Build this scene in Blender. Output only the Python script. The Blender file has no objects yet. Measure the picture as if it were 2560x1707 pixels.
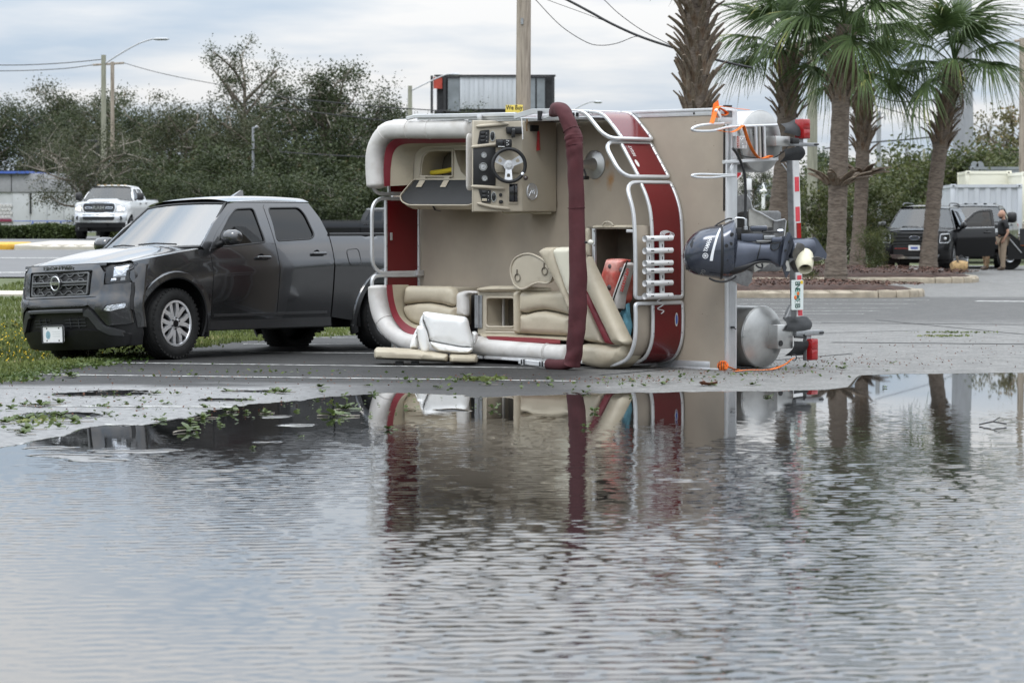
import bpy, bmesh, math, random
import numpy as np
from mathutils import Vector, Matrix
from mathutils.geometry import delaunay_2d_cdt

random.seed(7)
RNG=np.random.default_rng(7)
SC=bpy.context.scene
COL=SC.collection
rad=math.radians
NB=bmesh.new

# ------------------------------------------------------------------ camera, sky, sun, exposure
FOC, CX, CY, HZ, CAMH=7600.0,1280.0,853.5,551.0,1.5      # photograph pixels (2560 x 1707)
PITCH=math.atan((CY - HZ) / FOC)
cam_d=bpy.data.cameras.new('camera')
cam=bpy.data.objects.new('camera', cam_d)
COL.objects.link(cam)
cam.location=(0,0, CAMH)
cam.rotation_euler=(math.pi / 2 - PITCH,0,0)
cam_d.sensor_width=36.0
cam_d.lens=FOC / 2560.0 * 36.0
cam_d.clip_start=0.5
cam_d.clip_end=6000
cam_d.dof.use_dof=True
cam_d.dof.focus_distance=30.5
cam_d.dof.aperture_fstop=5.6
SC.camera=cam

SUN_EL, SUN_AZ=rad(52), rad(200)          # azimuth clockwise from +Y: behind the camera, slightly to its left
w=bpy.data.worlds.new('World')
SC.world=w
w.use_nodes=True
nt=w.node_tree
nt.nodes.clear()
out=nt.nodes.new('ShaderNodeOutputWorld')
bg=nt.nodes.new('ShaderNodeBackground')
bg.inputs['Strength'].default_value=0.1
sky=nt.nodes.new('ShaderNodeTexSky')
sky.sky_type='NISHITA'
sky.sun_disc=False
sky.sun_elevation=SUN_EL
sky.sun_rotation=SUN_AZ
sky.air_density=1.0
sky.dust_density=2.0
tc=nt.nodes.new('ShaderNodeTexCoord')
# clouds lie on a flat layer: direction / (height + a little)
mp=nt.nodes.new('ShaderNodeVectorMath');mp.operation='DIVIDE'
zc0=nt.nodes.new('ShaderNodeMath');zc0.operation='ADD';zc0.inputs[1].default_value=0.11
nz=nt.nodes.new('ShaderNodeTexNoise')
nz.inputs['Scale'].default_value=1.15
nz.inputs['Detail'].default_value=6
nz.inputs['Roughness'].default_value=0.52
cr=nt.nodes.new('ShaderNodeValToRGB')
e=cr.color_ramp.elements
e[0].position, e[0].color=0.38,(5.4,6.45,7.7,1)
e[1].position, e[1].color=0.60,(9.2,9.25,9.3,1)
em=cr.color_ramp.elements.new(0.5)
em.color=(7.3,7.85,8.5,1)
sep=nt.nodes.new('ShaderNodeSeparateXYZ')
ma=nt.nodes.new('ShaderNodeMath');ma.operation='MULTIPLY_ADD'
ma.inputs[1].default_value=2.9;ma.inputs[2].default_value=0.88;ma.use_clamp=False
mx0=nt.nodes.new('ShaderNodeMath');mx0.operation='MAXIMUM';mx0.inputs[1].default_value=0
mul=nt.nodes.new('ShaderNodeVectorMath');mul.operation='SCALE'
mix=nt.nodes.new('ShaderNodeMixRGB')
mix.inputs['Fac'].default_value=0.96
L=nt.links.new
L(tc.outputs['Generated'], mp.inputs[0]);off=nt.nodes.new('ShaderNodeVectorMath');off.operation='ADD';off.inputs[1].default_value=(5.2,2.9,0);L(mp.outputs['Vector'], off.inputs[0]);L(off.outputs[0], nz.inputs['Vector'])
L(nz.outputs['Fac'], cr.inputs['Fac'])
L(tc.outputs['Generated'], sep.inputs[0]);L(sep.outputs['Z'], mx0.inputs[0]);L(mx0.outputs[0], zc0.inputs[0]);L(zc0.outputs[0], mp.inputs[1]);L(mx0.outputs[0], ma.inputs[0])
L(cr.outputs['Color'], mul.inputs[0]);L(ma.outputs[0], mul.inputs['Scale'])
L(sky.outputs['Color'], mix.inputs['Color1']);L(mul.outputs['Vector'], mix.inputs['Color2'])
L(mix.outputs['Color'], bg.inputs['Color']);L(bg.outputs['Background'], out.inputs['Surface'])

sun_d=bpy.data.lights.new('sun', 'SUN')
sun_d.energy=0.9
sun_d.angle=rad(18)
sun_d.color=(1.0,0.94,0.86)
sun=bpy.data.objects.new('sun', sun_d)
COL.objects.link(sun)
_sd=Vector((math.sin(SUN_AZ) * math.cos(SUN_EL), math.cos(SUN_AZ) * math.cos(SUN_EL), math.sin(SUN_EL)))
sun.rotation_euler=_sd.to_track_quat('Z', 'Y').to_euler()

SC.view_settings.view_transform='Standard'
SC.view_settings.look='None'
SC.view_settings.exposure=0.0
SC.view_settings.gamma=1.0
SC.cycles.use_denoising=True
SC.cycles.max_bounces=8
SC.cycles.transparent_max_bounces=16
SC.cycles.caustics_reflective=False
SC.cycles.caustics_refractive=False

# ------------------------------------------------------------------ where a photograph pixel lies in the place
_fw=Vector((0, math.cos(PITCH),-math.sin(PITCH)))
_up=Vector((0, math.sin(PITCH), math.cos(PITCH)))
CAMP=Vector((0,0, CAMH))
def ray(px, py):
    return _fw + Vector((1,0,0)) * ((px - CX) / FOC) + _up * ((CY - py) / FOC)
def at(px, py, y):
    r=ray(px, py);return CAMP + r * (y / r.y)
def gnd(px, py, z=0.0):
    r=ray(px, py);return CAMP + r * ((z - CAMH) / r.z)
def proj(p):
    v=Vector(p) - CAMP;d=v.dot(_fw)
    return CX + FOC * v.x / d, CY - FOC * v.dot(_up) / d

# ------------------------------------------------------------------ objects
def tag(o, label=None, cat=None, group=None, kind=None):
    if label: o['label']=label
    if cat: o['category']=cat
    if group: o['group']=group
    if kind: o['kind']=kind
    return o
def thing(name, label, cat, loc=(0,0,0), rz=0.0, group=None, M=None):
    o=bpy.data.objects.new(name, None)
    COL.objects.link(o)
    o.empty_display_size=0.2
    if M is not None: o.matrix_world=M
    else:
        o.location=loc;o.rotation_euler=(0,0, rz)
    return tag(o, label, cat, group)
def link(name, me, parent=None, M=None):
    o=bpy.data.objects.new(name, me)
    COL.objects.link(o)
    if parent is not None: o.parent=parent
    if M is not None: o.matrix_local=M
    return o
def bm2me(name, bm, mats, smooth=38, recalc=True):
    if recalc: bmesh.ops.recalc_face_normals(bm, faces=bm.faces)
    me=bpy.data.meshes.new(name)
    bm.to_mesh(me);bm.free()
    for m in (mats if isinstance(mats,(list, tuple)) else [mats]): me.materials.append(m)
    if smooth:
        me.polygons.foreach_set('use_smooth',[True] * len(me.polygons))
        if smooth < 179: me.set_sharp_from_angle(angle=rad(smooth))
    return me
def put(name, bm, mats, parent=None, smooth=38, M=None, recalc=True):
    return link(name, bm2me(name, bm, mats, smooth, recalc), parent, M)
def np_mesh(name, V, Fc, mats, smooth=False, mi=None):
    """V (n,3) and faces (m,3|4) as numpy arrays."""
    me=bpy.data.meshes.new(name)
    k=Fc.shape[1];m=len(Fc)
    me.vertices.add(len(V));me.vertices.foreach_set('co', np.asarray(V, np.float32).ravel())
    me.loops.add(m * k);me.loops.foreach_set('vertex_index', np.asarray(Fc, np.int32).ravel())
    me.polygons.add(m);me.polygons.foreach_set('loop_start', np.arange(0, m * k, k, dtype=np.int32))
    for t in (mats if isinstance(mats,(list, tuple)) else [mats]): me.materials.append(t)
    if mi is not None: me.polygons.foreach_set('material_index', np.asarray(mi, np.int32))
    me.update(calc_edges=True)
    if smooth: me.polygons.foreach_set('use_smooth',[True] * m)
    return me
def copy_tree(o, parent=None):
    c=o.copy();COL.objects.link(c)
    if parent is not None: c.parent=parent
    for ch in o.children: copy_tree(ch, c)
    return c

# ------------------------------------------------------------------ mesh builders
def box(bm, c, s, R=None, bev=0.0, seg=2, mi=0):
    M=Matrix.Translation(Vector(c))
    if R is not None: M=M @ R.to_4x4()
    M=M @ Matrix.Diagonal((s[0], s[1], s[2],1))
    r=bmesh.ops.create_cube(bm, size=1.0, matrix=M)
    fs=set()
    for v in r['verts']:
        for f in v.link_faces: fs.add(f)
    for f in fs: f.material_index=mi
    if bev > 0:
        ed={e for f in fs for e in f.edges}
        bmesh.ops.bevel(bm, geom=list(ed), offset=bev, segments=seg, affect='EDGES', profile=0.5, clamp_overlap=True)
def crom(pts, n=6, closed=False):
    P=[Vector(p) for p in pts]
    m=len(P);o=[]
    rng=range(m if closed else m - 1)
    for i in rng:
        g=(lambda k: P[k % m]) if closed else (lambda k: P[max(0, min(m - 1, k))])
        a, b, c, d=g(i - 1), g(i), g(i + 1), g(i + 2)
        for k in range(n):
            t=k / n
            o.append(0.5 * ((2 * b) + (c - a) * t + (2 * a - 5 * b + 4 * c - d) * t * t + (3 * b - a - 3 * c + d) * t ** 3))
    if not closed: o.append(P[-1])
    return o
def circ(r, n=8, ry=None, p=2.0):
    ry=ry or r
    o=[]
    for i in range(n):
        a=2 * math.pi * i / n
        c, s=math.cos(a), math.sin(a)
        o.append((r * math.copysign(abs(c) ** (2 / p), c), ry * math.copysign(abs(s) ** (2 / p), s)))
    return o
def sqp(w_, h_, b=0.18):
    w2, h2=w_ / 2, h_ / 2;k=min(w2, h2) * 2 * b
    return [(w2,-h2 + k),(w2, h2 - k),(w2 - k, h2),(-w2 + k, h2),(-w2, h2 - k),(-w2,-h2 + k),(-w2 + k,-h2),(w2 - k,-h2)]
def sweep(bm, pts, prof, up=(0,0,1), closed=False, cap=True, scales=None, mi=0):
    """prof (x along 'side', y along 'up')."""
    P=[Vector(p) for p in pts]
    n=len(P);rings=[];u=Vector(up)
    for i, p in enumerate(P):
        if closed: t=P[(i + 1) % n] - P[i - 1]
        else: t=P[min(i + 1, n - 1)] - P[max(i - 1,0)]
        if t.length < 1e-9: t=Vector((0,0,1))
        t.normalize()
        u=u - t * u.dot(t)
        if u.length < 1e-4: u=t.orthogonal()
        u.normalize()
        s=t.cross(u)
        k=scales[i] if scales else 1.0
        kx, ky=k if isinstance(k, tuple) else (k, k)
        rings.append([bm.verts.new(p + s * (a * kx) + u * (b * ky)) for a, b in prof])
    m=len(prof)
    for i in range(n if closed else n - 1):
        A, B=rings[i], rings[(i + 1) % n]
        for j in range(m):
            f=bm.faces.new((A[j], A[(j + 1) % m], B[(j + 1) % m], B[j]));f.material_index=mi
    if cap and not closed:
        f=bm.faces.new(rings[0][::-1]);f.material_index=mi
        f=bm.faces.new(rings[-1]);f.material_index=mi
    return rings
def tube(bm, pts, r, n=8, mi=0, **k):
    return sweep(bm, pts, circ(r, n), mi=mi, **k)
def sausage(bm, pts, rx, ry, up=(0,0,1), n=18, p=2.4, cap_len=0.06, mi=0):
    P=[Vector(q) for q in pts]
    a=(P[0] - P[1]).normalized();b=(P[-1] - P[-2]).normalized()
    ks=[(1.0,0.35),(0.72,0.78),(0.3,0.96)]
    head=[P[0] + a * cap_len * k for k, _ in ks];tail=[P[-1] + b * cap_len * k for k, _ in reversed(ks)]
    sc=[s for _, s in ks] + [1.0] * len(P) + [s for _, s in reversed(ks)]
    sweep(bm, head + P + tail, circ(rx, n, ry, p), up=up, scales=sc, mi=mi)
def lathe(bm, prof, O=(0,0,0), axis=(0,0,1), n=24, mi=0, cap=True):
    """prof [(r, h)] about axis through O."""
    ax=Vector(axis).normalized();u=ax.orthogonal().normalized();v=ax.cross(u);O=Vector(O)
    rings=[]
    for r, h in prof:
        rings.append([bm.verts.new(O + ax * h + (u * math.cos(2 * math.pi * i / n) + v * math.sin(2 * math.pi * i / n)) * max(r,1e-4)) for i in range(n)])
    for A, B in zip(rings, rings[1:]):
        for j in range(n):
            f=bm.faces.new((A[j], A[(j + 1) % n], B[(j + 1) % n], B[j]));f.material_index=mi
    if cap:
        f=bm.faces.new(rings[0][::-1]);f.material_index=mi
        f=bm.faces.new(rings[-1]);f.material_index=mi
def loft(bm, rings, cap=True, mi=0):
    R=[[bm.verts.new(Vector(p)) for p in r] for r in rings];m=len(R[0])
    for A, B in zip(R, R[1:]):
        for j in range(m):
            f=bm.faces.new((A[j], A[(j + 1) % m], B[(j + 1) % m], B[j]));f.material_index=mi
    if cap:
        f=bm.faces.new(R[0][::-1]);f.material_index=mi
        f=bm.faces.new(R[-1]);f.material_index=mi
def inside(P, poly):
    P=np.asarray(P, float);q=np.asarray(poly, float)
    x, y=P[:,0], P[:,1];r=np.zeros(len(P), bool)
    x0, y0=q[-1]
    for x1, y1 in q:
        c=((y1 > y) != (y0 > y))
        with np.errstate(divide='ignore', invalid='ignore'):
            r ^= c & (x < (x0 - x1) * (y - y1) / (y0 - y1 + 1e-18) + x1)
        x0, y0=x1, y1
    return r
def bdist(P, loops):
    P=np.asarray(P, float);d=np.full(len(P),1e9)
    for q in loops:
        q=np.asarray(q, float)
        for a, b in zip(q, np.roll(q,-1,0)):
            ab=b - a;L2=(ab ** 2).sum() + 1e-18
            t=np.clip(((P - a) @ ab) / L2,0,1)
            d=np.minimum(d, np.hypot(*(P - a - t[:, None] * ab).T))
    return d
def resamp(poly, step):
    o=[]
    n=len(poly)
    for i in range(n):
        a, b=poly[i], poly[(i + 1) % n]
        k=max(1, int(math.hypot(b[0] - a[0], b[1] - a[1]) / step + 0.5))
        for j in range(k): o.append((a[0] + (b[0] - a[0]) * j / k, a[1] + (b[1] - a[1]) * j / k))
    return o
def roundpoly(pts, r, n=5):
    o=[];m=len(pts)
    for i in range(m):
        p=Vector(pts[i]);a=Vector(pts[i - 1]) - p;b=Vector(pts[(i + 1) % m]) - p
        la, lb=a.length, b.length
        rr=r[i] if isinstance(r,(list, tuple)) else r
        k=min(rr, la * 0.48, lb * 0.48)
        if k < 1e-4: o.append(tuple(p));continue
        s, t=p + a / la * k, p + b / lb * k
        for j in range(n + 1):
            u=j / n
            o.append(tuple(s * (1 - u) ** 2 + p * 2 * u * (1 - u) + t * u * u))
    return o
def rrect(x0, y0, x1, y1, r, n=4):
    return roundpoly([(x0, y0),(x1, y0),(x1, y1),(x0, y1)], r, n)
def tri2d(outline, holes, step, extra=()):
    loops=[resamp(outline, step)] + [resamp(h, step) for h in holes]
    V=[];E=[]
    for lp in loops:
        s=len(V);V+=lp;E+=[(s + i, s + (i + 1) % len(lp)) for i in range(len(lp))]
    q=np.array(loops[0]);x0, y0=q.min(0);x1, y1=q.max(0)
    gx, gy=np.meshgrid(np.arange(x0 + step / 2, x1, step), np.arange(y0 + step / 2, y1, step))
    G=np.c_[gx.ravel(), gy.ravel()]
    if len(extra): G=np.r_[G, np.asarray(extra, float)]
    if len(G):
        ok=inside(G, loops[0])
        for h in loops[1:]: ok &= ~inside(G, h)
        G=G[ok]
        if len(G): G=G[bdist(G, loops) > step * 0.22]
        V=V + [tuple(g) for g in G]
    r=delaunay_2d_cdt([Vector(v) for v in V], E,[],0,1e-6)
    vo=[tuple(v) for v in r[0]]
    if not r[2]: return vo,[], loops
    T=np.array([f for f in r[2] if len(f) == 3]);c=np.array(vo)[T].mean(1)
    ok=inside(c, loops[0])
    for h in loops[1:]: ok &= ~inside(c, h)
    return vo, T[ok].tolist(), loops
def panel(bm, outline, fmap, step=0.1, thick=0.0, holes=(), mi=0):
    """A sheet over a 2D outline mapped to space by fmap(a, b, depth), its edges turned in by 'thick'."""
    vo, T, loops=tri2d(outline, list(holes), step)
    vs=[bm.verts.new(fmap(a, b,0.0)) for a, b in vo]
    cnt={}
    for t in T:
        try: f=bm.faces.new([vs[i] for i in t]);f.material_index=mi
        except ValueError: continue
        for i in range(3):
            k=(t[i], t[(i + 1) % 3]);kk=(min(k), max(k))
            cnt[kk]=None if kk in cnt else k
    if thick:
        back={}
        for kk, k in cnt.items():
            if k is None: continue
            for i in k:
                if i not in back: back[i]=bm.verts.new(fmap(vo[i][0], vo[i][1], thick))
            f=bm.faces.new((vs[k[1]], vs[k[0]], back[k[0]], back[k[1]]));f.material_index=mi
    return bm
def puff(bm, outline, fmap, h, r, step=0.06, base=0.0, mi=0, wob=0.0):
    """A cushion: rises from 'base' to h with rounded edges of radius r. fmap(a, b, height)."""
    ol=resamp(outline, step)
    q=np.array(ol);d=np.roll(q,-1,0) - np.roll(q,1,0)
    nrm=np.c_[-d[:,1], d[:,0]] / (np.hypot(*d.T)[:, None] + 1e-9)
    ar=0.5 * np.sum(q[:,0] * np.roll(q[:,1],-1) - np.roll(q[:,0],-1) * q[:,1])
    if ar < 0: nrm=-nrm
    ex=np.concatenate([q + nrm * r * k for k in (0.12,0.38,0.8)])
    loops=[ol]
    V=list(ol);E=[(i,(i + 1) % len(ol)) for i in range(len(ol))]
    x0, y0=q.min(0);x1, y1=q.max(0)
    gx, gy=np.meshgrid(np.arange(x0 + step / 2, x1, step), np.arange(y0 + step / 2, y1, step))
    G=np.c_[gx.ravel(), gy.ravel()]
    G=G[inside(G, ol)] if len(G) else G
    if len(G): G=G[bdist(G, loops) > r * 0.95]
    ex=ex[inside(ex, ol)]
    de=bdist(ex, loops);ex=ex[de > r * 0.1]
    V=V + [tuple(g) for g in ex] + [tuple(g) for g in G]
    rr=delaunay_2d_cdt([Vector(v) for v in V], E,[],0,1e-5)
    vo=np.array([tuple(v) for v in rr[0]])
    T=np.array([f for f in rr[2] if len(f) == 3]);T=T[inside(vo[T].mean(1), ol)]
    D=bdist(vo, loops);k=np.clip(D / r,0,1)
    H=base + (h - base) * np.sqrt(np.clip(1 - (1 - k) ** 2,0,1))
    if wob: H=H + wob * np.sin(vo[:,0] * 17 + 1.3) * np.sin(vo[:,1] * 13) * k
    vs=[bm.verts.new(fmap(a, b, z)) for (a, b), z in zip(vo, H)]
    cnt={}
    for t in T:
        t=[int(i) for i in t]
        try: f=bm.faces.new([vs[i] for i in t]);f.material_index=mi
        except ValueError: continue
        for i in range(3):
            kk=(min(t[i], t[(i + 1) % 3]), max(t[i], t[(i + 1) % 3]));cnt[kk]=None if kk in cnt else (t[i], t[(i + 1) % 3])
    back={}
    for k2 in cnt.values():
        if k2 is None: continue
        for i in k2:
            if i not in back: back[i]=bm.verts.new(fmap(vo[i][0], vo[i][1],0.0 if base else -0.01))
        f=bm.faces.new((vs[k2[1]], vs[k2[0]], back[k2[0]], back[k2[1]]));f.material_index=mi
def bolster(bm, outline, O, e1, e2, e3, h, r, base, **k):
    O, e1, e2, e3=map(Vector,(O, e1, e2, e3))
    puff(bm, outline, lambda a, b, z: O + e1 * a + e2 * b + e3 * z, h, r, base=base, **k)
_txt={}
def text_me(s, size=1.0, ext=0.01, mats=None, bold=0.0, align='CENTER', sx=1.0):
    cu=bpy.data.curves.new('lettering', 'FONT')
    cu.body=s;cu.size=size;cu.extrude=ext;cu.offset=bold;cu.align_x=align;cu.align_y='CENTER'
    cu.resolution_u=3
    o=bpy.data.objects.new('lettering', cu);COL.objects.link(o)
    dg=bpy.context.evaluated_depsgraph_get()
    me=bpy.data.meshes.new_from_object(o.evaluated_get(dg))
    bpy.data.objects.remove(o);bpy.data.curves.remove(cu)
    if sx != 1.0: me.transform(Matrix.Diagonal((sx,1,1,1)))
    me.materials.clear()
    if mats: me.materials.append(mats)
    me.name='lettering'
    return me
def fr(O, x, y):
    """Matrix with origin O, local x along x, y near y, z=x cross y."""
    x=Vector(x).normalized();y=Vector(y);z=x.cross(y).normalized();y=z.cross(x)
    return Matrix(((x.x, y.x, z.x, O[0]),(x.y, y.y, z.y, O[1]),(x.z, y.z, z.z, O[2]),(0,0,0,1)))

# ------------------------------------------------------------------ materials
MATS={}
def mat(name, col, rough=0.5, metal=0.0, var=0.1, scale=6.0, bump=0.0, bscale=40.0, spec=0.5, coat=0.0, ior=1.5, emit=None, col2=None, c2=(0.45,0.62), c2scale=3.0, aniso=None, rvar=0.0, trans=0.0, sub=0.0):
    m=bpy.data.materials.new(name);m.use_nodes=True
    t=m.node_tree;b=t.nodes['Principled BSDF']
    def N(ty): return t.nodes.new('ShaderNode' + ty)
    lk=t.links.new
    b.inputs['Roughness'].default_value=rough;b.inputs['Metallic'].default_value=metal
    b.inputs['IOR'].default_value=ior;b.inputs['Specular IOR Level'].default_value=spec
    b.inputs['Coat Weight'].default_value=coat;b.inputs['Coat Roughness'].default_value=0.03
    b.inputs['Transmission Weight'].default_value=trans
    tcn=N('TexCoord');src=tcn.outputs['Object']
    if aniso:
        mpn=N('Mapping');mpn.inputs['Scale'].default_value=aniso;lk(src, mpn.inputs['Vector']);src=mpn.outputs['Vector']
    if var > 0:
        n1=N('TexNoise');n1.inputs['Scale'].default_value=scale;n1.inputs['Detail'].default_value=6;n1.inputs['Roughness'].default_value=0.6
        lk(src, n1.inputs['Vector'])
        mr=N('MapRange');mr.inputs['From Min'].default_value=0.3;mr.inputs['From Max'].default_value=0.7
        mr.inputs['To Min'].default_value=1 - var;mr.inputs['To Max'].default_value=1 + var
        lk(n1.outputs['Fac'], mr.inputs['Value'])
        base=N('RGB');base.outputs[0].default_value=(*col,1);bo=base.outputs[0]
        if col2:
            n2=N('TexNoise');n2.inputs['Scale'].default_value=c2scale;n2.inputs['Detail'].default_value=5;lk(src, n2.inputs['Vector'])
            m2=N('MapRange');m2.inputs['From Min'].default_value=c2[0];m2.inputs['From Max'].default_value=c2[1];lk(n2.outputs['Fac'], m2.inputs['Value'])
            mc=N('MixRGB');mc.inputs['Color2'].default_value=(*col2,1);lk(m2.outputs[0], mc.inputs['Fac']);lk(bo, mc.inputs['Color1']);bo=mc.outputs[0]
        vm=N('VectorMath');vm.operation='SCALE';lk(bo, vm.inputs[0]);lk(mr.outputs[0], vm.inputs['Scale'])
        lk(vm.outputs['Vector'], b.inputs['Base Color'])
        if rvar:
            rr=N('MapRange');rr.inputs['To Min'].default_value=max(0, rough - rvar);rr.inputs['To Max'].default_value=min(1, rough + rvar)
            rr.inputs['From Min'].default_value=0.3;rr.inputs['From Max'].default_value=0.7
            lk(n1.outputs['Fac'], rr.inputs['Value']);lk(rr.outputs[0], b.inputs['Roughness'])
    else: b.inputs['Base Color'].default_value=(*col,1)
    if bump:
        n3=N('TexNoise');n3.inputs['Scale'].default_value=bscale;n3.inputs['Detail'].default_value=4;lk(src, n3.inputs['Vector'])
        bp_=N('Bump');bp_.inputs['Strength'].default_value=bump;bp_.inputs['Distance'].default_value=0.01
        lk(n3.outputs['Fac'], bp_.inputs['Height']);lk(bp_.outputs[0], b.inputs['Normal'])
    if emit:
        b.inputs['Emission Color'].default_value=(*emit[0],1);b.inputs['Emission Strength'].default_value=emit[1]
    MATS[name]=m
    return m
def glass(name, tint, alpha, ior=1.55, rough=0.01):
    """Tinted pane: mirror-like coat over a tinted see-through layer."""
    m=bpy.data.materials.new(name);m.use_nodes=True
    t=m.node_tree;t.nodes.clear();N=lambda ty: t.nodes.new('ShaderNode' + ty);lk=t.links.new
    o=N('OutputMaterial');tr=N('BsdfTransparent');tr.inputs[0].default_value=(*tint,1)
    df=N('BsdfDiffuse');df.inputs[0].default_value=(tint[0] * 0.15, tint[1] * 0.15, tint[2] * 0.15,1)
    mx=N('MixShader');mx.inputs[0].default_value=alpha
    gl=N('BsdfGlossy');gl.inputs['Roughness'].default_value=rough;gl.inputs[0].default_value=(1,1,1,1)
    frn=N('Fresnel');frn.inputs['IOR'].default_value=ior
    m2=N('MixShader')
    lk(tr.outputs[0], mx.inputs[1]);lk(df.outputs[0], mx.inputs[2])
    lk(frn.outputs[0], m2.inputs[0]);lk(mx.outputs[0], m2.inputs[1]);lk(gl.outputs[0], m2.inputs[2]);lk(m2.outputs[0], o.inputs['Surface'])
    return m

m_alu=mat('brushed_aluminium',(0.72,0.73,0.75),0.34,0.75, var=0.08, scale=9, spec=0.6)
m_alu_w=mat('white_anodised_aluminium',(0.66,0.67,0.68),0.36,0.45, var=0.06, scale=7)
m_pont=mat('pontoon_aluminium',(0.50,0.50,0.49),0.36,0.85, var=0.16, scale=5, bump=0.05, bscale=22, rvar=0.1)
m_steel=mat('galvanised_steel',(0.33,0.34,0.35),0.5,0.7, var=0.2, scale=14)
m_chrome=mat('chrome',(0.85,0.86,0.88),0.12,1.0, var=0.04)
m_black=mat('black_plastic',(0.012,0.012,0.013),0.45, var=0.25, scale=12)
m_blackgloss=mat('black_gloss',(0.008,0.008,0.009),0.12, var=0.1, coat=0.5)
m_rubber=mat('tyre_rubber',(0.014,0.014,0.014),0.8, var=0.3, scale=20, bump=0.3, bscale=90, spec=0.3)
m_white=mat('white_plastic',(0.78,0.78,0.78),0.4, var=0.04)
m_red=mat('red_lens',(0.32,0.008,0.01),0.15, var=0.15, scale=20, coat=0.6)
m_amber=mat('amber_lens',(0.65,0.16,0.02),0.2, var=0.1, coat=0.5)
m_orange=mat('orange_webbing',(0.85,0.20,0.03),0.75, var=0.12, scale=30)
# ------------------------------------------------------------------ the ground
def sm(t): t=max(0.0, min(1.0, t));return t * t * (3 - 2 * t)
def edge_x(y):
    """left edge of the car park's asphalt"""
    if y < 28.2: return -4.88 - (28.2 - y) * 0.9
    if y < 40: return float(np.interp(y,[28.2,30,32.2,35,37.5,38.8,40],[-4.88,-4.85,-4.5,-4.05,-3.5,-2.55,-2.1]))
    return min(-2.1 + (y - 40) * 0.1,4.0)
_zy=[0,30,36,45,55,60,85,112,200,5000];_zv=[0,0.0,0.03,0.12,0.26,0.33,0.58,0.80,0.85,0.85]
def terr(x, y):
    z=float(np.interp(y, _zy, _zv)) * sm((edge_x(y) - x + 0.3) / 7.0) if y < 110 else float(np.interp(y, _zy, _zv)) * sm((-6.5 - x) / 5)
    d=(x + 5.0) ** 2 / 0.9 + (y - 33.9) ** 2 / 1.6
    return z - 0.12 * math.exp(-d) - 0.012

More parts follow.
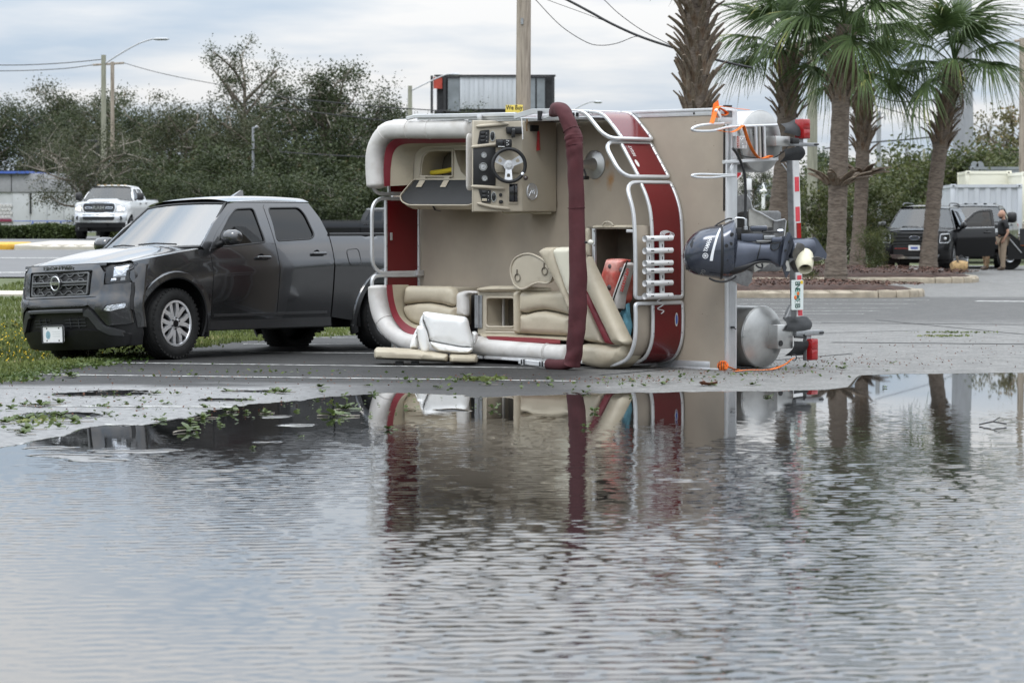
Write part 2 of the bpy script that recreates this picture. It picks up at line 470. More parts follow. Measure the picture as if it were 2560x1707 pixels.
def asphalt_mat():
    m=bpy.data.materials.new('asphalt');m.use_nodes=True
    t=m.node_tree;b=t.nodes['Principled BSDF'];lk=t.links.new
    N=lambda ty: t.nodes.new('ShaderNode' + ty)
    g=N('NewGeometry');sp=N('SeparateXYZ');lk(g.outputs['Position'], sp.inputs[0])
    def noise(s, d=5, sc=None, r=0.6):
        n=N('TexNoise');n.inputs['Scale'].default_value=s;n.inputs['Detail'].default_value=d;n.inputs['Roughness'].default_value=r
        if sc:
            mp_=N('Mapping');mp_.inputs['Scale'].default_value=sc;lk(g.outputs['Position'], mp_.inputs[0]);lk(mp_.outputs[0], n.inputs['Vector'])
        else: lk(g.outputs['Position'], n.inputs['Vector'])
        return n.outputs['Fac']
    def rng(v, a, b_, c=0.0, d=1.0, smooth=True):
        r=N('MapRange');r.interpolation_type='SMOOTHSTEP' if smooth else 'LINEAR'
        r.inputs['From Min'].default_value=a;r.inputs['From Max'].default_value=b_
        r.inputs['To Min'].default_value=c;r.inputs['To Max'].default_value=d;lk(v, r.inputs['Value']);return r.outputs[0]
    def mth(op, a, b_):
        q=N('Math');q.operation=op
        for i, v in enumerate((a, b_)):
            if isinstance(v,(int, float)): q.inputs[i].default_value=v
            else: lk(v, q.inputs[i])
        return q.outputs[0]
    big=noise(0.5,4);fine=noise(26,3);mid=noise(3.2,6)
    # newer dark seal coat on the left part of the lot, old pale asphalt on the right
    xs=mth('ADD', sp.outputs['X'], mth('MULTIPLY', mth('SUBTRACT', big,0.5),2.2))
    xs2=mth('ADD', xs, mth('MULTIPLY', mth('SUBTRACT', sp.outputs['Y'],30.0),-0.05))
    old=rng(xs2,0.3,1.7)
    far=mth('MULTIPLY', rng(sp.outputs['Y'],42,47), rng(sp.outputs['Y'],58.6,60.5,1,0))
    old=mth('MULTIPLY', old, mth('SUBTRACT',1.0, mth('MULTIPLY', far,0.6)))
    mix1=N('MixRGB');lk(old, mix1.inputs[0]);mix1.inputs[1].default_value=(0.032,0.0315,0.031,1);mix1.inputs[2].default_value=(0.170,0.167,0.160,1)
    sc1=N('VectorMath');sc1.operation='SCALE';lk(mix1.outputs[0], sc1.inputs[0])
    lk(mth('MULTIPLY', rng(mid,0.3,0.7,0.72,1.25, False), rng(fine,0.3,0.7,0.55,1.45, False)), sc1.inputs['Scale'])
    # damp film along the puddle
    wet=mth('MULTIPLY', rng(mth('ADD', sp.outputs['Y'], mth('MULTIPLY', mth('SUBTRACT', noise(1.0,4,(0.45,1.3,1)),0.5),5.0)),26.9,28.3,1,0), mth('MULTIPLY', rng(sp.outputs['X'],-2.3,-0.7,1,0.12), rng(noise(11,5,(1,2.2,1),0.75),0.36,0.56,0.42,1)))
    mix2=N('MixRGB');lk(wet, mix2.inputs[0]);lk(sc1.outputs[0], mix2.inputs[1])
    sc2=N('VectorMath');sc2.operation='SCALE';lk(sc1.outputs[0], sc2.inputs[0]);sc2.inputs['Scale'].default_value=0.62;lk(sc2.outputs[0], mix2.inputs[2])
    lk(mix2.outputs[0], b.inputs['Base Color'])
    r1=N('MixRGB');lk(wet, r1.inputs[0]);r1.inputs[1].default_value=(0.62,0.62,0.62,1);r1.inputs[2].default_value=(0.58,0.58,0.58,1)
    lk(r1.outputs[0], b.inputs['Roughness'])
    sl=N('MapRange');lk(wet, sl.inputs['Value']);sl.inputs['To Min'].default_value=0.22;sl.inputs['To Max'].default_value=1.0;lk(sl.outputs[0], b.inputs['Specular IOR Level']);iw=N('MapRange');lk(wet, iw.inputs['Value']);iw.inputs['To Min'].default_value=1.45;iw.inputs['To Max'].default_value=2.4;lk(iw.outputs[0], b.inputs['IOR'])
    bp_=N('Bump');bp_.inputs['Distance'].default_value=0.006;ws=N('MapRange');lk(wet, ws.inputs['Value']);ws.inputs['To Min'].default_value=0.55;ws.inputs['To Max'].default_value=0.4;lk(ws.outputs[0], bp_.inputs['Strength'])
    lk(mth('ADD', noise(70,2), mth('MULTIPLY', noise(190,1),0.6)), bp_.inputs['Height']);lk(bp_.outputs[0], b.inputs['Normal'])
    return m
m_asph=asphalt_mat()
m_earth=mat('grassy_earth',(0.070,0.088,0.030),0.95, var=0.3, scale=3, col2=(0.12,0.105,0.06), c2=(0.5,0.68), c2scale=0.8)
m_road=mat('road_asphalt',(0.125,0.125,0.127),0.7, var=0.1, scale=1.2)
m_conc=mat('kerb_concrete',(0.35,0.30,0.23),0.85, var=0.22, scale=5, col2=(0.20,0.18,0.14), c2=(0.58,0.78), c2scale=2.2, bump=0.3)
m_conc2=mat('pale_concrete',(0.50,0.46,0.40),0.85, var=0.12, scale=2)
m_yellow=mat('yellow_kerb_paint',(0.62,0.34,0.03),0.7, var=0.15, scale=5)
m_paint=mat('white_road_paint',(0.50,0.50,0.48),0.85, var=0.3, scale=8, col2=(0.14,0.14,0.14), c2=(0.44,0.66), c2scale=9)
m_mulch=mat('mulch_bed',(0.052,0.026,0.018),0.95, var=0.5, scale=9, bump=0.8, bscale=16)

def sheet(name, xs, ys, zf, m, kind='structure', smooth=True):
    xs=np.asarray(xs, float);ys=np.asarray(ys, float)
    X, Y=np.meshgrid(xs, ys)
    Z=np.array([[zf(a, b) for a in xs] for b in ys])
    nx, ny=len(xs), len(ys)
    i=np.arange(nx * ny).reshape(ny, nx)
    Fc=np.stack([i[:-1, :-1], i[:-1,1:], i[1:,1:], i[1:, :-1]],-1).reshape(-1,4)
    return tag(link(name, np_mesh(name, np.c_[X.ravel(), Y.ravel(), Z.ravel()], Fc, m, smooth)), kind=kind)
sheet('ground', np.r_[-1500,-700,-300,-150,-80,-50, np.arange(-30,16,0.8),20,30,50,90,200,700,1500],
      np.r_[-60,-10,5,15, np.arange(20,66,1.0), np.arange(66,130,4),140,170,220,300,500,1000,3000], terr, m_earth)
# asphalt of the car park, its left edge ragged
_rw=np.r_[2,8,14,18,22,25, np.arange(27,62,0.35), np.arange(62,104,3)]
V=[];Fq=[]
for j, y in enumerate(_rw):
    ex=edge_x(y) + 0.16 * math.sin(y * 3.1) * math.sin(y * 1.7) + 0.1 * math.sin(y * 7.3)
    for k in range(13):
        t=k / 12
        V.append((ex + (70 - ex) * t ** 2.2, y,0.0))
for j in range(len(_rw) - 1):
    for k in range(12):
        a=j * 13 + k;Fq.append((a, a + 1, a + 14, a + 13))
tag(link('car_park_asphalt', np_mesh('car_park_asphalt', np.array(V), np.array(Fq), m_asph)), kind='structure')

def strip(name, p, q, wid, m, z=0.004, n=1):
    """a painted line from p to q on the ground"""
    p=Vector((p[0], p[1],0));q=Vector((q[0], q[1],0));d=(q - p).normalized();s=Vector((-d.y, d.x,0)) * wid / 2
    me=np_mesh(name, np.array([tuple(p - s + Vector((0,0, z))), tuple(q - s + Vector((0,0, z))), tuple(q + s + Vector((0,0, z))), tuple(p + s + Vector((0,0, z)))]), np.array([[0,1,2,3]]), m)
    return tag(link(name, me), kind='structure')
for (a, b) in [((270,907),(1420,921)),((86,936),(1440,953)),((473,879),(1000,884)),((608,860),(1000,861)),((771,844),(1000,845)),
               ((30,1015),(889,1020)),((262,1062),(870,1066)),((47,1111),(613,1119))]:
    p, q=gnd(*a), gnd(*b)
    strip('parking_line', p, q,0.10, m_paint)
for (y, x1) in [(750.6,2325),(760,2289),(770.6,2246),(777.6,2200),(785,2160),(797,2040),(806.8,2053)]:
    strip('parking_line', gnd(1780, y), gnd(x1, y),0.10, m_paint)
strip('parking_line', gnd(2440,753), gnd(2700,755),0.5, m_paint)
strip('parking_line', gnd(2470,705), gnd(2700,706),0.12, m_paint)

m_seam=mat('dark_seam',(0.05,0.05,0.05),0.9, var=0.3, scale=6, spec=.2)
for a, b, w_ in [((1870,806),(2700,813),.10),((2080,856),(2700,862),.16),((1880,838),(2300,826),.05),((1500,938),(2130,884),.05),((2190,800),(2620,842),.05)]: strip('asphalt_seam', gnd(*a), gnd(*b), w_, m_seam,.0035)
# road, median and pavement beyond the verge
def lift(name, pts, m, dz=0.012, step=1.5):
    bm=NB()
    panel(bm, pts, lambda a, b, d: Vector((a, b, terr(a, b) + dz - d)), step=step)
    return tag(put(name, bm, m), kind='structure')
lift('road',[(-120,60),(-3.5,61.5),(-1.5,80),(-1,89.6),(-120,89.6)], m_road,0.03,2.5)
lift('road',[(-120,100),(2,100),(2,131),(-120,131)], m_road,0.03,2.5)
lift('pavement',[(-60,51.2),(-3.5,52.2),(-3.5,53.8),(-60,53)], m_conc2,0.03,1.0)
for (y, xe, xb) in [(78.2,-9.7,-13.2),(64.4,-9.75,-13.4),(78.2,-17,-20.5)]:
    bm=NB()
    panel(bm,[(xb, y - 0.35),(xe, y - 0.35),(xe, y + 0.35),(xb, y + 0.35)], lambda a, b, d: Vector((a, b, terr(a, b) + 0.036)), step=0.8)
    tag(put('lane_marking', bm, m_paint), kind='structure')
def solid(name, outline, z0, h, m, bev=0.05, parent=None):
    """a low slab standing on the ground with a rounded upper edge"""
    bm=NB()
    puff(bm, outline, lambda a, b, z: Vector((a, b,(terr(a, b) if z0 is None else z0) + z)), h, bev, step=0.5, base=h * 0.6)
    return put(name, bm, m, parent)
o=solid('median_kerb', roundpoly([(-14.9,90.6),(3,90.6),(3,98),(-14.9,98)],0.5), None,0.17, m_conc2);tag(o, kind='structure')
o=solid('median_nose', roundpoly([(-19,90.5),(-14.95,90.5),(-14.95,95),(-19,95)],[1.2,1.2,0.4,1.2]), None,0.18, m_yellow);tag(o, kind='structure')

# planted islands: kerb stones round a mulch bed
def island(pts, widths, zt=0.15):
    inner=[]
    n=len(pts)
    ctr=Vector((sum(p[0] for p in pts) / n, sum(p[1] for p in pts) / n))
    P=resamp(pts,3.0)
    m_=len(P)
    for i in range(m_):
        a, b=Vector(P[i]), Vector(P[(i + 1) % m_])
        d=(b - a).normalized();nrm=Vector((-d.y, d.x))
        if (ctr - a).dot(nrm) < 0: nrm=-nrm
        g=d * 0.012
        q=[a + g, b - g, b - g + nrm * widths, a + g + nrm * widths]
        tag(solid('kerb',[tuple(v) for v in q],0.0, zt + random.uniform(-0.006,0.006), m_conc,0.05), kind='structure')
    bm=NB()
    sh=[tuple(Vector(p) + (ctr - Vector(p)).normalized() * widths * 0.9) for p in pts]
    puff(bm, sh, lambda a, b, z: Vector((a, b, z + 0.02 * math.sin(a * 9) * math.sin(b * 7))), zt + 0.10,1.5, step=0.45, base=zt - 0.03)
    return tag(put('mulch_bed', bm, m_mulch), kind='structure')
isl1=roundpoly([(-1.5,58.6),(7.9,59.0),(8.3,60.6),(6.5,65.5),(-1.5,65.5)],[0.2,0.9,0.9,2.2,0.2],4)
isl2=roundpoly([(3.0,72.0),(11.0,72.6),(11.6,75.0),(10.6,86.5),(3.0,86.5)],[0.2,0.9,1.2,1.5,0.2],4)
island(isl1,0.28);island(isl2,0.28)
# loose bark chips on the beds
def chips(name, poly, n, z0, m, s=(0.03,0.10)):
    q=np.array(poly);x0, y0=q.min(0);x1, y1=q.max(0)
    P=np.c_[RNG.uniform(x0, x1, n * 2), RNG.uniform(y0, y1, n * 2)];P=P[inside(P, poly)][:n]
    k=len(P);L_=RNG.uniform(s[0], s[1], k);W_=L_ * RNG.uniform(0.3,0.6, k);a=RNG.uniform(0,6.28, k);tl=RNG.uniform(-0.5,0.5, k)
    c, s_=np.cos(a), np.sin(a)
    Vv=[]
    for sx, sy in ((-1,-1),(1,-1),(1,1),(-1,1)):
        lx=sx * L_ / 2;ly=sy * W_ / 2
        Vv.append(np.c_[P[:,0] + c * lx - s_ * ly, P[:,1] + s_ * lx + c * ly, z0 + 0.03 + tl * lx + RNG.uniform(0,0.02, k)])
    Vv=np.stack(Vv,1).reshape(-1,3)
    return tag(link(name, np_mesh(name, Vv, np.arange(k * 4).reshape(-1,4), m)), kind='stuff')
m_chip=mat('bark_chip',(0.075,0.034,0.022),0.9, var=0.5, scale=4)
chips('bark_mulch', isl1,5000,0.22, m_chip);chips('bark_mulch', isl2,6000,0.22, m_chip)
# ------------------------------------------------------------------ foliage
def leaf_mat(name, c1, c2, tr=0.25, rough=0.55, c3=None):
    m=bpy.data.materials.new(name);m.use_nodes=True
    t=m.node_tree;b=t.nodes['Principled BSDF'];N=lambda ty: t.nodes.new('ShaderNode' + ty);lk=t.links.new
    g=N('NewGeometry');tcn=N('TexCoord');nz_=N('TexNoise');nz_.inputs['Scale'].default_value=0.9;nz_.inputs['Detail'].default_value=4
    lk(tcn.outputs['Object'], nz_.inputs['Vector'])
    a=N('Math');a.operation='MULTIPLY_ADD';a.inputs[1].default_value=0.32;lk(g.outputs['Random Per Island'], a.inputs[0])
    a2=N('Math');a2.operation='MULTIPLY_ADD';a2.inputs[1].default_value=2.0;a2.inputs[2].default_value=-0.66;lk(nz_.outputs['Fac'], a2.inputs[0]);lk(a2.outputs[0], a.inputs[2])
    r=N('ValToRGB');e_=r.color_ramp.elements;e_[0].color=(*c1,1);e_[1].color=(*c2,1);e_[0].position=0.1;e_[1].position=0.85
    if c3:
        q=r.color_ramp.elements.new(0.97);q.color=(*c3,1)
    lk(a.outputs[0], r.inputs['Fac']);lk(r.outputs[0], b.inputs['Base Color'])
    b.inputs['Roughness'].default_value=rough;b.inputs['Specular IOR Level'].default_value=0.3
    tl=N('BsdfTranslucent');lk(r.outputs[0], tl.inputs[0]);mx=N('MixShader');mx.inputs[0].default_value=tr
    lk(b.outputs[0], mx.inputs[1]);lk(tl.outputs[0], mx.inputs[2]);lk(mx.outputs[0], t.nodes['Material Output'].inputs['Surface'])
    return m
m_oak=leaf_mat('oak_leaves',(0.016,0.026,0.009),(0.070,0.088,0.036), c3=(0.13,0.10,0.05))
m_oak2=leaf_mat('grey_green_leaves',(0.026,0.034,0.015),(0.094,0.104,0.054), c3=(0.14,0.11,0.06))
m_hedge=leaf_mat('hedge_leaves',(0.020,0.032,0.012),(0.07,0.095,0.03))
m_bush=leaf_mat('bush_leaves',(0.026,0.042,0.012),(0.105,0.118,0.038), c3=(0.22,0.17,0.055))
m_pine=leaf_mat('pine_needles',(0.03,0.05,0.03),(0.08,0.11,0.06))
m_cyp=leaf_mat('rusty_feathery_leaves',(0.07,0.075,0.03),(0.17,0.15,0.06), c3=(0.22,0.13,0.05))
m_palm=leaf_mat('palm_leaf',(0.022,0.046,0.015),(0.088,0.132,0.042), tr=0.25, rough=0.6, c3=(0.26,0.25,0.07))
m_dead=leaf_mat('dead_palm_leaf',(0.09,0.06,0.035),(0.22,0.16,0.10))
m_bark=mat('grey_bark',(0.15,0.125,0.10),0.9, var=0.35, scale=9, bump=0.6, bscale=14)
m_twig=mat('bare_twig',(0.30,0.27,0.23),0.9, var=0.25, scale=6)
m_ptrunk=mat('palm_trunk_bark',(0.150,0.122,0.098),0.92, var=0.34, scale=4, bump=0.9, bscale=5, aniso=(2.2,2.2,9), col2=(0.075,0.055,0.042), c2=(0.46,0.68), c2scale=2.4)
m_boot=mat('palm_leaf_base',(0.175,0.142,0.108),0.9, var=0.5, scale=9, bump=0.6, bscale=18, aniso=(6,6,1.5), col2=(0.12,0.075,0.045), c2=(0.45,0.65), c2scale=3)
m_wood=mat('weathered_pole_wood',(0.34,0.29,0.24),0.9, var=0.3, scale=3, bump=0.5, bscale=6, aniso=(7,7,0.5), col2=(0.17,0.14,0.11), c2=(0.5,0.7), c2scale=2)
m_wood2=mat('mossy_pole_wood',(0.27,0.27,0.21),0.9, var=0.3, scale=3, bump=0.4, bscale=6, aniso=(6,6,0.5))
m_conpole=mat('grey_concrete_pole',(0.29,0.30,0.32),0.7, var=0.15, scale=1.5, aniso=(3,3,0.6))
m_wire=mat('black_cable',(0.02,0.02,0.022),0.6, var=0)

def cards(P, s, flat=0.0):
    n=len(P);a=RNG.normal(size=(n,3));a[:,2] *= (1 - flat);a /= np.linalg.norm(a, axis=1)[:, None]
    b=np.cross(a, RNG.normal(size=(n,3)));b /= np.linalg.norm(b, axis=1)[:, None]
    s=np.broadcast_to(np.asarray(s),(n,))[:, None]
    A=a * s * 0.62;B=b * s * 0.34
    return np.stack([P - A, P + B, P + A, P - B],1).reshape(-1,3), np.arange(n * 4).reshape(-1,4)
def rv(s=1.0): return Vector((random.gauss(0, s), random.gauss(0, s), random.gauss(0, s)))
def tree_variant(name, seed, H, spread, base, nl, leaf_n, leaf_s, m_leaf, up=0.45, clump=0.36, bare=0.15, trunk_r=None, low=0.2):
    random.seed(seed)
    bm=NB();bt=bmesh.new()
    r0=trunk_r or H * 0.026
    top=Vector((random.uniform(-.4,.4), random.uniform(-.4,.4), H * 0.86))
    tp=[Vector((0,0,-0.3)), Vector((0,0, H * 0.1)), Vector((random.uniform(-.3,.3), random.uniform(-.3,.3), H * 0.45)), top]
    tp=crom(tp,4)
    tube(bm, tp,1.0,7, scales=[r0 * (1.35 if i == 0 else 1 - 0.8 * i / len(tp)) for i in range(len(tp))])
    tips=[]
    for i in range(nl):
        f=base + (0.97 - base) * (i + random.random()) / nl
        o=tp[min(len(tp) - 1, int(f * 0.92 * (len(tp) - 1)))].copy();o.z=min(f * H * 0.86, top.z)
        az=i * 2.4 + random.uniform(-.5,.5)
        prof=math.sin(math.pi * min(1, max(0.12,(f - low) / (1.06 - low)))) ** 0.6
        ln=spread * (0.35 + 0.65 * prof) * random.uniform(0.75,1.1)
        d=Vector((math.cos(az), math.sin(az), up + random.uniform(-.25,.35) + 0.5 * (f - 0.5)))
        p1=o + d * ln * 0.45 + rv(0.12);p2=o + d * ln * 0.9 + Vector((0,0, ln * 0.08)) + rv(0.15)
        pl=crom([o, p1, p2],4)
        tube(bm, pl,1.0,5, scales=[r0 * 0.42 * (1 - 0.75 * k / len(pl)) for k in range(len(pl))])
        for j in range(6):
            q=pl[2 + int((len(pl) - 3) * random.random())];dd=(d.normalized() * 0.5 + rv(0.55));dd.z+=0.15
            e_=q + dd.normalized() * ln * random.uniform(0.25,0.5)
            tube(bt,[q, q.lerp(e_,.5) + rv(.05), e_],1.0,4, scales=[r0 * .2, r0 * .14, r0 * .07])
            for k in range(3):
                e2=e_ + rv(0.3) * ln * 0.35
                tube(bt,[e_.lerp(q,0.3 * random.random()), e2],1.0,3, scales=[r0 * .08, r0 * .04])
                if random.random() > bare: tips.append(e2)
            tips.append(e_)
    bt_me=None
    T=np.array([tuple(t) for t in tips])
    idx=RNG.integers(0, len(T), leaf_n)
    wgt=RNG.uniform(0.6,1.5, len(T))
    P=T[idx] + RNG.normal(size=(leaf_n,3)) * (clump * wgt[idx])[:, None] * np.array([1,1,0.75])
    P=P[P[:,2] > 0.15]
    V, Fc=cards(P, RNG.uniform(0.6,1.3, len(P)) * leaf_s)
    crown=np_mesh('crown', V, Fc, m_leaf)
    trunk=bm2me('trunk', bm, m_bark,60);tw=bm2me('branches', bt, m_twig,60)
    return trunk, tw, crown
TV={
    'oak': tree_variant('oak',3,8.6,3.6,0.16,17,22000,0.13, m_oak),
    'oak2': tree_variant('oak2',11,8.6,3.4,0.2,16,18000,0.13, m_oak2, clump=0.42, bare=0.4),
    'airy': tree_variant('airy',5,11.0,3.0,0.45,13,7600,0.125, m_oak, up=0.75, clump=0.30, bare=0.35, low=0.4),
    'tall': tree_variant('tall',17,10.0,3.0,0.3,16,18000,0.13, m_oak, up=0.6, clump=0.36),
    'spread': tree_variant('spread',23,6.5,4.8,0.34,15,17000,0.125, m_oak2, up=0.34, clump=0.38, bare=0.3, trunk_r=0.26, low=0.3),
    'bush': tree_variant('bush',31,3.6,2.1,0.04,16,9000,0.125, m_bush, up=0.5, clump=0.24, trunk_r=0.06, low=0.0),
    'bush2': tree_variant('bush2',37,3.2,1.7,0.05,14,3400,0.15, m_bush, up=0.7, clump=0.26, bare=0.3, trunk_r=0.05, low=0.0),
    'shrub': tree_variant('shrub',41,3.2,2.6,0.02,16,20000,0.13, m_oak, up=0.4, clump=0.36, trunk_r=0.07, low=0.0),
    'pine': tree_variant('pine',43,9.0,2.2,0.45,14,3600,0.26, m_pine, up=0.2, clump=0.34, low=0.3),
    'cyp': tree_variant('cyp',47,7.0,2.4,0.2,18,3000,0.16, m_cyp, up=0.25, clump=0.22, bare=0.3),
}
def tree(var, px, ytop, y, label, group=None, name='tree', wide=1.0, rz=None, z0=None, cat='tree'):
    b=at(px,551, y);z=terr(b.x, y) if z0 is None else z0
    top=at(px, ytop, y).z
    tk, tw, cw=TV[var]
    hz=max(v.co.z for v in cw.vertices) if 'h' not in cw else cw['h']
    cw['h']=hz
    s=(top - z) / hz
    o=thing(name, label, cat,(b.x, y, z), random.uniform(0,6.28) if rz is None else rz, group)
    o.scale=(s * wide, s * wide, s)
    link('trunk', tk, o);link('branches', tw, o)['kind']='stuff';link('crown', cw, o)
    return o
random.seed(99)
OL=['oak at the left edge of the photo above the white building', 'grey-green oak above the middle of the white building', 'oak left of the long-armed street lamp', 'oak crown right behind the long-armed street lamp', 'grey-green oak just right of the long-armed street lamp', 'oak above the bonnet of the grey pickup', 'grey-green oak left of the tallest tree', 'oak in front of the foot of the tallest tree', 'grey-green oak just right of the pale short lamp pole', 'oak between the tallest tree and the round-topped tree', 'oak right of the round-topped tree, above the boat bow', 'grey-green oak behind the lamp pole beside the billboard', 'oak whose top overlaps the left end of the billboard', 'grey-green oak below the blank billboard', 'oak hidden behind the helm console and wooden pole', 'oak hidden behind the maroon cover', 'grey-green oak hidden behind the stern half of the deck']
BL=['dark bush behind the white pickup tailgate', 'dark bush above the windscreen of the grey pickup', 'dark bush behind the roof front of the grey pickup', 'dark bush behind the roof aerial of the grey pickup', 'dark bush behind the rear cab window of the grey pickup', 'dark bush above the pickup bed', 'dark bush just left of the boat bow rail', 'dark bush behind the boat bow', 'second-row bush above the pickup windscreen', 'second-row bush above the pickup roof', 'second-row bush above the pickup bed', 'second-row bush behind the upper bow couch', 'second-row bush behind the helm console', 'second-row bush behind the wooden pole foot']
OAKS='oaks in the dense row behind the road'
for oi,(px, yt, d, v, wd) in enumerate([(-60,200,186, 'oak',1.1),(70,185,188, 'oak2',1.0),(165,225,184, 'oak',1.1),(215,178,190, 'oak',.9),(300,205,165, 'oak2',1.1),
                         (390,225,158, 'oak',1.0),(470,205,152, 'oak2',1.0),(560,235,160, 'oak',1.1),(660,235,150, 'oak2',1.0),(740,190,160, 'oak',.9),
                         (900,180,150, 'oak',.9),(1000,205,160, 'oak2',.8),(1080,240,150, 'oak',.9),(1165,262,156, 'oak2',.9),(1260,300,165, 'oak',1.0),(1400,330,170, 'oak',1.2),(1600,330,175, 'oak2',1.3)]):
    tree(v, px, yt, d, OL[oi], OAKS, 'oak_tree', wd * 1.08)
tree('airy',610,72,156, 'tallest tree of the row, open crown rising above the pickup cab', None, 'oak_tree',1.0,0.4)
tree('tall',815,138,145, 'tall dark round-topped tree between the tallest tree and the boat', None, 'oak_tree',1.0,2.0)
tree('spread',205,300,132, 'wide low oak with dark leaning limbs beside the white building', None, 'oak_tree',1.0,1.0)
for i,(px, yt, d) in enumerate([(330,420,132),(420,400,135),(520,410,132),(620,395,136),(710,410,131),(800,390,135),(880,400,132),(960,410,134),(470,330,142),(650,320,142),(840,320,142),(990,330,142),(1090,360,140),(1180,350,142)]):
    tree('shrub', px, yt, d, BL[i], 'undergrowth below the oak row', 'bush',1.25, cat='bush')

def leaf_block(name, x0, x1, y0, y1, h, n, s, m, label, cat, wob=0.12):
    """a clipped hedge: leaf-filled block along x on the terrain, on a few stems"""
    o=thing(name, label, cat,((x0 + x1) / 2,(y0 + y1) / 2, terr((x0 + x1) / 2,(y0 + y1) / 2)))
    P=np.c_[RNG.uniform(x0, x1, n), RNG.uniform(y0, y1, n), RNG.uniform(0,1, n) ** 0.7 * h]
    P[:,2] *= 1 + wob * np.sin(P[:,0] * 2.1) * np.sin(P[:,0] * 0.7 + 1)
    P -= np.array([(x0 + x1) / 2,(y0 + y1) / 2,0])
    V, Fc=cards(P, RNG.uniform(.6,1.3, n) * s)
    link('foliage', np_mesh('foliage', V, Fc, m), o)
    bm=NB()
    for i in range(14):
        x=(x1 - x0) * ((i + .5) / 14 - .5);tube(bm,[(x,0,-0.1),(x + .1,.05, h * .8)],0.025,4)
    put('stem', bm, m_bark, o)
    return o
xa_=at(-60,551,113).x;xb_=at(203,551,113).x
leaf_block('hedge', xa_, xb_,112.4,113.8,0.52,9000,0.12, m_hedge, 'low clipped dark hedge in front of the white building', 'hedge')
leaf_block('hedge', at(262,551,120).x, at(400,551,120).x,119,121,0.55,3000,0.14, m_bush, 'ragged green hedge behind the white truck', 'hedge')

# ------------------------------------------------------------------ verge grass and flowers
def blades(name, region, n, h, m, zoff=0.0, wdt=0.012, lean=0.5):
    P=[]
    while len(P) < n:
        x, y=random.uniform(region[0], region[1]), region[2] + (region[3] - region[2]) * random.random() ** 1.5
        e_=edge_x(y) + 0.12 * math.sin(y * 3.1) * math.sin(y * 1.7)
        if x < e_ + abs(random.gauss(0,0.10)) and not (y > 51 and y < 54) and y < 61: P.append((x, y, terr(x, y)))
    P=np.array(P);k=len(P)
    hh=RNG.uniform(0.4,1.2, k) * h;a=RNG.uniform(0,6.28, k);ln=RNG.uniform(0.1,1, k) * lean
    tip=P + np.c_[np.cos(a) * ln * hh, np.sin(a) * ln * hh, hh];sd=np.c_[-np.sin(a), np.cos(a), a * 0] * wdt
    mid=P * 0.5 + tip * 0.5 + np.c_[a * 0, a * 0, hh * 0.12]
    V=np.stack([P - sd, P + sd, mid + sd * .7, tip, mid - sd * .7],1).reshape(-1,3)
    i=np.arange(k)[:, None] * 5
    Fc=np.concatenate([i + np.array([[0,1,2]]), i + np.array([[0,2,4]]), i + np.array([[4,2,3]])])
    return tag(link(name, np_mesh(name, V, Fc, m)), kind='stuff')
m_grass=leaf_mat('grass_blade',(0.060,0.085,0.022),(0.17,0.20,0.060), c3=(0.30,0.26,0.13))
m_fl=leaf_mat('yellow_petal',(0.55,0.36,0.02),(0.75,0.55,0.05))
blades('verge_grass',(-9.5,-1.0,28,61),42000,0.06, m_grass)
blades('verge_grass',(-7.6,-3.0,28,40),22000,0.065, m_grass)
blades('broad_weeds',(-7.6,-2.6,28,42),6000,0.05, m_bush, wdt=0.03, lean=1.2)
P=[]
while len(P) < 620:
    x, y=random.uniform(-7,-4.6), random.uniform(29,40)
    if x < edge_x(y) - 0.25 and random.random() < math.exp(-((x + 5.9) / 1.0) ** 2): P.append((x, y, terr(x, y) + random.uniform(.06,.16)))
V, Fc=cards(np.array(P),0.024,0.2)
tag(link('verge_flowers', np_mesh('verge_flowers', V, Fc, m_fl)), kind='stuff')

# ------------------------------------------------------------------ cabbage palms
def frond_me(seed):
    random.seed(seed)
    V=[];Fc=[]
    Lp=random.uniform(0.75,1.0);n=58
    # petiole: a curved strap along +x
    for i in range(7):
        t=i / 6;x=Lp * t;z=0.10 * math.sin(t * 2.2) - 0.02;w_=0.035 * (1 - 0.55 * t)
        V+=[(x,-w_, z),(x, w_, z),(x,0, z - 0.03)]
    for i in range(6):
        a=i * 3
        for j in range(3): Fc.append((a + j, a + (j + 1) % 3, a + 3 + (j + 1) % 3, a + 3 + j))
    zc=0.10 * math.sin(2.2) - 0.02
    for k in range(n):
        f=(k + .5) / n * 2 - 1
        ang=f * rad(118) + random.gauss(0,.02);ln=(1.02 - 0.36 * abs(f) ** 2) * random.uniform(.88,1.05)
        cx=Lp + 0.34 * (1 - abs(f));cz=zc - 0.10 * (1 - abs(f)) ** 1.2
        dx, dy=math.cos(ang), math.sin(ang)
        s0=len(V);dr=random.uniform(.7,1.75) * (1 + 0.4 * (1 - abs(f)))
        for j in range(5):
            t=j / 4;w_=0.021 * (1 - t ** 1.6) * (0.45 + t * 1.6 if t < .35 else 1) + 0.002
            q=Vector((cx + dx * ln * t, dy * ln * t, cz + 0.16 * abs(f) * t - dr * ln * 0.62 * t ** 2.3))
            V+=[(q.x - dy * w_, q.y + dx * w_, q.z - 0.012),(q.x + dy * w_, q.y - dx * w_, q.z - 0.012 + 0.02 * (k % 2))]
        for j in range(4):
            a=s0 + j * 2;Fc.append((a, a + 1, a + 3, a + 2))
    return np.array(V), np.array(Fc)
FR=[np_mesh('frond', *frond_me(s), m_palm) for s in (1,2,3,4,5)]
FRD=[np_mesh('frond', *frond_me(s), m_dead) for s in (8,9)]
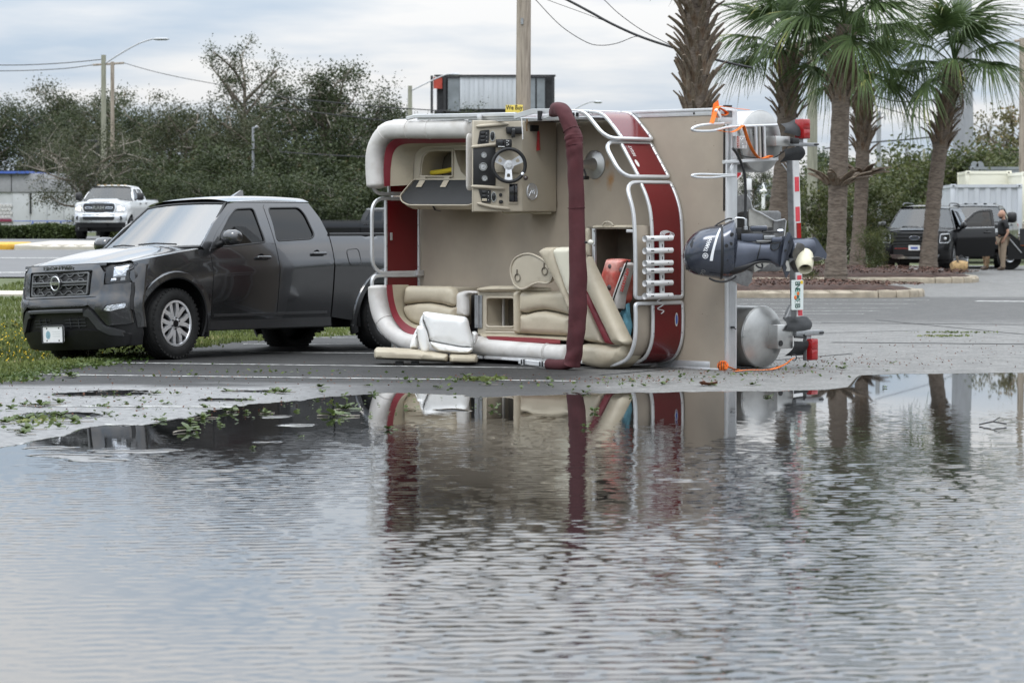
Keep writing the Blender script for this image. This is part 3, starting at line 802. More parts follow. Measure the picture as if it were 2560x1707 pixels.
def boot_me(seed):
    random.seed(seed);bm=NB()
    for s in (-1,1):       # a leaf base split like a V
        pts=[(0.0, s * 0.02,-0.02),(0.05, s * 0.05,0.11),(0.13, s * 0.085,0.24),(0.22 + random.uniform(0,.06), s * (0.10 + random.uniform(0,.03)),0.36)]
        sweep(bm, pts, sqp(0.085,0.03,.25), up=(1,0,0), scales=[1.35,1.1,.85,.5])
    return bm2me('leaf_base', bm, m_boot,50)
BOOT=[boot_me(s) for s in (1,2,3)]
def palm(label, base, crown, r, r2, boots, nfr, fr_s=1.0, skirt=0, ring=None, fr_pitch=(-60,80), seed=0, spin=0, boot_s=1.0, seam=True, yaw=None):
    """base, crown: (px, py) of foot and of crown centre at the foot's distance;boots: (z from, z to)"""
    random.seed(seed + 100)
    d=base[2]
    b=at(base[0], base[1], d);b.z=max(0.05, b.z) if base[3] is None else base[3]
    c=at(crown[0], crown[1], d + crown[2])
    o=thing('cabbage_palm', label, 'palm tree', tuple(b), group='cabbage palms on the planted islands')
    c=c - b
    mid=c * 0.5 + Vector((crown[3],0,0))
    pl=crom([Vector((0,0,-0.2)), Vector((0,0,0.35)) + mid * 0.02, mid, c],9)
    H=c.z
    bm=NB()
    def rr(z):
        t=max(0, z / H);q=r * (1.18 - 0.25 * min(1, t * 6)) if t < .2 else r * 0.95 + (r2 - r * .95) * max(0,(t - .45) / .55)
        return q * (1 + 0.025 * math.sin(z * 23) + 0.02 * math.sin(z * 61))
    tube(bm, crom(pl,4),1.0,16, scales=[rr(p.z) for p in crom(pl,4)])
    put('trunk', bm, m_ptrunk, o,70)
    def on(z):
        for p, q in zip(pl, pl[1:]):
            if p.z <= z <= q.z: return p.lerp(q,(z - p.z) / (q.z - p.z + 1e-6))
        return pl[-1].copy()
    if boots:
        z=boots[0];k=0
        while z < boots[1]:
            a=k * 2.39996;p=on(z);R_=rr(z) * 0.86
            e_=link('leaf_base', BOOT[k % 3], o)
            e_.location=p + Vector((math.cos(a), math.sin(a),0)) * R_
            e_.rotation_euler=(random.uniform(-.12,.12), random.uniform(-.25,.2), a + random.uniform(-.15,.15))
            s=boot_s * random.uniform(.8,1.15);e_.scale=(s, s, s * random.uniform(.8,1.1))
            z+=0.040 * boot_s ** 1.2;k+=1
    if ring:
        for k in range(7):
            a=k * 0.9 + .3;e_=link('leaf_base', BOOT[k % 3], o)
            e_.location=on(ring) + Vector((math.cos(a), math.sin(a),0)) * rr(ring) * .95
            e_.rotation_euler=(random.uniform(-.3,.3), random.uniform(.15,.75), a);e_.scale=(1.5,2.6,1.15)
    for k in range(nfr):
        f=(k + random.random() * .8) / nfr
        a=k * 2.39996 + spin if yaw is None else yaw[0] + (yaw[1] - yaw[0]) * ((k * 0.618) % 1.0)
        pit=rad(fr_pitch[1] + (fr_pitch[0] - fr_pitch[1]) * f ** 0.8 + random.uniform(-10,10))
        e_=link('frond', FR[k % 5], o)
        e_.location=c + Vector((0,0,0.28 - 0.55 * f))
        e_.rotation_euler=(random.uniform(-.3,.3),-pit, a)
        s=fr_s * random.uniform(.85,1.12);e_.scale=(s, s, s)
    for k in range(skirt):
        a=k * 2.1;e_=link('frond', FRD[k % 2], o)
        e_.location=c + Vector((math.cos(a) * .1, math.sin(a) * .1,-0.45));e_.rotation_euler=(0, rad(78 + random.uniform(-8,10)), a);e_.scale=(.55,.42,.5)
    return o
palm('stout palm with a thick coat of leaf bases, rising behind the boat stern',(1740,751,58,0.1),(1742,-6,0,0.0),0.21,0.25,(3.3,5.75),12,0.85,0, None,(48,88),1, boot_s=1.2)
palm('palm with low spreading fronds next to the boat stern, leaning slightly',(1930,702,74,0.22),(1972,128,0,0.10),0.26,0.22,(3.7,5.3),16,1.06,0, None,(-14,82),2,0.7, boot_s=1.2)
palm('palm with a ring of dead leaf bases halfway up its trunk',(2090,708,71,0.22),(2110,62,0,-0.02),0.235,0.19,(3.95,5.4),17,1.12,5,2.15,(-12,82),3,0.2, boot_s=1.0)
palm('slender palm close behind the ring-marked palm, ragged brown collar',(2144,684,84,0.2),(2158,178,0,0.05),0.2,0.19,(3.15,5.2),12,1.0,3,2.6,(-12,76),4,1.9, boot_s=1.15)
palm('leaning palm in front of the black car',(2322,684,84.5,0.2),(2385,160,0,-0.1),0.225,0.18,(3.3,5.5),18,1.15,2, None,(-14,84),5,0.9, boot_s=1.15)

RB='shrubs and small trees behind the planted islands'
for v, px, yt, d, wd, rz, z0, lb in [
    ('bush',2175,415,90,1.15,0.3,0.1, 'tall dense green shrub between the slender palm and the black car'),
    ('bush',2188,548,80,0.75,2.3,0.1, 'low leafy bush hiding the near corner of the black car'),
    ('bush2',2040,420,88,0.9,1.1,0.1, 'thin yellow-green shrub between the propeller and the ring-marked palm'),
    ('bush2',2018,600,68,0.8,4.1,0.12, 'small leafy plant with pale flowers behind the propeller'),
    ('bush2',1975,520,96,1.0,5.1,0.0, 'open twiggy shrub behind the trailer tail bar'),
    ('bush',1900,505,118,1.3,0.9,0.0, 'round dark bush seen through the gap above the engine'),
    ('bush',2110,360,118,1.2,3.3,0.0, 'broad green shrub behind the palm pair'),
    ('bush',2290,335,122,1.15,1.9,0.0, 'tall olive shrub behind the black car roof'),
    ('bush2',2350,330,126,1.3,2.9,0.0, 'yellowing shrub behind the leaning palm'),
    ('bush',2430,320,124,1.3,0.2,0.0, 'olive tree crown above the cream container'),
    ('bush',2535,340,128,1.2,4.0,0.0, 'dense green crown above the grey containers'),
    ('cyp',2530,232,150,1.0,1.0,0.0, 'feathery rust-tinted tree at the far right'),
    ('cyp',2440,300,158,1.0,2.0,0.0, 'smaller feathery tree beside the steel pole'),
    ('pine',2290,372,230,1.0,2.0,0.0, 'distant pine standing against the pale sky'),
    ('pine',2085,365,220,1.2,5.0,0.0, 'distant pine behind the ring-marked palm'),
    ('pine',2230,400,235,1.3,3.0,0.0, 'low distant pine beyond the wooden poles'),
    ('oak',1880,392,170,0.9,3.0,0.0, 'dark oak seen under the upper pontoon'),
    ('oak2',2010,385,185,1.1,1.0,0.0, 'grey-green oak behind the mossy pole'),
    ('oak',2190,430,190,1.2,2.0,0.0, 'dark oak beyond the slender palm'),
    ('shrub',1960,545,130,1.2,2.0,0.0, 'dark shrub below the tail bar in the distance'),
    ('oak',2620,330,165,1.2,2.0,0.0, 'dark oak past the containers at the edge of the lot'),
]: tree(v, px, yt, d, lb, RB, 'shrub' if v.startswith(('bush', 'shrub')) else ('pine_tree' if v == 'pine' else 'tree'), wd, rz, z0, 'shrub' if v.startswith(('bush', 'shrub')) else 'tree')

# ------------------------------------------------------------------ poles, lamps, cables
def pole(name, label, px, ytop, y, r, m, cat='pole', z0=None, lean=0.0, px1=None, parts=None, n=14):
    b=at(px if px1 is None else px1,551, y);z0=terr(b.x, y) if z0 is None else z0
    t=at(px, ytop, y)
    o=thing(name, label, cat,(b.x, y, z0))
    bm=NB()
    P=[Vector((0,0,-0.3)), Vector((0,0,0.5)), Vector(((t.x - b.x) * .5,0,(t.z - z0) * .5)), Vector((t.x - b.x,0, t.z - z0))]
    tube(bm, crom(P,4), r, n, scales=[1.12 - 0.2 * i / 12 for i in range(13)])
    put('shaft', bm, m, o)
    return o, Vector((b.x, y, z0))
def arm(o, O, pts, y, r, m, lamp=True, m2=None):
    P=[at(px, py, y) - O for px, py in pts]
    bm=NB();tube(bm, crom(P[:-1],5), r,8);put('arm', bm, m, o)
    if lamp:
        bm=NB();a, b=P[-2], P[-1]
        sweep(bm,[a, a.lerp(b,.3), a.lerp(b,.8), b], circ(1,10,.45), scales=[.05,.16,.15,.04]);put('lamp_head', bm, m2 or m, o)
o, O=pole('utility_pole', 'thick weathered wooden pole rising behind the boat',1310,-60,60,0.15, m_wood, 'utility pole',0.0, px1=1305, n=20)
bm=NB()
for z in (5.4,6.3): box(bm,(0.0,-0.16, z),(0.05,0.02,0.12))
put('bracket', bm, m_steel, o)
# small yellow notice on that pole
s0, s1=at(1264,263,59.75), at(1307,292,59.75)
sg=thing('notice_board', 'yellow notice with black lettering fixed to the thick wooden pole', 'sign',((s0.x + s1.x) / 2,59.72,(s0.z + s1.z) / 2))
bm=NB();box(bm,(0,0,0),(s1.x - s0.x,0.012, s0.z - s1.z), bev=0.003)
put('board', bm, mat('yellow_sign_face',(0.80,0.62,0.12),0.6, var=0.05), sg)
link('lettering', text_me('We Buy',0.125,0.001, m_black,0.003, sx=.78), sg, fr((0,-0.008,0.06),(1,0,0),(0,0,1)))

m_lamp=mat('grey_lamp_metal',(0.42,0.43,0.44),0.5,0.3, var=0.1)
o, O=pole('street_lamp', 'grey wooden street lamp pole behind the white truck with a long arm',259,138,140,0.12, m_wood2, 'street lamp')
arm(o, O,[(264,158),(300,135),(345,110),(380,98),(424,98)],139.9,0.035, m_lamp)
o, O=pole('utility_pole', 'thin brown pole just behind the long-armed street lamp',281,155,150,0.10, m_wood, 'utility pole')
bm=NB();P=[at(232,163,150) - O, at(310,158,150) - O];sweep(bm, P, sqp(.12,.1));put('crossarm', bm, m_wood, o)
o, O=pole('street_lamp', 'short black lamp post with a flat head in front of the oaks',244,352,136,0.07, m_black, 'street lamp')
bm=NB();p=at(230,354,136) - O;box(bm, p,(0.5,0.3,0.14), bev=.03);put('lamp_head', bm, m_black, o)
o, O=pole('street_lamp', 'pale short lamp pole with bracket among the dark trees',633,318,140,0.07, m_conpole, 'street lamp')
arm(o, O,[(633,322),(637,320),(645,316)],139.9,0.04, m_conpole, True)
o, O=pole('street_lamp', 'grey wooden lamp pole beside the billboard, arm over the signs',1025,215,130,0.10, m_wood2, 'street lamp')
arm(o, O,[(1030,226),(1075,204),(1112,188),(1125,186),(1150,187)],129.9,0.03, m_lamp)
o, O=pole('street_lamp', 'slim lamp arm showing above the boat deck',1395,300,150,0.09, m_conpole, 'street lamp')
arm(o, O,[(1398,306),(1440,272),(1470,257),(1482,255),(1506,256)],149.9,0.03, m_lamp)
pole('utility_pole', 'mossy greenish wooden pole behind the trailer lights',2031,-60,92,0.155, m_wood2, 'utility pole',0.0, n=18)
o, O=pole('transmission_pole', 'thick grey steel pole behind the leaning palm',2405,-80,131,0.43, m_conpole, 'utility pole',0.0, px1=2412, n=24)
bm=NB()
for z in (3.2,4.6,6.0): tube(bm,[(0.43,-0.05, z),(0.53,-0.05, z)],0.02,6)
put('step_bolt', bm, m_steel, o)
o, O=pole('utility_pole', 'grey utility pole between the slender palm and the leaning palm',2197,278,140,0.11, m_conpole, 'utility pole',0.0)
bm=NB();tube(bm,[at(2197,285,140) - O, at(2212,283,140) - O, at(2213,300,140) - O],.03,6);put('bracket', bm, m_steel, o)
pole('utility_pole', 'distant thin grey pole left of the leaning palm',2268,365,170,0.12, m_conpole, 'utility pole',0.0)
pole('utility_pole', 'farthest short pole near the distant pines',2310,372,200,0.10, m_wood2, 'utility pole',0.0)
o, O=pole('utility_pole', 'dark wooden pole with crossarm at the far right edge',2556,96,120,0.13, m_wood, 'utility pole',0.0)
bm=NB();sweep(bm,[at(2536,103,120) - O, at(2600,100,120) - O], sqp(.12,.1));put('crossarm', bm, m_wood, o)
def wire(label, pts, y, r):
    if not isinstance(y,(list, tuple)): y=[y] * len(pts)
    bm=NB();tube(bm, crom([at(px, py, d) for (px, py), d in zip(pts, y)],8), r,5)
    tag(put('overhead_cable', bm, m_wire), label, 'cable', 'overhead cables')
wire('thick black bundled cable slanting down from the wooden pole to the palms',[(1330,-42),(1417,0),(1476,31),(1531,61),(1603,93),(1691,122),(1790,150),(1880,170)],60.5,0.026)
wire('slack thin cable looping below the thick bundled cable',[(1326,-15),(1339,0),(1402,65),(1466,106),(1505,114),(1545,108),(1584,93),(1603,93)],60.4,0.008)
wire('faint straight wire above the slack loop',[(1340,-14),(1368,0),(1450,30),(1531,60)],60.6,0.006)
wire('twisted service wire crossing to the first palm',[(1480,-22),(1510,0),(1545,33),(1600,73),(1660,105),(1692,120)],60.7,0.008)
wire('heavy cable passing behind the palm crowns',[(1740,-18),(1781,4),(1840,24),(1913,54),(1990,84),(2100,122),(2240,160),(2400,190)],100,0.03)
wire('black wire crossing the steel pole at the top right',[(2290,36),(2377,50),(2462,58),(2560,64),(2660,66)],100,0.022)
wire('sagging cable between the two right-hand palms',[(2188,240),(2225,251),(2261,255),(2300,254),(2345,248)],98,0.022)
wire('low dark cable behind the leaning palm',[(2060,372),(2184,356),(2260,350),(2331,343),(2440,334)],136,0.035)
wire('thin wire dropping towards the distant pines',[(2190,265),(2260,285),(2331,306),(2420,340)],139,0.018)
wire('upper thin wire left of the street lamp pole',[(-40,163),(60,163),(160,158),(258,149)],140,0.02)
wire('lower thin wire left of the street lamp pole',[(-40,178),(60,177),(160,172),(232,163)],150,0.02)
wire('thin wire running right from the brown pole',[(310,158),(380,178),(460,196),(560,214)],149,0.016)
wire('pale wire across the oaks left of the billboard',[(640,236),(790,252),(960,268),(1150,280)],126,0.022)
wire('second pale wire lower across the oaks',[(660,268),(740,275),(860,290),(1000,306)],126,0.022)
wire('lowest wire across the dark trees beside the boat bow',[(700,380),(770,385),(860,390),(960,394)],124,0.022)

# ------------------------------------------------------------------ billboard
d=190
bx0, bx1=at(1090,551, d).x, at(1385,551, d).x;bz1, bz0=at(0,190, d).z, at(0,284, d).z
o=thing('billboard', 'blank grey panelled billboard in a black frame behind the boat', 'billboard',((bx0 + bx1) / 2, d,0))
W_=bx1 - bx0;cx=(bx0 + bx1) / 2
m_bb=mat('bare_billboard_panel',(0.50,0.52,0.56),0.6, var=0.14, scale=0.7, aniso=(5,5,0.6))
m_bb2=mat('dark_billboard_back',(0.03,0.03,0.033),0.8, var=0.3)
m_bb3=mat('grey_ply_panel',(0.21,0.23,0.25),0.8, var=0.25, scale=1.2)
bm=NB();box(bm,(0,0.25,(bz0 + bz1) / 2),(W_ - .1,0.1, bz1 - bz0 - .1));put('back_board', bm, m_bb2, o)
def bxp(px): return at(px,551, d).x - cx
segs=list(np.linspace(1150,1292,13)) ;pm=None
for i,(a, b) in enumerate(zip(segs, segs[1:])):
    bm=NB();box(bm,((bxp(a) + bxp(b)) / 2,-0.02 + 0.015 * (i % 2),(bz0 + bz1) / 2 + .1),(bxp(b) - bxp(a) - .006,0.06, bz1 - bz0 - .35), bev=.01);put('panel', bm, m_bb, o)
for a, b in [(1120,1149),(1325,1338),(1342,1362)]:
    bm=NB();box(bm,((bxp(a) + bxp(b)) / 2,0.02,(bz0 + bz1) / 2),(bxp(b) - bxp(a),0.06, bz1 - bz0 - .3));put('side_panel', bm, m_bb3, o)
bm=NB();box(bm,(bxp(1095),-0.05, bz1 - .45),(.55,.06,.7));put('torn_poster', bm, mat('torn_red_poster',(0.42,0.06,0.04),0.8, var=0.2), o)
bm=NB()
for z, h in ((bz1,.12),(bz0 + .05,.2)): box(bm,(0,-0.1, z),(W_ + .2,0.12, h))
for px in (1080,1112,1383): box(bm,(bxp(px),-0.1,(bz0 + bz1) / 2),(.16,.12, bz1 - bz0))
put('frame', bm, m_bb2, o)
for px in (1150,1240,1330):
    bm=NB();box(bm,(bxp(px),0.4, bz0 / 2),(.3,.3, bz0));put('leg', bm, m_steel, o)

# ------------------------------------------------------------------ white building on the left
d=172;bx0, bx1=at(-160,551, d).x, at(215,551, d).x
gz=terr(bx0, d);Zt=at(0,434, d).z
o=thing('commercial_building', 'low white and grey building with a blue roof edge behind the hedge', 'building',((bx0 + bx1) / 2, d + 4, gz));cx=(bx0 + bx1) / 2
m_wallw=mat('white_render_wall',(0.52,0.53,0.54),0.85, var=0.1, scale=1.0)
m_wallg=mat('grey_fascia',(0.34,0.34,0.36),0.8, var=0.12)
m_brickw=mat('white_brick',(0.55,0.54,0.53),0.85, var=0.1, scale=2)
m_blue=mat('blue_trim',(0.06,0.12,0.42),0.5, var=0.1)
H_=Zt - gz
def bx(px): return at(px,551, d).x - cx
zf=at(0,481, d).z - gz
bm=NB();box(bm,(0,0, zf / 2),(bx1 - bx0,8, zf));put('wall', bm, m_wallw, o)
for a, b in ((-155,29),(31,110),(111,213)):
    bm=NB();box(bm,((bx(a) + bx(b)) / 2,-0.02,(zf + H_) / 2),(bx(b) - bx(a),8.2, H_ - zf), bev=.03);put('fascia_panel', bm, m_wallg, o)
bm=NB();box(bm,((bx(-158) + bx(76)) / 2,-.1, H_ + .06),(bx(76) - bx(-158),8.6,.14));put('roof_edge', bm, m_blue, o)
for k in range(12):
    for j in range(6):
        bm=NB();box(bm,(bx(-60) + k * .19 + .09 * (j % 2),-4.03,.45 + j * .21),(.175,.07,.19), bev=.01)
        if bx(-62) + k * .19 < bx(29): put('brick', bm, m_brickw, o)
        else: bm.free()
for a, b in ((33,75),(79,118),(119,160),(161,205)):
    bm=NB();box(bm,((bx(a) + bx(b)) / 2,-4.02, zf / 2),(bx(b) - bx(a),.06, zf - .06), bev=.01);put('wall_panel', bm, m_wallw, o)
bm=NB();box(bm,(bx(77),-4.08, zf * .72),(.08,.08, zf * .5));put('dark_gap_bar', bm, m_black, o)  # black bar in place of the shaded gap between two wall panels
bm=NB();box(bm,((bx(-60) + bx(30)) / 2,-4.12, at(0,551, d).z - gz),(bx(30) - bx(-60),.1,.14));put('plinth', bm, mat('burgundy_plinth',(0.22,0.03,0.07),.7), o)
# blue railing in front
d=150;r0, r1=at(34,551, d).x, at(205,551, d).x;gz=terr(r0, d);zt=at(0,553, d).z
o=thing('railing', 'thin blue zigzag railing between the hedge and the white building', 'railing',(r0, d, gz))
bm=NB();tube(bm,[(0,0, zt - gz),(r1 - r0,0, zt - gz)],.025,6);put('top_rail', bm, m_blue, o)
for px in (82,118,152,188):
    x=at(px,551, d).x - r0
    bm=NB();tube(bm,[(x,0, zt - gz),(x - .18,0,0)],.022,5);tube(bm,[(x,0, zt - gz),(x + .18,0,0)],.022,5);put('strut', bm, m_blue, o)

# ------------------------------------------------------------------ things seen in the gap behind the boat's stern
d=82;c=at(1821,424, d)
o=thing('stop_sign', 'red octagonal stop sign peeking out behind the boat stern post', 'road sign',(c.x, d,0))
def octo(R): return [(R * math.cos(rad(22.5 + 45 * i)), R * math.sin(rad(22.5 + 45 * i))) for i in range(8)]
bm=NB();panel(bm, octo(.40), lambda a, b, e_: Vector((a, e_, c.z + b)),.2,.01);put('border', bm, m_white, o)
bm=NB();panel(bm, octo(.365), lambda a, b, e_: Vector((a,-.008 + e_, c.z + b)),.2,.004);put('face', bm, mat('stop_sign_red',(0.40,0.012,0.018),.5, var=.06), o)
link('lettering', text_me('STOP',0.27,.002, m_white,.004, sx=.85), o, fr((0,-.012, c.z),(1,0,0),(0,0,1)))
bm=NB();box(bm,(.22,.05, c.z / 2 - .2),(.07,.04, c.z + .4));put('post', bm, m_steel, o)
d=95;c=at(1873,461, d)
o=thing('small_sign', 'small white sign on a grey post behind the engine', 'road sign',(c.x, d,0))
bm=NB();box(bm,(0,0, c.z),(.16,.03,.36), bev=.01);put('face', bm, m_white, o)
bm=NB();box(bm,(0,.04, c.z / 2),(.09,.06, c.z + .5));put('post', bm, m_steel, o)
d=150;c=at(1908,475, d)
o=thing('gate_post', 'white post with a pointed cap beyond the trees behind the trailer', 'post',(c.x, d,0))
bm=NB();box(bm,(0,0,1.4),(.16,.16,2.9));put('shaft', bm, m_white, o)
bm=NB();lathe(bm,[(.17,0),(.2,.1),(.1,.2),(.01,.5)],(0,0,2.85), n=10);put('cap', bm, m_white, o)
d=190;a, b=at(1900,470, d), at(1975,492, d)
o=thing('house', 'pale house with a grey roof far behind the trailer', 'building',((a.x + b.x) / 2, d,0))
bm=NB();box(bm,(0,0, b.z / 2 + .2),(b.x - a.x,3, b.z + .4));put('wall', bm, m_wallw, o)
bm=NB();loft(bm,[[(s,-1.9, b.z),(s,0, a.z + .3),(s,1.9, b.z),(s,0, b.z - .05)] for s in (-(b.x - a.x) / 2 - .3,(b.x - a.x) / 2 + .3)]);put('roof', bm, m_bb3, o)
for k in (-.5,.3):
    bm=NB();box(bm,(k,-1.53, b.z - .5),(.4,.06,.5));put('window', bm, m_blackgloss, o)
# trees added round the lot outside the view (they darken the horizon that paint and water mirror)
P=[]
for k in range(16000):
    a=random.uniform(rad(22), rad(338));r_=70 + 25 * random.random() + 6 * math.sin(a * 9);h_=(6.5 + 2.5 * math.sin(a * 7) + 1.5 * math.sin(a * 23)) * random.random() ** .8
    P.append((r_ * math.sin(a),12 + r_ * math.cos(a), h_))
V, Fc=cards(np.array(P), RNG.uniform(.7,1.5, len(P)))
tag(link('unseen_woods', np_mesh('unseen_woods', V, Fc, m_oak)), kind='stuff')
# ------------------------------------------------------------------ the pontoon boat lying on its side
# boat space: x along the deck towards the stern, y across the beam (now upright), z away from the deck
_o=gnd(1812,925)
BM=Matrix(((.694,0,-.72, _o.x),(-.72,0,-.694, _o.y),(0,1,0,0.0),(0,0,0,1)))
_n3=math.hypot(.694,.72)
BM=Matrix(((.694 / _n3,0,-.72 / _n3, _o.x),(-.72 / _n3,0,-.694 / _n3, _o.y),(0,1,0,0),(0,0,0,1)))
BI=BM.inverted()
_cl=BI @ CAMP
def bon(px, py, P0, n):
    """boat-space point of a pixel's ray on the plane through P0 with normal n"""
    d=BI.to_3x3() @ ray(px, py);n=Vector(n)
    return _cl + d * (n.dot(Vector(P0) - _cl) / n.dot(d))
def bp(px, py, c=0.0): return bon(px, py,(0,0, c),(0,0,1))
def ba(px, py, a=0.0): return bon(px, py,(a,0,0),(1,0,0))
Z2=lambda x, y: (900 + x / 3.408,260 + y / 3.408)
Z3=lambda x, y: (900 + x / 4.356,600 + y / 4.356)
Z4=lambda x, y: (1300 + x / 4.48,250 + y / 4.48)
Z5=lambda x, y: (1250 + x / 3.921,560 + y / 3.921)
Z6=lambda x, y: (1680 + x / 4.355,240 + y / 4.355)
Z7=lambda x, y: (1680 + x / 3.564,520 + y / 3.564)
ZC=lambda x, y: (1180 + x / 6.03,300 + y / 6.03)
ZM=lambda x, y: (1820 + x / 5.226,420 + y / 5.226)

m_deck=mat('beige_deck_vinyl',(0.385,0.328,0.262),0.8, var=0.10, scale=1.6, bump=0.12, bscale=120)
def speckle(m):
    """dirt specks and rust-coloured stains of the deck covering"""
    t=m.node_tree;b=t.nodes['Principled BSDF'];N=lambda ty: t.nodes.new('ShaderNode' + ty);lk=t.links.new
    src=b.inputs['Base Color'].links[0].from_socket
    tcn=N('TexCoord');v=N('TexVoronoi');v.inputs['Scale'].default_value=14;lk(tcn.outputs['Object'], v.inputs['Vector'])
    n=N('TexNoise');n.inputs['Scale'].default_value=2.0;lk(tcn.outputs['Object'], n.inputs['Vector'])
    r=N('MapRange');r.inputs['From Min'].default_value=.075;r.inputs['From Max'].default_value=.055;lk(v.outputs['Distance'], r.inputs['Value'])
    r2=N('MapRange');r2.inputs['From Min'].default_value=.47;r2.inputs['From Max'].default_value=.56;lk(n.outputs['Fac'], r2.inputs['Value'])
    sp=N('SeparateXYZ');lk(tcn.outputs['Object'], sp.inputs[0])
    r3=N('MapRange');r3.inputs['From Min'].default_value=-1.2;r3.inputs['From Max'].default_value=-0.4;lk(sp.outputs['X'], r3.inputs['Value'])
    mu=N('Math');mu.operation='MULTIPLY';lk(r.outputs[0], mu.inputs[0]);lk(r2.outputs[0], mu.inputs[1])
    mu2=N('Math');mu2.operation='MULTIPLY';lk(mu.outputs[0], mu2.inputs[0]);lk(r3.outputs[0], mu2.inputs[1])
    mx=N('MixRGB');lk(mu2.outputs[0], mx.inputs[0]);lk(src, mx.inputs[1]);mx.inputs[2].default_value=(0.05,0.042,0.035,1)
    cur=mx.outputs[0]
    for (x, y), rx, ry, k in [(Z4(1005,905),.05,.09,.8),(Z4(975,720),.04,.06,.5),(Z4(1000,560),.035,.06,.5),(Z4(860,890),.06,.05,.25),(Z4(1040,860),.03,.06,.5)]:
        p=bp(x, y)
        s=N('VectorMath');s.operation='SUBTRACT';lk(tcn.outputs['Object'], s.inputs[0]);s.inputs[1].default_value=(p.x, p.y,0)
        q=N('VectorMath');q.operation='MULTIPLY';lk(s.outputs[0], q.inputs[0]);q.inputs[1].default_value=(1 / rx,1 / ry,0)
        nn=N('TexNoise');nn.inputs['Scale'].default_value=18;lk(tcn.outputs['Object'], nn.inputs['Vector'])
        ln=N('VectorMath');ln.operation='LENGTH';lk(q.outputs[0], ln.inputs[0])
        ad=N('Math');ad.operation='MULTIPLY_ADD';ad.inputs[1].default_value=1.2;lk(nn.outputs['Fac'], ad.inputs[0]);lk(ln.outputs['Value'], ad.inputs[2])
        rr_=N('MapRange');rr_.inputs['From Min'].default_value=1.8;rr_.inputs['From Max'].default_value=.7;rr_.inputs['To Max'].default_value=k;lk(ad.outputs[0], rr_.inputs['Value'])
        m3=N('MixRGB');lk(rr_.outputs[0], m3.inputs[0]);lk(cur, m3.inputs[1]);m3.inputs[2].default_value=(0.36,0.17,0.04,1);cur=m3.outputs[0]
    lk(cur, b.inputs['Base Color'])
speckle(m_deck)
m_tan=mat('tan_vinyl',(0.47,0.415,0.315),0.48, var=0.09, scale=3, bump=0.16, bscale=40, col2=(0.39,0.335,0.25), c2=(0.54,0.74), c2scale=4)
m_tan2=mat('tan_moulded_plastic',(0.45,0.40,0.315),0.42, var=0.07, scale=2.5)
m_bol=mat('off_white_vinyl',(0.62,0.60,0.575),0.5, var=0.09, scale=4, bump=0.2, bscale=24, col2=(0.50,0.47,0.43), c2=(0.52,0.72), c2scale=5)
m_cream=mat('cream_vinyl',(0.64,0.61,0.50),0.45, var=0.05)
m_wht=mat('clean_white_vinyl',(0.80,0.80,0.79),0.42, var=0.04, bump=0.05, bscale=30)
m_mar=mat('maroon_vinyl',(0.19,0.018,0.028),0.5, var=0.12, scale=6)
m_panel=mat('red_metal_panel',(0.125,0.005,0.008),0.24, var=0.06, scale=2, coat=0.35)
m_cover=mat('maroon_canvas',(0.070,0.015,0.019),0.85, var=0.18, scale=5, bump=0.9, bscale=9, aniso=(1,1,1.0))
m_inner=mat('brown_locker_liner',(0.15,0.13,0.10),0.8, var=0.2)
m_lidblk=mat('black_lid_lining',(0.014,0.016,0.018),0.5, var=0.15, scale=5)

boat=thing('pontoon_boat', 'beige and red pontoon boat tipped onto its side beside the grey pickup', 'boat', M=BM)
def bpart(name, bm, m, parent=None, smooth=38, label=None):
    o=put(name, bm, m, parent or boat, smooth)
    if label: o['label']=label
    return o
def P2(pts, c, f=None): return [tuple(bp(*(f(*p) if f else p), c))[:2] for p in pts]
A1=-4.98
H_B=2.6
bm=NB();box(bm,(A1 / 2, H_B / 2,-.05),(-A1 - .004, H_B,.10));deck_o=bpart('deck', bm, m_deck)
bm=NB()
box(bm,(A1 / 2, H_B + .012,-.055),(-A1,.028,.15), bev=.004);box(bm,(A1 / 2, H_B - .022,.003),(-A1,.05,.008), bev=.002)
bpart('side_trim', bm, m_alu_w)
bm=NB();box(bm,(A1 / 2,-.0,-.055),(-A1,.03,.15), bev=.004);box(bm,(A1 / 2 - .1,.045,.003),(-A1 - .2,.07,.008), bev=.002);bpart('side_trim', bm, m_alu)
bm=NB();box(bm,(A1 - .01, H_B / 2,-.06),(.03, H_B,.16));bpart('bow_trim', bm, m_alu)
bm=NB();box(bm,(.016, H_B / 2,-.068),(.03, H_B + .02,.155), bev=.004)
for k in range(9): box(bm,(.034,.66,-.03 - .011 * k),(.006,1.25,.005))
bpart('transom_extrusion', bm, m_alu_w)
bm=NB();box(bm,(.004,2.02,.006),(.012,.85,.008));box(bm,(-.018,2.02,.004),(.010,.85,.006));bpart('rubber_strip', bm, m_black)
bm=NB()
for b_ in (.25,1.0,1.6,2.3): box(bm,(A1 / 2 + .2, b_,-.135),(-A1 - .7,.05,.07))
for k in range(10): box(bm,(-.35 - k * .48, H_B / 2,-.125),(.06, H_B - .1,.05))
bpart('cross_member', bm, m_alu)
bm=NB();lathe(bm,[(.012,0),(.012,.006),(.004,.009)],(-.42, H_B - .022,.006), n=10);bpart('screw', bm, m_black)

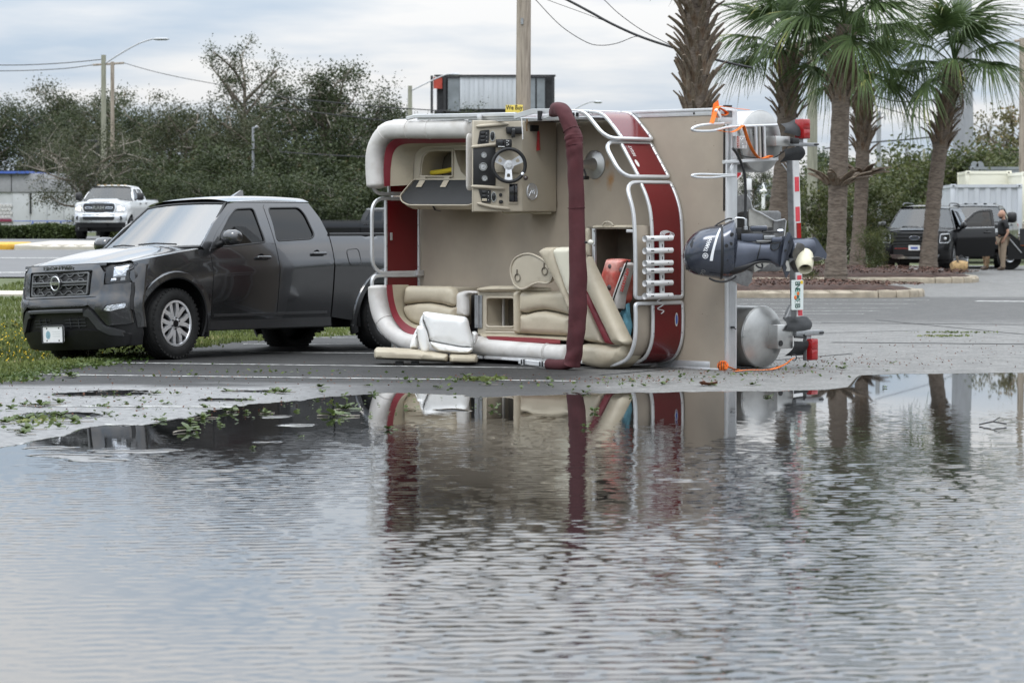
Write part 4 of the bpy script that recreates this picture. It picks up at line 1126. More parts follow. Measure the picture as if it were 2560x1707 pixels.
# ---- rail fences
def along(P):
    L_=[0.0]
    for p, q in zip(P, P[1:]): L_.append(L_[-1] + (Vector(q) - Vector(p)).length)
    def f(s):
        for i in range(len(P) - 1):
            if s <= L_[i + 1] or i == len(P) - 2:
                t=(s - L_[i]) / (L_[i + 1] - L_[i] + 1e-9);return Vector(P[i]).lerp(Vector(P[i + 1]), t)
    return f, L_[-1]
def fence(P, c0=.035, cm=.47, ct=.72, rt=(.16,.16), base_r=.03, panel_=True, skin=None):
    """one framed section along the plan line P [(a, b)]: round-cornered frame, mid rail, red panel"""
    P=[tuple(p[:2]) for p in crom([(*p,0) for p in P],8)]
    f, L_=along(P)
    lp=roundpoly([(0, c0),(L_, c0),(L_, ct),(0, ct)],[base_r, base_r, rt[1], rt[0]],6)
    lp=resamp(lp,.05)
    n2=lambda s: None
    bm=NB()
    pts=[Vector((*f(min(max(s,0), L_)), c)) for s, c in lp]
    t0=f(min(L_,.05)) - f(0);sd=Vector((-t0.y, t0.x,0))
    # the profile is turned to lie flat with the fence everywhere
    n=len(pts);rings=[]
    for i in range(n):
        t=(pts[(i + 1) % n] - pts[i - 1]).normalized();s=min(max(lp[i][0],.01), L_ - .01)
        tg=f(s + .01) - f(s - .01);w_=Vector((-tg.y, tg.x,0)).normalized();u=t.cross(w_).normalized()
        rings.append([bm.verts.new(pts[i] + w_ * x + u * y) for x, y in sqp(.034,.036,.2)])
    for i in range(n):
        A, B=rings[i], rings[(i + 1) % n]
        for j in range(8): bm.faces.new((A[j], A[(j + 1) % 8], B[(j + 1) % 8], B[j]))
    fo=bpart('rail_frame', bm, m_alu_w, smooth=30)
    S=np.linspace(0.02, L_ - .02, max(3, int(L_ / .06)))
    bm=NB();sweep(bm,[Vector((*f(s), cm)) for s in S], sqp(.030,.032,.2), up=(0,0,1));put('mid_rail', bm, m_alu_w, fo,30)
    if panel_:
        bm=NB();loft(bm,[[Vector((*f(s), c0 + .01)) + k * Vector((-(f(s + .01) - f(s - .01)).y,(f(s + .01) - f(s - .01)).x,0)).normalized() * .004 + Vector((0,0, dz)) for k, dz in ((-1,0),(1,0),(1, cm - c0 - .02),(-1, cm - c0 - .02))] for s in np.clip(S,.02, L_ - .02)])
        po=put('red_panel', bm, m_panel, fo,30)
    bm=NB()
    for s in np.linspace(.06, L_ - .06,4):
        p=f(s);tg=(f(min(L_, s + .01)) - f(max(0, s - .01))).normalized();w_=Vector((-tg.y, tg.x,0))
        for c in (cm, c0 + .02):
            for sg in (1,-1): lathe(bm,[(.006,0),(.006,.004),(.002,.006)], Vector((*p, c)) + w_ * sg * .0155, w_ * sg, n=6)
    put('rivet', bm, m_steel, fo)
    if skin:
        bm=NB();k0, k1, off=skin
        loft(bm,[[Vector((*f(s),0)) + k * Vector((-(f(s + .01) - f(s - .01)).y,(f(s + .01) - f(s - .01)).x,0)).normalized() + Vector((0,0, dz)) for k, dz in ((off - .004,.02),(off + .004,.02),(off + .004, ct - .035),(off - .004, ct - .035))] for s in S if k0 <= s / L_ <= k1])
        put('seat_back_skin', bm, m_deck, fo,30)
    return fo, f, L_
fence(P2([(1545,282),(1577,287),(1602,312),(1630,349)],.035), rt=(.05,.16))
fB, ffB, LB=fence(P2([(1625,358),(1648,400),(1671,443)],.035))
fC, ffC, LC=fence(P2([(1675,457),(1690,492),(1701,540),(1705,630),(1705,742)],.035), rt=(.2,.04), skin=(.36,1,-.05))
fD, ffD, LD=fence(P2([(1705,756),(1706,800),(1703,850),(1688,888),(1664,903),(1640,908)],.035), rt=(.04,.05), skin=(0,1,-.05))
# side and bow fences
yT, yB=2.545,.06
aX=bp(1046,590,.035).x
bG0, bG1=bp(1046,681,.035).y, bp(1046,497,.035).y
fence([(-1.50, yT),(-2.4, yT),(-3.0, yT)], rt=(.05,.05));fence([(-3.03, yT),(-3.6, yT),(aX + .55, yT)], rt=(.05,.05))
fence([(aX + .5, yT),(aX + .22, yT - .03),(aX + .03, yT - .25),(aX, yT - .5),(aX, bG1 + .05)], rt=(.05,.16))
fG, ffG, LG=fence([(aX, bG1),(aX,(bG0 + bG1) / 2),(aX, bG0)], cm=.52, rt=(.18,.2))
fence([(aX, bG0 - .03),(aX,.85),(aX,.72)], cm=.52, rt=(.2,.05))
fence([(aX,.69),(aX,.45),(aX + .06,.2),(aX + .3, yB),(aX + .6, yB)], cm=.36, ct=.48, rt=(.05,.05))
fence([(aX + .65, yB),(-3.4, yB),(-2.8, yB)], rt=(.05,.05));fence([(-2.75, yB),(-1.9, yB),(-1.0, yB)], rt=(.05,.05))
bm=NB();box(bm,(aX + .02, bG0 + .40,.455),(.012,.085,.03), bev=.004);bpart('gate_latch', bm, m_alu)
bm=NB()
for py in (679,686): p=bp(1049, py,.05);box(bm, p,(.05,.035,.09), bev=.004)
bpart('gate_hinge', bm, m_alu)
# decal on the second stern panel: light oval and letters
def on_fence(f, s, c, off):
    p=f(s);tg=(f(s + .01) - f(s - .01)).normalized();w_=Vector((-tg.y, tg.x,0));w_=w_ if w_.x > 0 else -w_
    return fr(Vector((p.x, p.y, c)) + w_ * off,(0,0,-1),(0,1,0)) if abs(w_.x) > 2 else Matrix(((0,0,0,0),) * 4)
def decal(f, s, c, off, rx, ry, m, name='decal', parent=None):
    p=f(s);tg=(f(s - .01) - f(s + .01)).normalized();tg=tg if tg.y > 0 else -tg;t3=Vector((tg.x, tg.y,0));x3=Vector((0,0,-1));n_=x3.cross(t3).normalized()
    O=Vector((p.x, p.y, c)) + n_ * off
    bm=NB();panel(bm, circ(rx,20, ry), lambda a, b, d: O + x3 * a + t3 * b - n_ * d,.05,.002)
    return put(name, bm, m, parent or boat), fr(O + n_ * .003, t3, n_.cross(t3))
m_decal=mat('pale_decal',(0.66,0.63,0.60),0.5, var=0.1)
_, M_=decal(ffB, LB * .62,.40,.008,.022,.045, m_decal, parent=fB)
link('lettering', text_me('REGAT',.06,.0008, m_decal, sx=.7), fB, fr(M_.translation + Vector((-.05,.12,0.02)), Vector((M_[0][0], M_[1][0], M_[2][0])), Vector((0,0,1))))
_, M_=decal(ffD, LD * .20,.13,.008,.022,.07, m_decal, parent=fD)
decal(ffD, LD * .20,.13,.010,.015,.05, m_blue, parent=fD)

# ---- couches
def ribbon(paths, n=40):
    """surface through successive lines [(pixel list, height above deck)]"""
    R=[]
    for pts, c in paths:
        q=[bp(x, y, c) for x, y in pts];q=crom(q,8);f, L_=along([tuple(v) for v in q]);R.append([f(L_ * i / (n - 1)) for i in range(n)])
    bm=NB();vs=[[bm.verts.new(p) for p in r] for r in R]
    for A, B in zip(vs, vs[1:]):
        for i in range(n - 1): bm.faces.new((A[i], A[i + 1], B[i + 1], B[i]))
    return bm
def thick(bm, t=.012):
    bmesh.ops.recalc_face_normals(bm, faces=bm.faces)
    bmesh.ops.solidify(bm, geom=bm.faces[:], thickness=t)
    return bm
def cush(pts, f, c, h, r, name, m, parent, base=None, wob=0.0, step=.05, rc=.03):
    q=P2(pts, c + h * .5, f)
    bm=NB();puff(bm, roundpoly(q, rc,4), lambda a, b, z: Vector((a, b, c + z)), h, r, step=step, base=h * .35 if base is None else base, wob=wob)
    return put(name, bm, m, parent,60)
def block(x0, x1, y0, y1, z0, z1, m, name, parent, bev=.02):
    bm=NB();box(bm,((x0 + x1) / 2,(y0 + y1) / 2,(z0 + z1) / 2),(abs(x1 - x0), abs(y1 - y0), abs(z1 - z0)), bev=bev);return put(name, bm, m, parent)
def group_part(name, label=None):
    o=bpart(name, bmesh.new(), m_tan)
    return o
# upper bow couch
pts=[Z2(*p) for p in [(945,214),(640,218),(300,222),(215,270),(165,350),(142,440),(140,560),(148,690)]]
bm=NB();sausage(bm, crom([bp(x, y,.66) for x, y in pts],7),.105,.12, up=(0,0,1), n=20, cap_len=.04)
c1=bpart('bow_couch', bm, m_bol, smooth=60, label='upper bow couch with its seat locker hanging open')
for s in (.30,.47,.68):       # piping seams round the bolster
    q=crom([bp(x, y,.66) for x, y in pts],7);f, L_=along([tuple(v) for v in q]);p=f(L_ * s);t=(f(L_ * s + .01) - p).normalized();sd=t.cross(Vector((0,0,1))).normalized()
    bm=NB();tube(bm,[p + sd * .107 * x + Vector((0,0,.122 * y)) for x, y in circ(1,22,1,2.4)],.0045,5, closed=True);put('piping', bm, m_bol, c1)
st0=[Z2(*p) for p in [(955,280),(640,288),(400,292),(300,300),(240,345),(215,400),(205,480),(200,560),(205,702)]]
st1=[Z2(*p) for p in [(935,322),(640,328),(440,330),(350,345),(300,385),(275,440),(265,500),(258,560),(252,700)]]
st2=[Z2(*p) for p in [(930,345),(700,352),(560,357),(500,385),(468,430),(455,500),(450,560),(447,640),(445,690)]]
put('accent_stripe', thick(ribbon([(st0,.70),(st1,.63)])), m_mar, c1,60)
put('backrest', thick(ribbon([(st1,.628),(st2,.40)])), m_tan, c1,60)
q=P2([(446,652),(450,480),(478,418),(520,375),(600,350),(1010,345),(1010,652)],.39, Z2)
h1=P2([(523,610),(528,520),(545,450),(580,414),(640,403),(780,403),(780,610)],.39, Z2)
h2=P2([(805,395),(1000,395),(1000,622),(905,620),(860,580),(830,500)],.39, Z2)
bm=NB();panel(bm, q, lambda a, b, d: Vector((a, b,.39 - d)),.08,.30, holes=[h1, h2]);put('locker_frame', bm, m_tan2, c1,40)
bm=NB();hq=[(523 - 14,618),(512,520),(530,440),(570,400),(640,390),(792,390),(792,618)]
sweep(bm,[bp(*Z2(*p),.395) for p in hq], circ(.012,8), closed=True);put('locker_rim', bm, m_tan2, c1,60)
bm=NB();panel(bm,[(p[0], p[1]) for p in q], lambda a, b, d: Vector((a, b,.075 - d)),.2,.01);put('locker_floor', bm, m_inner, c1)
L0, L1, L2=bp(*Z2(462,650),.41), bp(*Z2(1010,650),.41), bp(*Z2(650,868),.62)
e1=(L1 - L0).normalized();n_=e1.cross(L2 - L0).normalized();n_=n_ if n_.z > 0 else -n_
e2=n_.cross(e1)
def lidp(x, y): v=bon(*Z2(x, y), L0, n_) - L0;return (v.dot(e1), v.dot(e2))
out_=[lidp(*p) for p in [(462,650),(1010,650),(1010,820),(945,870),(420,868),(362,838),(345,790)]]
in_=[lidp(*p) for p in [(478,655),(1005,655),(1000,815),(940,860),(424,858),(372,830),(358,790)]]
bm=NB();puff(bm, roundpoly(out_,.04), lambda a, b, z: L0 + e1 * a + e2 * b - n_ * (z + .0),.10,.07, step=.06, base=.05)
lid=put('seat_lid', bm, m_tan, c1,60)
bm=NB();panel(bm, roundpoly(in_,.035), lambda a, b, d: L0 + e1 * a + e2 * b + n_ * (.012 - d),.1,.014);put('lid_lining', bm, m_lidblk, lid)
bm=NB();sweep(bm,[L0 + e1 * a + e2 * b + n_ * .012 for a, b in roundpoly(out_,.04)], circ(.009,6), closed=True);put('lid_edge', bm, m_tan2, lid,60)
a, b=lidp(620,868);bm=NB();sweep(bm,[L0 + e1 * (a + .0) + e2 * (b + .005) + n_ * .01, L0 + e1 * (a + .01) + e2 * (b - .02) - n_ * .05, L0 + e1 * (a + .02) + e2 * (b + .01) - n_ * .11], sqp(.004,.03), up=tuple(e1));put('pull_strap', bm, m_black, lid)
for x in (520,725):
    a, b=lidp(x + 5,690);p0=bp(*Z2(x + 20,632),.40)
    bm=NB();box(bm, L0 + e1 * a + e2 * b + n_ * .020,(.085,.09,.006), R=Matrix((e1, e2, n_)).transposed());box(bm, p0 + Vector((0,0,.008)),(.085,.04,.006))
    tube(bm,[p0 + Vector((-.04,-.025,.016)), p0 + Vector((.04,-.025,.016))],.008,6)
    for dx in (-.025,.0,.025): lathe(bm,[(.007,0),(.005,.004)], L0 + e1 * (a + dx) + e2 * (b - .02) + n_ * .023, n_, n=6)
    put('hinge', bm, m_tan2, lid)
nd=thing('pool_noodle', 'yellow foam noodle lying in the open seat locker', 'foam noodle', M=BM @ Matrix.Translation(bp(*Z2(650,588),.24)))
bm=NB();tube(bm,[v - bp(*Z2(650,588),.24) for v in crom([bp(*Z2(x, y),.24) for x, y in [(515,592),(580,590),(650,583),(740,570),(820,550),(930,515),(1010,480)]],5)],.027,12)
put('foam_tube', bm, mat('yellow_foam',(0.72,0.56,0.04),0.8, var=0.06, bump=.2, bscale=60), nd,60)

# lower bow couch
pts=[Z3(*p) for p in [(203,520),(206,610),(222,720),(262,850),(330,960),(430,1050),(560,1110),(760,1145),(1000,1160),(1180,1165)]]
bm=NB();sausage(bm, crom([bp(x, y,.66) for x, y in pts],7),.098,.12, up=(0,0,1), n=20, cap_len=.03)
c2=bpart('bow_couch', bm, m_bol, smooth=60, label='lower bow couch behind the fallen white chair')
for s in (.22,):
    q=crom([bp(x, y,.66) for x, y in pts],7);f, L_=along([tuple(v) for v in q]);p=f(L_ * s);t=(f(L_ * s + .01) - p).normalized();sd=t.cross(Vector((0,0,1))).normalized()
    bm=NB();tube(bm,[p + sd * .1 * x + Vector((0,0,.122 * y)) for x, y in circ(1,22,1,2.4)],.0045,5, closed=True);put('piping', bm, m_bol, c2)
s0=[Z3(*p) for p in [(288,488),(296,600),(318,720),(352,830),(405,920),(485,1000),(600,1050),(800,1075),(1180,1085)]]
s1=[Z3(*p) for p in [(345,488),(358,620),(385,740),(430,840),(500,915),(600,970),(760,1000),(1000,1010),(1180,1015)]]
s2=[Z3(*p) for p in [(525,488),(500,600),(490,720),(505,820),(560,890),(640,925),(800,935),(1000,935),(1180,935)]]
put('accent_stripe', thick(ribbon([(s0,.705),(s1,.63)])), m_mar, c2,60)
put('backrest', thick(ribbon([(s1,.628),(s2,.42)])), m_tan, c2,60)
p0, p1=bp(*Z3(500,505),.40), bp(*Z3(1050,925),.40)
block(p0.x, p1.x, p1.y, p0.y,.012,.40, m_tan2, 'seat_base', c2)
cush([(512,500),(960,503),(1022,528),(1046,600),(1046,712),(1000,726),(900,697),(760,676),(640,682),(490,706),(490,600)], Z3,.40,.10,.07, 'seat_cushion', m_tan, c2)
cush([(488,714),(640,690),(760,685),(900,706),(1000,735),(1050,725),(1050,860),(1000,925),(640,925),(545,885),(490,800)], Z3,.40,.11,.07, 'seat_cushion', m_tan, c2)
cush([(1055,600),(1075,570),(1130,553),(1200,550),(1285,562),(1280,590),(1165,595),(1165,830),(1055,830)], Z3,.38,.07,.05, 'arm_pad', m_bol, c2)
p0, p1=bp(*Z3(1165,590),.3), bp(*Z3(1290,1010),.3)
block(p0.x, p1.x + .05, p1.y, p0.y,.02,.25, m_black, 'locker_dark_block', c2)  # solid black block in place of the shaded inside of the open locker
# middle cabinet with a round-cornered hatch, hinge plate and padded top
p0, p1=bp(*Z3(1283,560),.43), bp(*Z3(1700,1045),.43)
hole=P2([(1375,625),(1692,625),(1692,948),(1375,948)],.43, Z3);hole=roundpoly(hole,.055,5)
bm=NB();panel(bm,[(p0.x, p1.y),(p1.x, p1.y),(p1.x, p0.y),(p0.x, p0.y)], lambda a, b, d: Vector((a, b,.43 - d)),.08,.34, holes=[hole]);cab=bpart('side_cabinet', bm, m_tan2)
bm=NB();sweep(bm,[Vector((x, y,.432)) for x, y in hole], circ(.013,8), closed=True);put('hatch_rim', bm, m_tan2, cab,60)
for k, yy in ((0,590),(1,968),(2,1005)):
    bm=NB();a_, b_=bp(*Z3(1372, yy),.432), bp(*Z3(1690, yy + 4),.432);tube(bm,[a_, b_],.008,6);put('moulded_rib', bm, m_tan2, cab,60)
bm=NB();box(bm,((p0.x + p1.x) / 2,(p0.y + p1.y) / 2,.10),(p1.x - p0.x - .02, p0.y - p1.y - .02,.01));put('liner', bm, m_inner, cab)
bm=NB();q=bp(*Z3(1600,780),.2);box(bm, q + Vector((0,0,.05)),(.025,.55,.02));put('inner_brace', bm, m_alu, cab)
cush([(1285,520),(1420,500),(1700,498),(2045,520),(2062,562),(1285,566)], Z3,.40,.09,.04, 'padded_top', m_tan, cab)
a_, b_=bp(*Z3(1250,600),.44), bp(*Z3(1330,957),.44)
bm=NB();box(bm,(a_ + b_) / 2,(abs(a_.x - b_.x), abs(a_.y - b_.y),.006));tube(bm,[Vector(((a_.x + b_.x) / 2 + .005, y,.449)) for y in (b_.y, a_.y)],.009,8)
for k in range(3):
    for sx in (-.024,.03): lathe(bm,[(.008,0),(.006,.005)], Vector(((a_.x + b_.x) / 2 + sx, b_.y + .03 + k * (a_.y - b_.y - .06) / 2,.443)),(0,0,1), n=8)
put('hinge_plate', bm, m_steel, cab)
# middle couch
pts=[Z3(*p) for p in [(1285,1140),(1380,1170),(1560,1185),(1800,1205),(2050,1225),(2260,1240)]]
bm=NB();sausage(bm, crom([bp(x, y,.64) for x, y in pts],7),.095,.115, up=(0,0,1), n=20, cap_len=.05)
c3=bpart('side_couch', bm, m_bol, smooth=60, label='side couch lying along the ground behind the maroon cover')
q=crom([bp(x, y,.64) for x, y in pts],7);f, L_=along([tuple(v) for v in q]);p=f(L_ * .80);t=(f(L_ * .8 + .01) - p).normalized();sd=t.cross(Vector((0,0,1))).normalized()
bm=NB()
for o_ in (0,.02): tube(bm,[p + t * o_ + sd * .098 * x + Vector((0,0,.118 * y)) for x, y in circ(1,22,1,2.4)],.0055,5, closed=True)
put('piping', bm, m_bol, c3)
put('accent_stripe', thick(ribbon([([Z3(*p) for p in [(1375,1045),(1700,1055),(2000,1068),(2180,1085)]],.55),([Z3(*p) for p in [(1400,1078),(1700,1100),(1950,1114),(2180,1118)]],.68)],24)), m_mar, c3,60)
put('backrest', thick(ribbon([([Z3(*p) for p in [(1300,1020),(1700,1020),(2290,1040)]],.42),([Z3(*p) for p in [(1330,1050),(1700,1058),(2290,1085)]],.56)],24)), m_tan, c3,60)
p0, p1=bp(*Z5(150,655),.40), bp(*Z5(720,1085),.40);block(p0.x, p1.x + .2, p1.y, p0.y,.012,.40, m_tan2, 'seat_base', c3)
cush([(146,680),(165,652),(225,652),(212,700),(212,1075),(150,1072)], Z5,.40,.12,.05, 'arm_pad', m_tan, c3)
cush([(204,690),(230,656),(400,660),(720,650),(720,900),(670,888),(560,858),(450,840),(350,850),(260,875),(205,860)], Z5,.40,.12,.07, 'seat_cushion', m_tan, c3)
cush([(214,882),(270,885),(350,860),(450,850),(560,870),(670,898),(720,910),(720,1100),(640,1098),(216,1074)], Z5,.40,.13,.07, 'seat_cushion', m_tan, c3)
# stern corner seat and folded lounge pads
q0=cush([(866,1168),(1000,1172),(1150,1195),(1225,1195),(1272,1160),(1290,1185),(1284,1290),(1240,1365),(1160,1412),(1070,1424),(980,1408),(872,1380)], Z5,.46,.32,.08, 'corner_seat', m_tan, boat, base=.18)
cush([(838,1190),(862,1180),(862,1375),(838,1368)], Z5,.45,.13,.03, 'seat_edge', m_tan, q0)
lp=cush([(846,305),(880,372),(905,430),(1080,790),(1252,1150),(1242,1186),(1160,1188),(1120,1180),(1000,930),(846,610)], Z5,.66,.15,.07, 'lounge_pad', m_tan, boat, base=.05)
cush([(850,628),(1000,935),(1120,1184),(1036,1172),(940,960),(850,765)], Z5,.68,.06,.03, 'accent_stripe', m_mar, lp)
cush([(760,560),(850,760),(940,962),(1036,1174),(870,1152),(760,1100)], Z5,.62,.11,.05, 'pad_face', m_tan, lp)
lp2=cush([(396,268),(420,245),(445,229),(545,227),(560,290),(730,790),(730,930),(672,800),(600,640)], Z5,.66,.13,.05, 'lounge_pad', m_tan, boat, base=.05)
cush([(535,270),(560,232),(580,227),(735,226),(735,800),(650,600)], Z5,.70,.13,.05, 'pad_face', m_cream, lp2)
# table
kid=[(106,470),(114,400),(150,338),(220,300),(300,294),(362,318),(440,368),(490,430),(512,490),(502,550),(460,582),(385,574),(325,590),(262,624),(205,636),(150,602),(120,540)]
kq=crom([(*v,0) for v in P2(kid,.56, Z5)],4, closed=True);kq=[(v.x, v.y) for v in kq]
bm=NB();puff(bm, kq, lambda a, b, z: Vector((a, b,.52 + z)),.04,.012, step=.06, base=.03);tb=bpart('table', bm, m_tan2, smooth=50)
bm=NB();sweep(bm,[Vector((x, y,.562)) for x, y in kq], circ(.011,8), closed=True);put('table_rim', bm, m_tan2, tb,60)
bm=NB();tube(bm,[Vector((*np.mean(kq,0),.52)), Vector((*np.mean(kq,0),.2))],.03,12);put('table_leg', bm, m_alu, tb)
for x, y in ((172,525),(437,462)):
    p=bp(*Z5(x, y),.565)
    bm=NB();lathe(bm,[(.040,-.001),(.043,.006),(.038,.006),(.035,-.002),(.03,-.03),(.001,-.03)], p,(0,0,1), n=18, cap=False);put('cup_holder', bm, m_inner, tb,50)
    bm=NB();box(bm, p + Vector((-.01,.055,.0)),(.018,.06,.006), bev=.002);put('cup_slot', bm, m_inner, tb)
# seat pedestal socket on the deck
p=bp(*Z4(838,725),0)
bm=NB();lathe(bm,[(.150,0),(.150,.008),(.135,.016),(.07,.035),(.052,.08),(.045,.12),(.045,.23),(.040,.24),(.036,.24),(.036,.20)], p,(0,0,1), n=28);ped=bpart('seat_pedestal', bm, m_pont, smooth=30)
bm=NB()
for k in range(6): lathe(bm,[(.008,0),(.006,.004)], p + Vector((.125 * math.cos(k * 1.047),.125 * math.sin(k * 1.047),.012)),(0,0,1), n=8)
put('bolt', bm, m_black, ped)
bm=NB();k0=p + Vector((.03,-.05,.19));tube(bm,[k0, k0 + Vector((.03,-.08,0))],.01,8);box(bm, k0 + Vector((.03,-.09,0)),(.03,.04,.07), bev=.008);put('clamp_knob', bm, m_black, ped)

# ---- stern locker behind the fence
i0, i1=bp(*Z5(930,48),.40), bp(*Z5(1290,1115),.40)
bm=NB();box(bm,((i0.x + i1.x) / 2,(i0.y + i1.y) / 2,.05),(i1.x - i0.x + .1, i0.y - i1.y,.02));lk_=bpart('stern_locker', bm, m_inner)
bm=NB();box(bm,(i0.x - .02,(i0.y + i1.y) / 2,.26),(.02, i0.y - i1.y,.44));put('locker_wall', bm, m_inner, lk_)
bm=NB();box(bm,((i0.x + i1.x) / 2 + .02, i0.y + .01,.26),(i1.x - i0.x + .1,.02,.44));put('locker_wall', bm, m_inner, lk_)
bm=NB();a_, b_=bp(*Z5(922,45),.49), bp(*Z5(930,700),.49);sweep(bm,[a_, b_], sqp(.04,.035));put('locker_post', bm, m_alu, lk_)
for yy in (70,210,380,540):
    bm=NB();lathe(bm,[(.008,0),(.006,.005)], bp(*Z5(924, yy),.51),(0,0,1), n=8);put('screw', bm, m_black, lk_)
cush([(915,22),(935,12),(1150,10),(1418,14),(1420,48),(930,52)], Z5,.40,.09,.03, 'padded_top', m_tan, lk_)
cush([(846,40),(880,28),(902,34),(902,330),(846,300)], Z5,.42,.07,.03, 'side_pad', m_tan, lk_)
bm=NB();tube(bm, crom([bp(*Z4(x, y),.48) for x, y in [(925,1408),(945,1375),(985,1366),(1022,1378),(1044,1408)]],5),.009,8);put('grab_handle', bm, m_tan2, lk_,60)
bm=NB();a_, b_=bp(*Z5(1238,70),.60), bp(*Z5(1745,62),.04);sweep(bm,[a_, bp(*Z5(1425,72),.47)], sqp(.03,.03));sweep(bm,[bp(*Z5(1452,66),.46), b_], sqp(.016,.012));put('cross_bar', bm, m_alu_w, lk_)

# ---- rod rack: six white tubes on two uprights
rk_x=ffC(LC * .7)
ya, yb=bp(*Z5(1500,120),.3).y, bp(*Z5(1500,740),.3).y
def rkp(px, py): return ba(px, py, rk_x.x + .075)
u0, u1=rkp(*Z5(1478,120)), rkp(*Z5(1605,120))
bm=NB();rack=None
for u in (u0, u1):
    p_, q_=rkp(*Z5(1478 if u is u0 else 1604,118)), rkp(*Z5(1484 if u is u0 else 1612,735));p_.x -= .03;q_.x -= .03
    sweep(bm,[p_, q_], sqp(.055,.02,.1), up=(1,0,0))
    for k in range(10): r_=p_.lerp(q_,(k + .5) / 10);box(bm, r_ + Vector((.011,0,0)),(.003,.03,.012), mi=1)
rack=bpart('rod_rack', bm,[m_white, m_black])
for y in (145,265,387,461,583,708):
    a_, b_=rkp(*Z5(1418, y)), rkp(*Z5(1684, y - 8));d_=(b_ - a_)
    bm=NB();L_=d_.length
    lathe(bm,[(.034,0),(.030,.03),(.027,.06),(.027, L_),(.021, L_),(.021,.06),(.03,0.001)], a_, d_, n=16, cap=False);put('rod_holder', bm, m_white, rack,50)
    bm=NB();q_=a_ + d_ * .22 + Vector((.026,0,0));box(bm, q_,(.006,.012,.045), bev=.002);put('slot', bm, m_black, rack)
    bm=NB();lathe(bm,[(.006,0),(.005,.005)], a_ + d_ * .8 + Vector((.025,0,0)),(1,0,0), n=8);put('screw', bm, m_black, rack)
bm=NB()
for k in range(4): tube(bm, crom([rkp(*Z5(x + 12 * k, y + 5 * k)) for x, y in [(1570,120),(1580,80),(1630,66),(1670,85),(1660,125)]],5),.004,5)
bpart('wire_coil', bm, m_alu_w, rack)
bm=NB();tube(bm, crom([rkp(*Z5(x, y)) for x, y in [(1580,680),(1600,720),(1540,760),(1600,790),(1545,830),(1605,850),(1580,880)]],6),.005,5)
bpart('wire_coil', bm, m_alu_w, rack)

# ---- folded sunshade in its canvas cover
BC=1.13
spine=[(1384,283,.86),(1392,274,1.0),(1404,276,1.10),(1417,296, BC),(1430,328, BC),(1434,350, BC),(1437,372, BC),(1438,420, BC),(1441,520, BC),(1445,640, BC),(1444,740, BC),(1442,820, BC),(1436,880, BC),(1429,912, BC)]
sp_=crom([bp(x, y, c) for x, y, c in spine],10)
bm=NB();n=len(sp_);prof=circ(1,26,1,2.3);rings=[]
random.seed(5);ph=[random.uniform(0,6.28) for _ in range(12)]
for i, p in enumerate(sp_):
    t=(sp_[min(i + 1, n - 1)] - sp_[max(i - 1,0)]).normalized();u=Vector((0,0,1));u=(u - t * u.dot(t));u=u.normalized() if u.length > .1 else Vector((1,0,0));s=t.cross(u)
    f=i / (n - 1);R=.056 + .018 * sm(f * 6) + .012 * math.sin(f * 17 + 1) * .4 + .010 * f
    if f < .04: R *= .7 + .3 * f / .04
    if abs(f - .36) < .02: R *= 1.10
    ring=[]
    for k,(x, y) in enumerate(prof):
        a=6.283 * k / 26
        wr=1 + .05 * math.sin(3 * a + f * 30 + ph[0]) + .045 * math.sin(f * 95 + 2.2 * math.sin(a + ph[1])) * (.6 + .4 * math.sin(f * 13 + a)) + .02 * math.sin(5 * a - f * 60)
        ring.append(bm.verts.new(p + (s * x + u * y) * R * wr))
    rings.append(ring)
for A, B in zip(rings, rings[1:]):
    for j in range(26): bm.faces.new((A[j], A[(j + 1) % 26], B[(j + 1) % 26], B[j]))
bm.faces.new(rings[0][::-1]);bm.faces.new(rings[-1])
cov=bpart('sunshade_cover', bm, m_cover, smooth=70)
bm=NB();q=crom([bp(x, y, BC - .03) for x, y in [(1432,905),(1412,911),(1392,912),(1372,910)]],4);sausage(bm, q,.055,.06, up=(0,0,1), n=16, cap_len=.02);put('cover_foot', bm, m_cover, cov,70)
for fr_ in (.30,.44,.62):
    i=int(fr_ * (n - 1));p=sp_[i];t=(sp_[i + 1] - sp_[i - 1]).normalized();u=Vector((0,0,1));s=t.cross(u)
    bm=NB();tube(bm,[p + (s * x + u * y) * .083 for x, y in circ(1,20,1,2.3)],.004,5, closed=True);put('cover_seam', bm, m_cover, cov,60)
# its aluminium arms
bm=NB();sweep(bm,[bp(*Z5(x, y), BC - .05) for x, y in [(500,1380),(350,1362),(200,1345)]], sqp(.05,.055,.1), up=(0,0,1));tube(bm,[bp(*Z5(x, y), BC - .06) for x, y in [(200,1335),(20,1322)]],.012,6)
for x, y in ((235,1350),(415,1372)): box(bm, bp(*Z5(x, y), BC - .03),(.035,.06,.07), bev=.005, mi=1)
bpart('sunshade_arm', bm,[m_alu_w, m_black])
ZT=lambda x, y: (1170 + x / 9.408,250 + y / 9.408)
bm=NB()
for dy in (0,22,44,66,88): sweep(bm,[bp(*ZT(x, y + dy),.78) for x, y in [(1940,222),(1520,228),(1100,350)]], sqp(.014,.03,.1), up=(0,0,1))
sweep(bm,[bp(*ZT(x, y),.80) for x, y in [(1980,350),(1700,440)]], sqp(.03,.02,.1), up=(0,0,1))
box(bm, bp(*ZT(1690,375),.82),(.03,.10,.04), mi=1);box(bm, bp(*ZT(1985,300),.84),(.06,.09,.06), bev=.01, mi=1);box(bm, bp(1437,287,.74),(.07,.06,.06), bev=.01, mi=1)
bpart('sunshade_arm', bm,[m_alu_w, m_black])
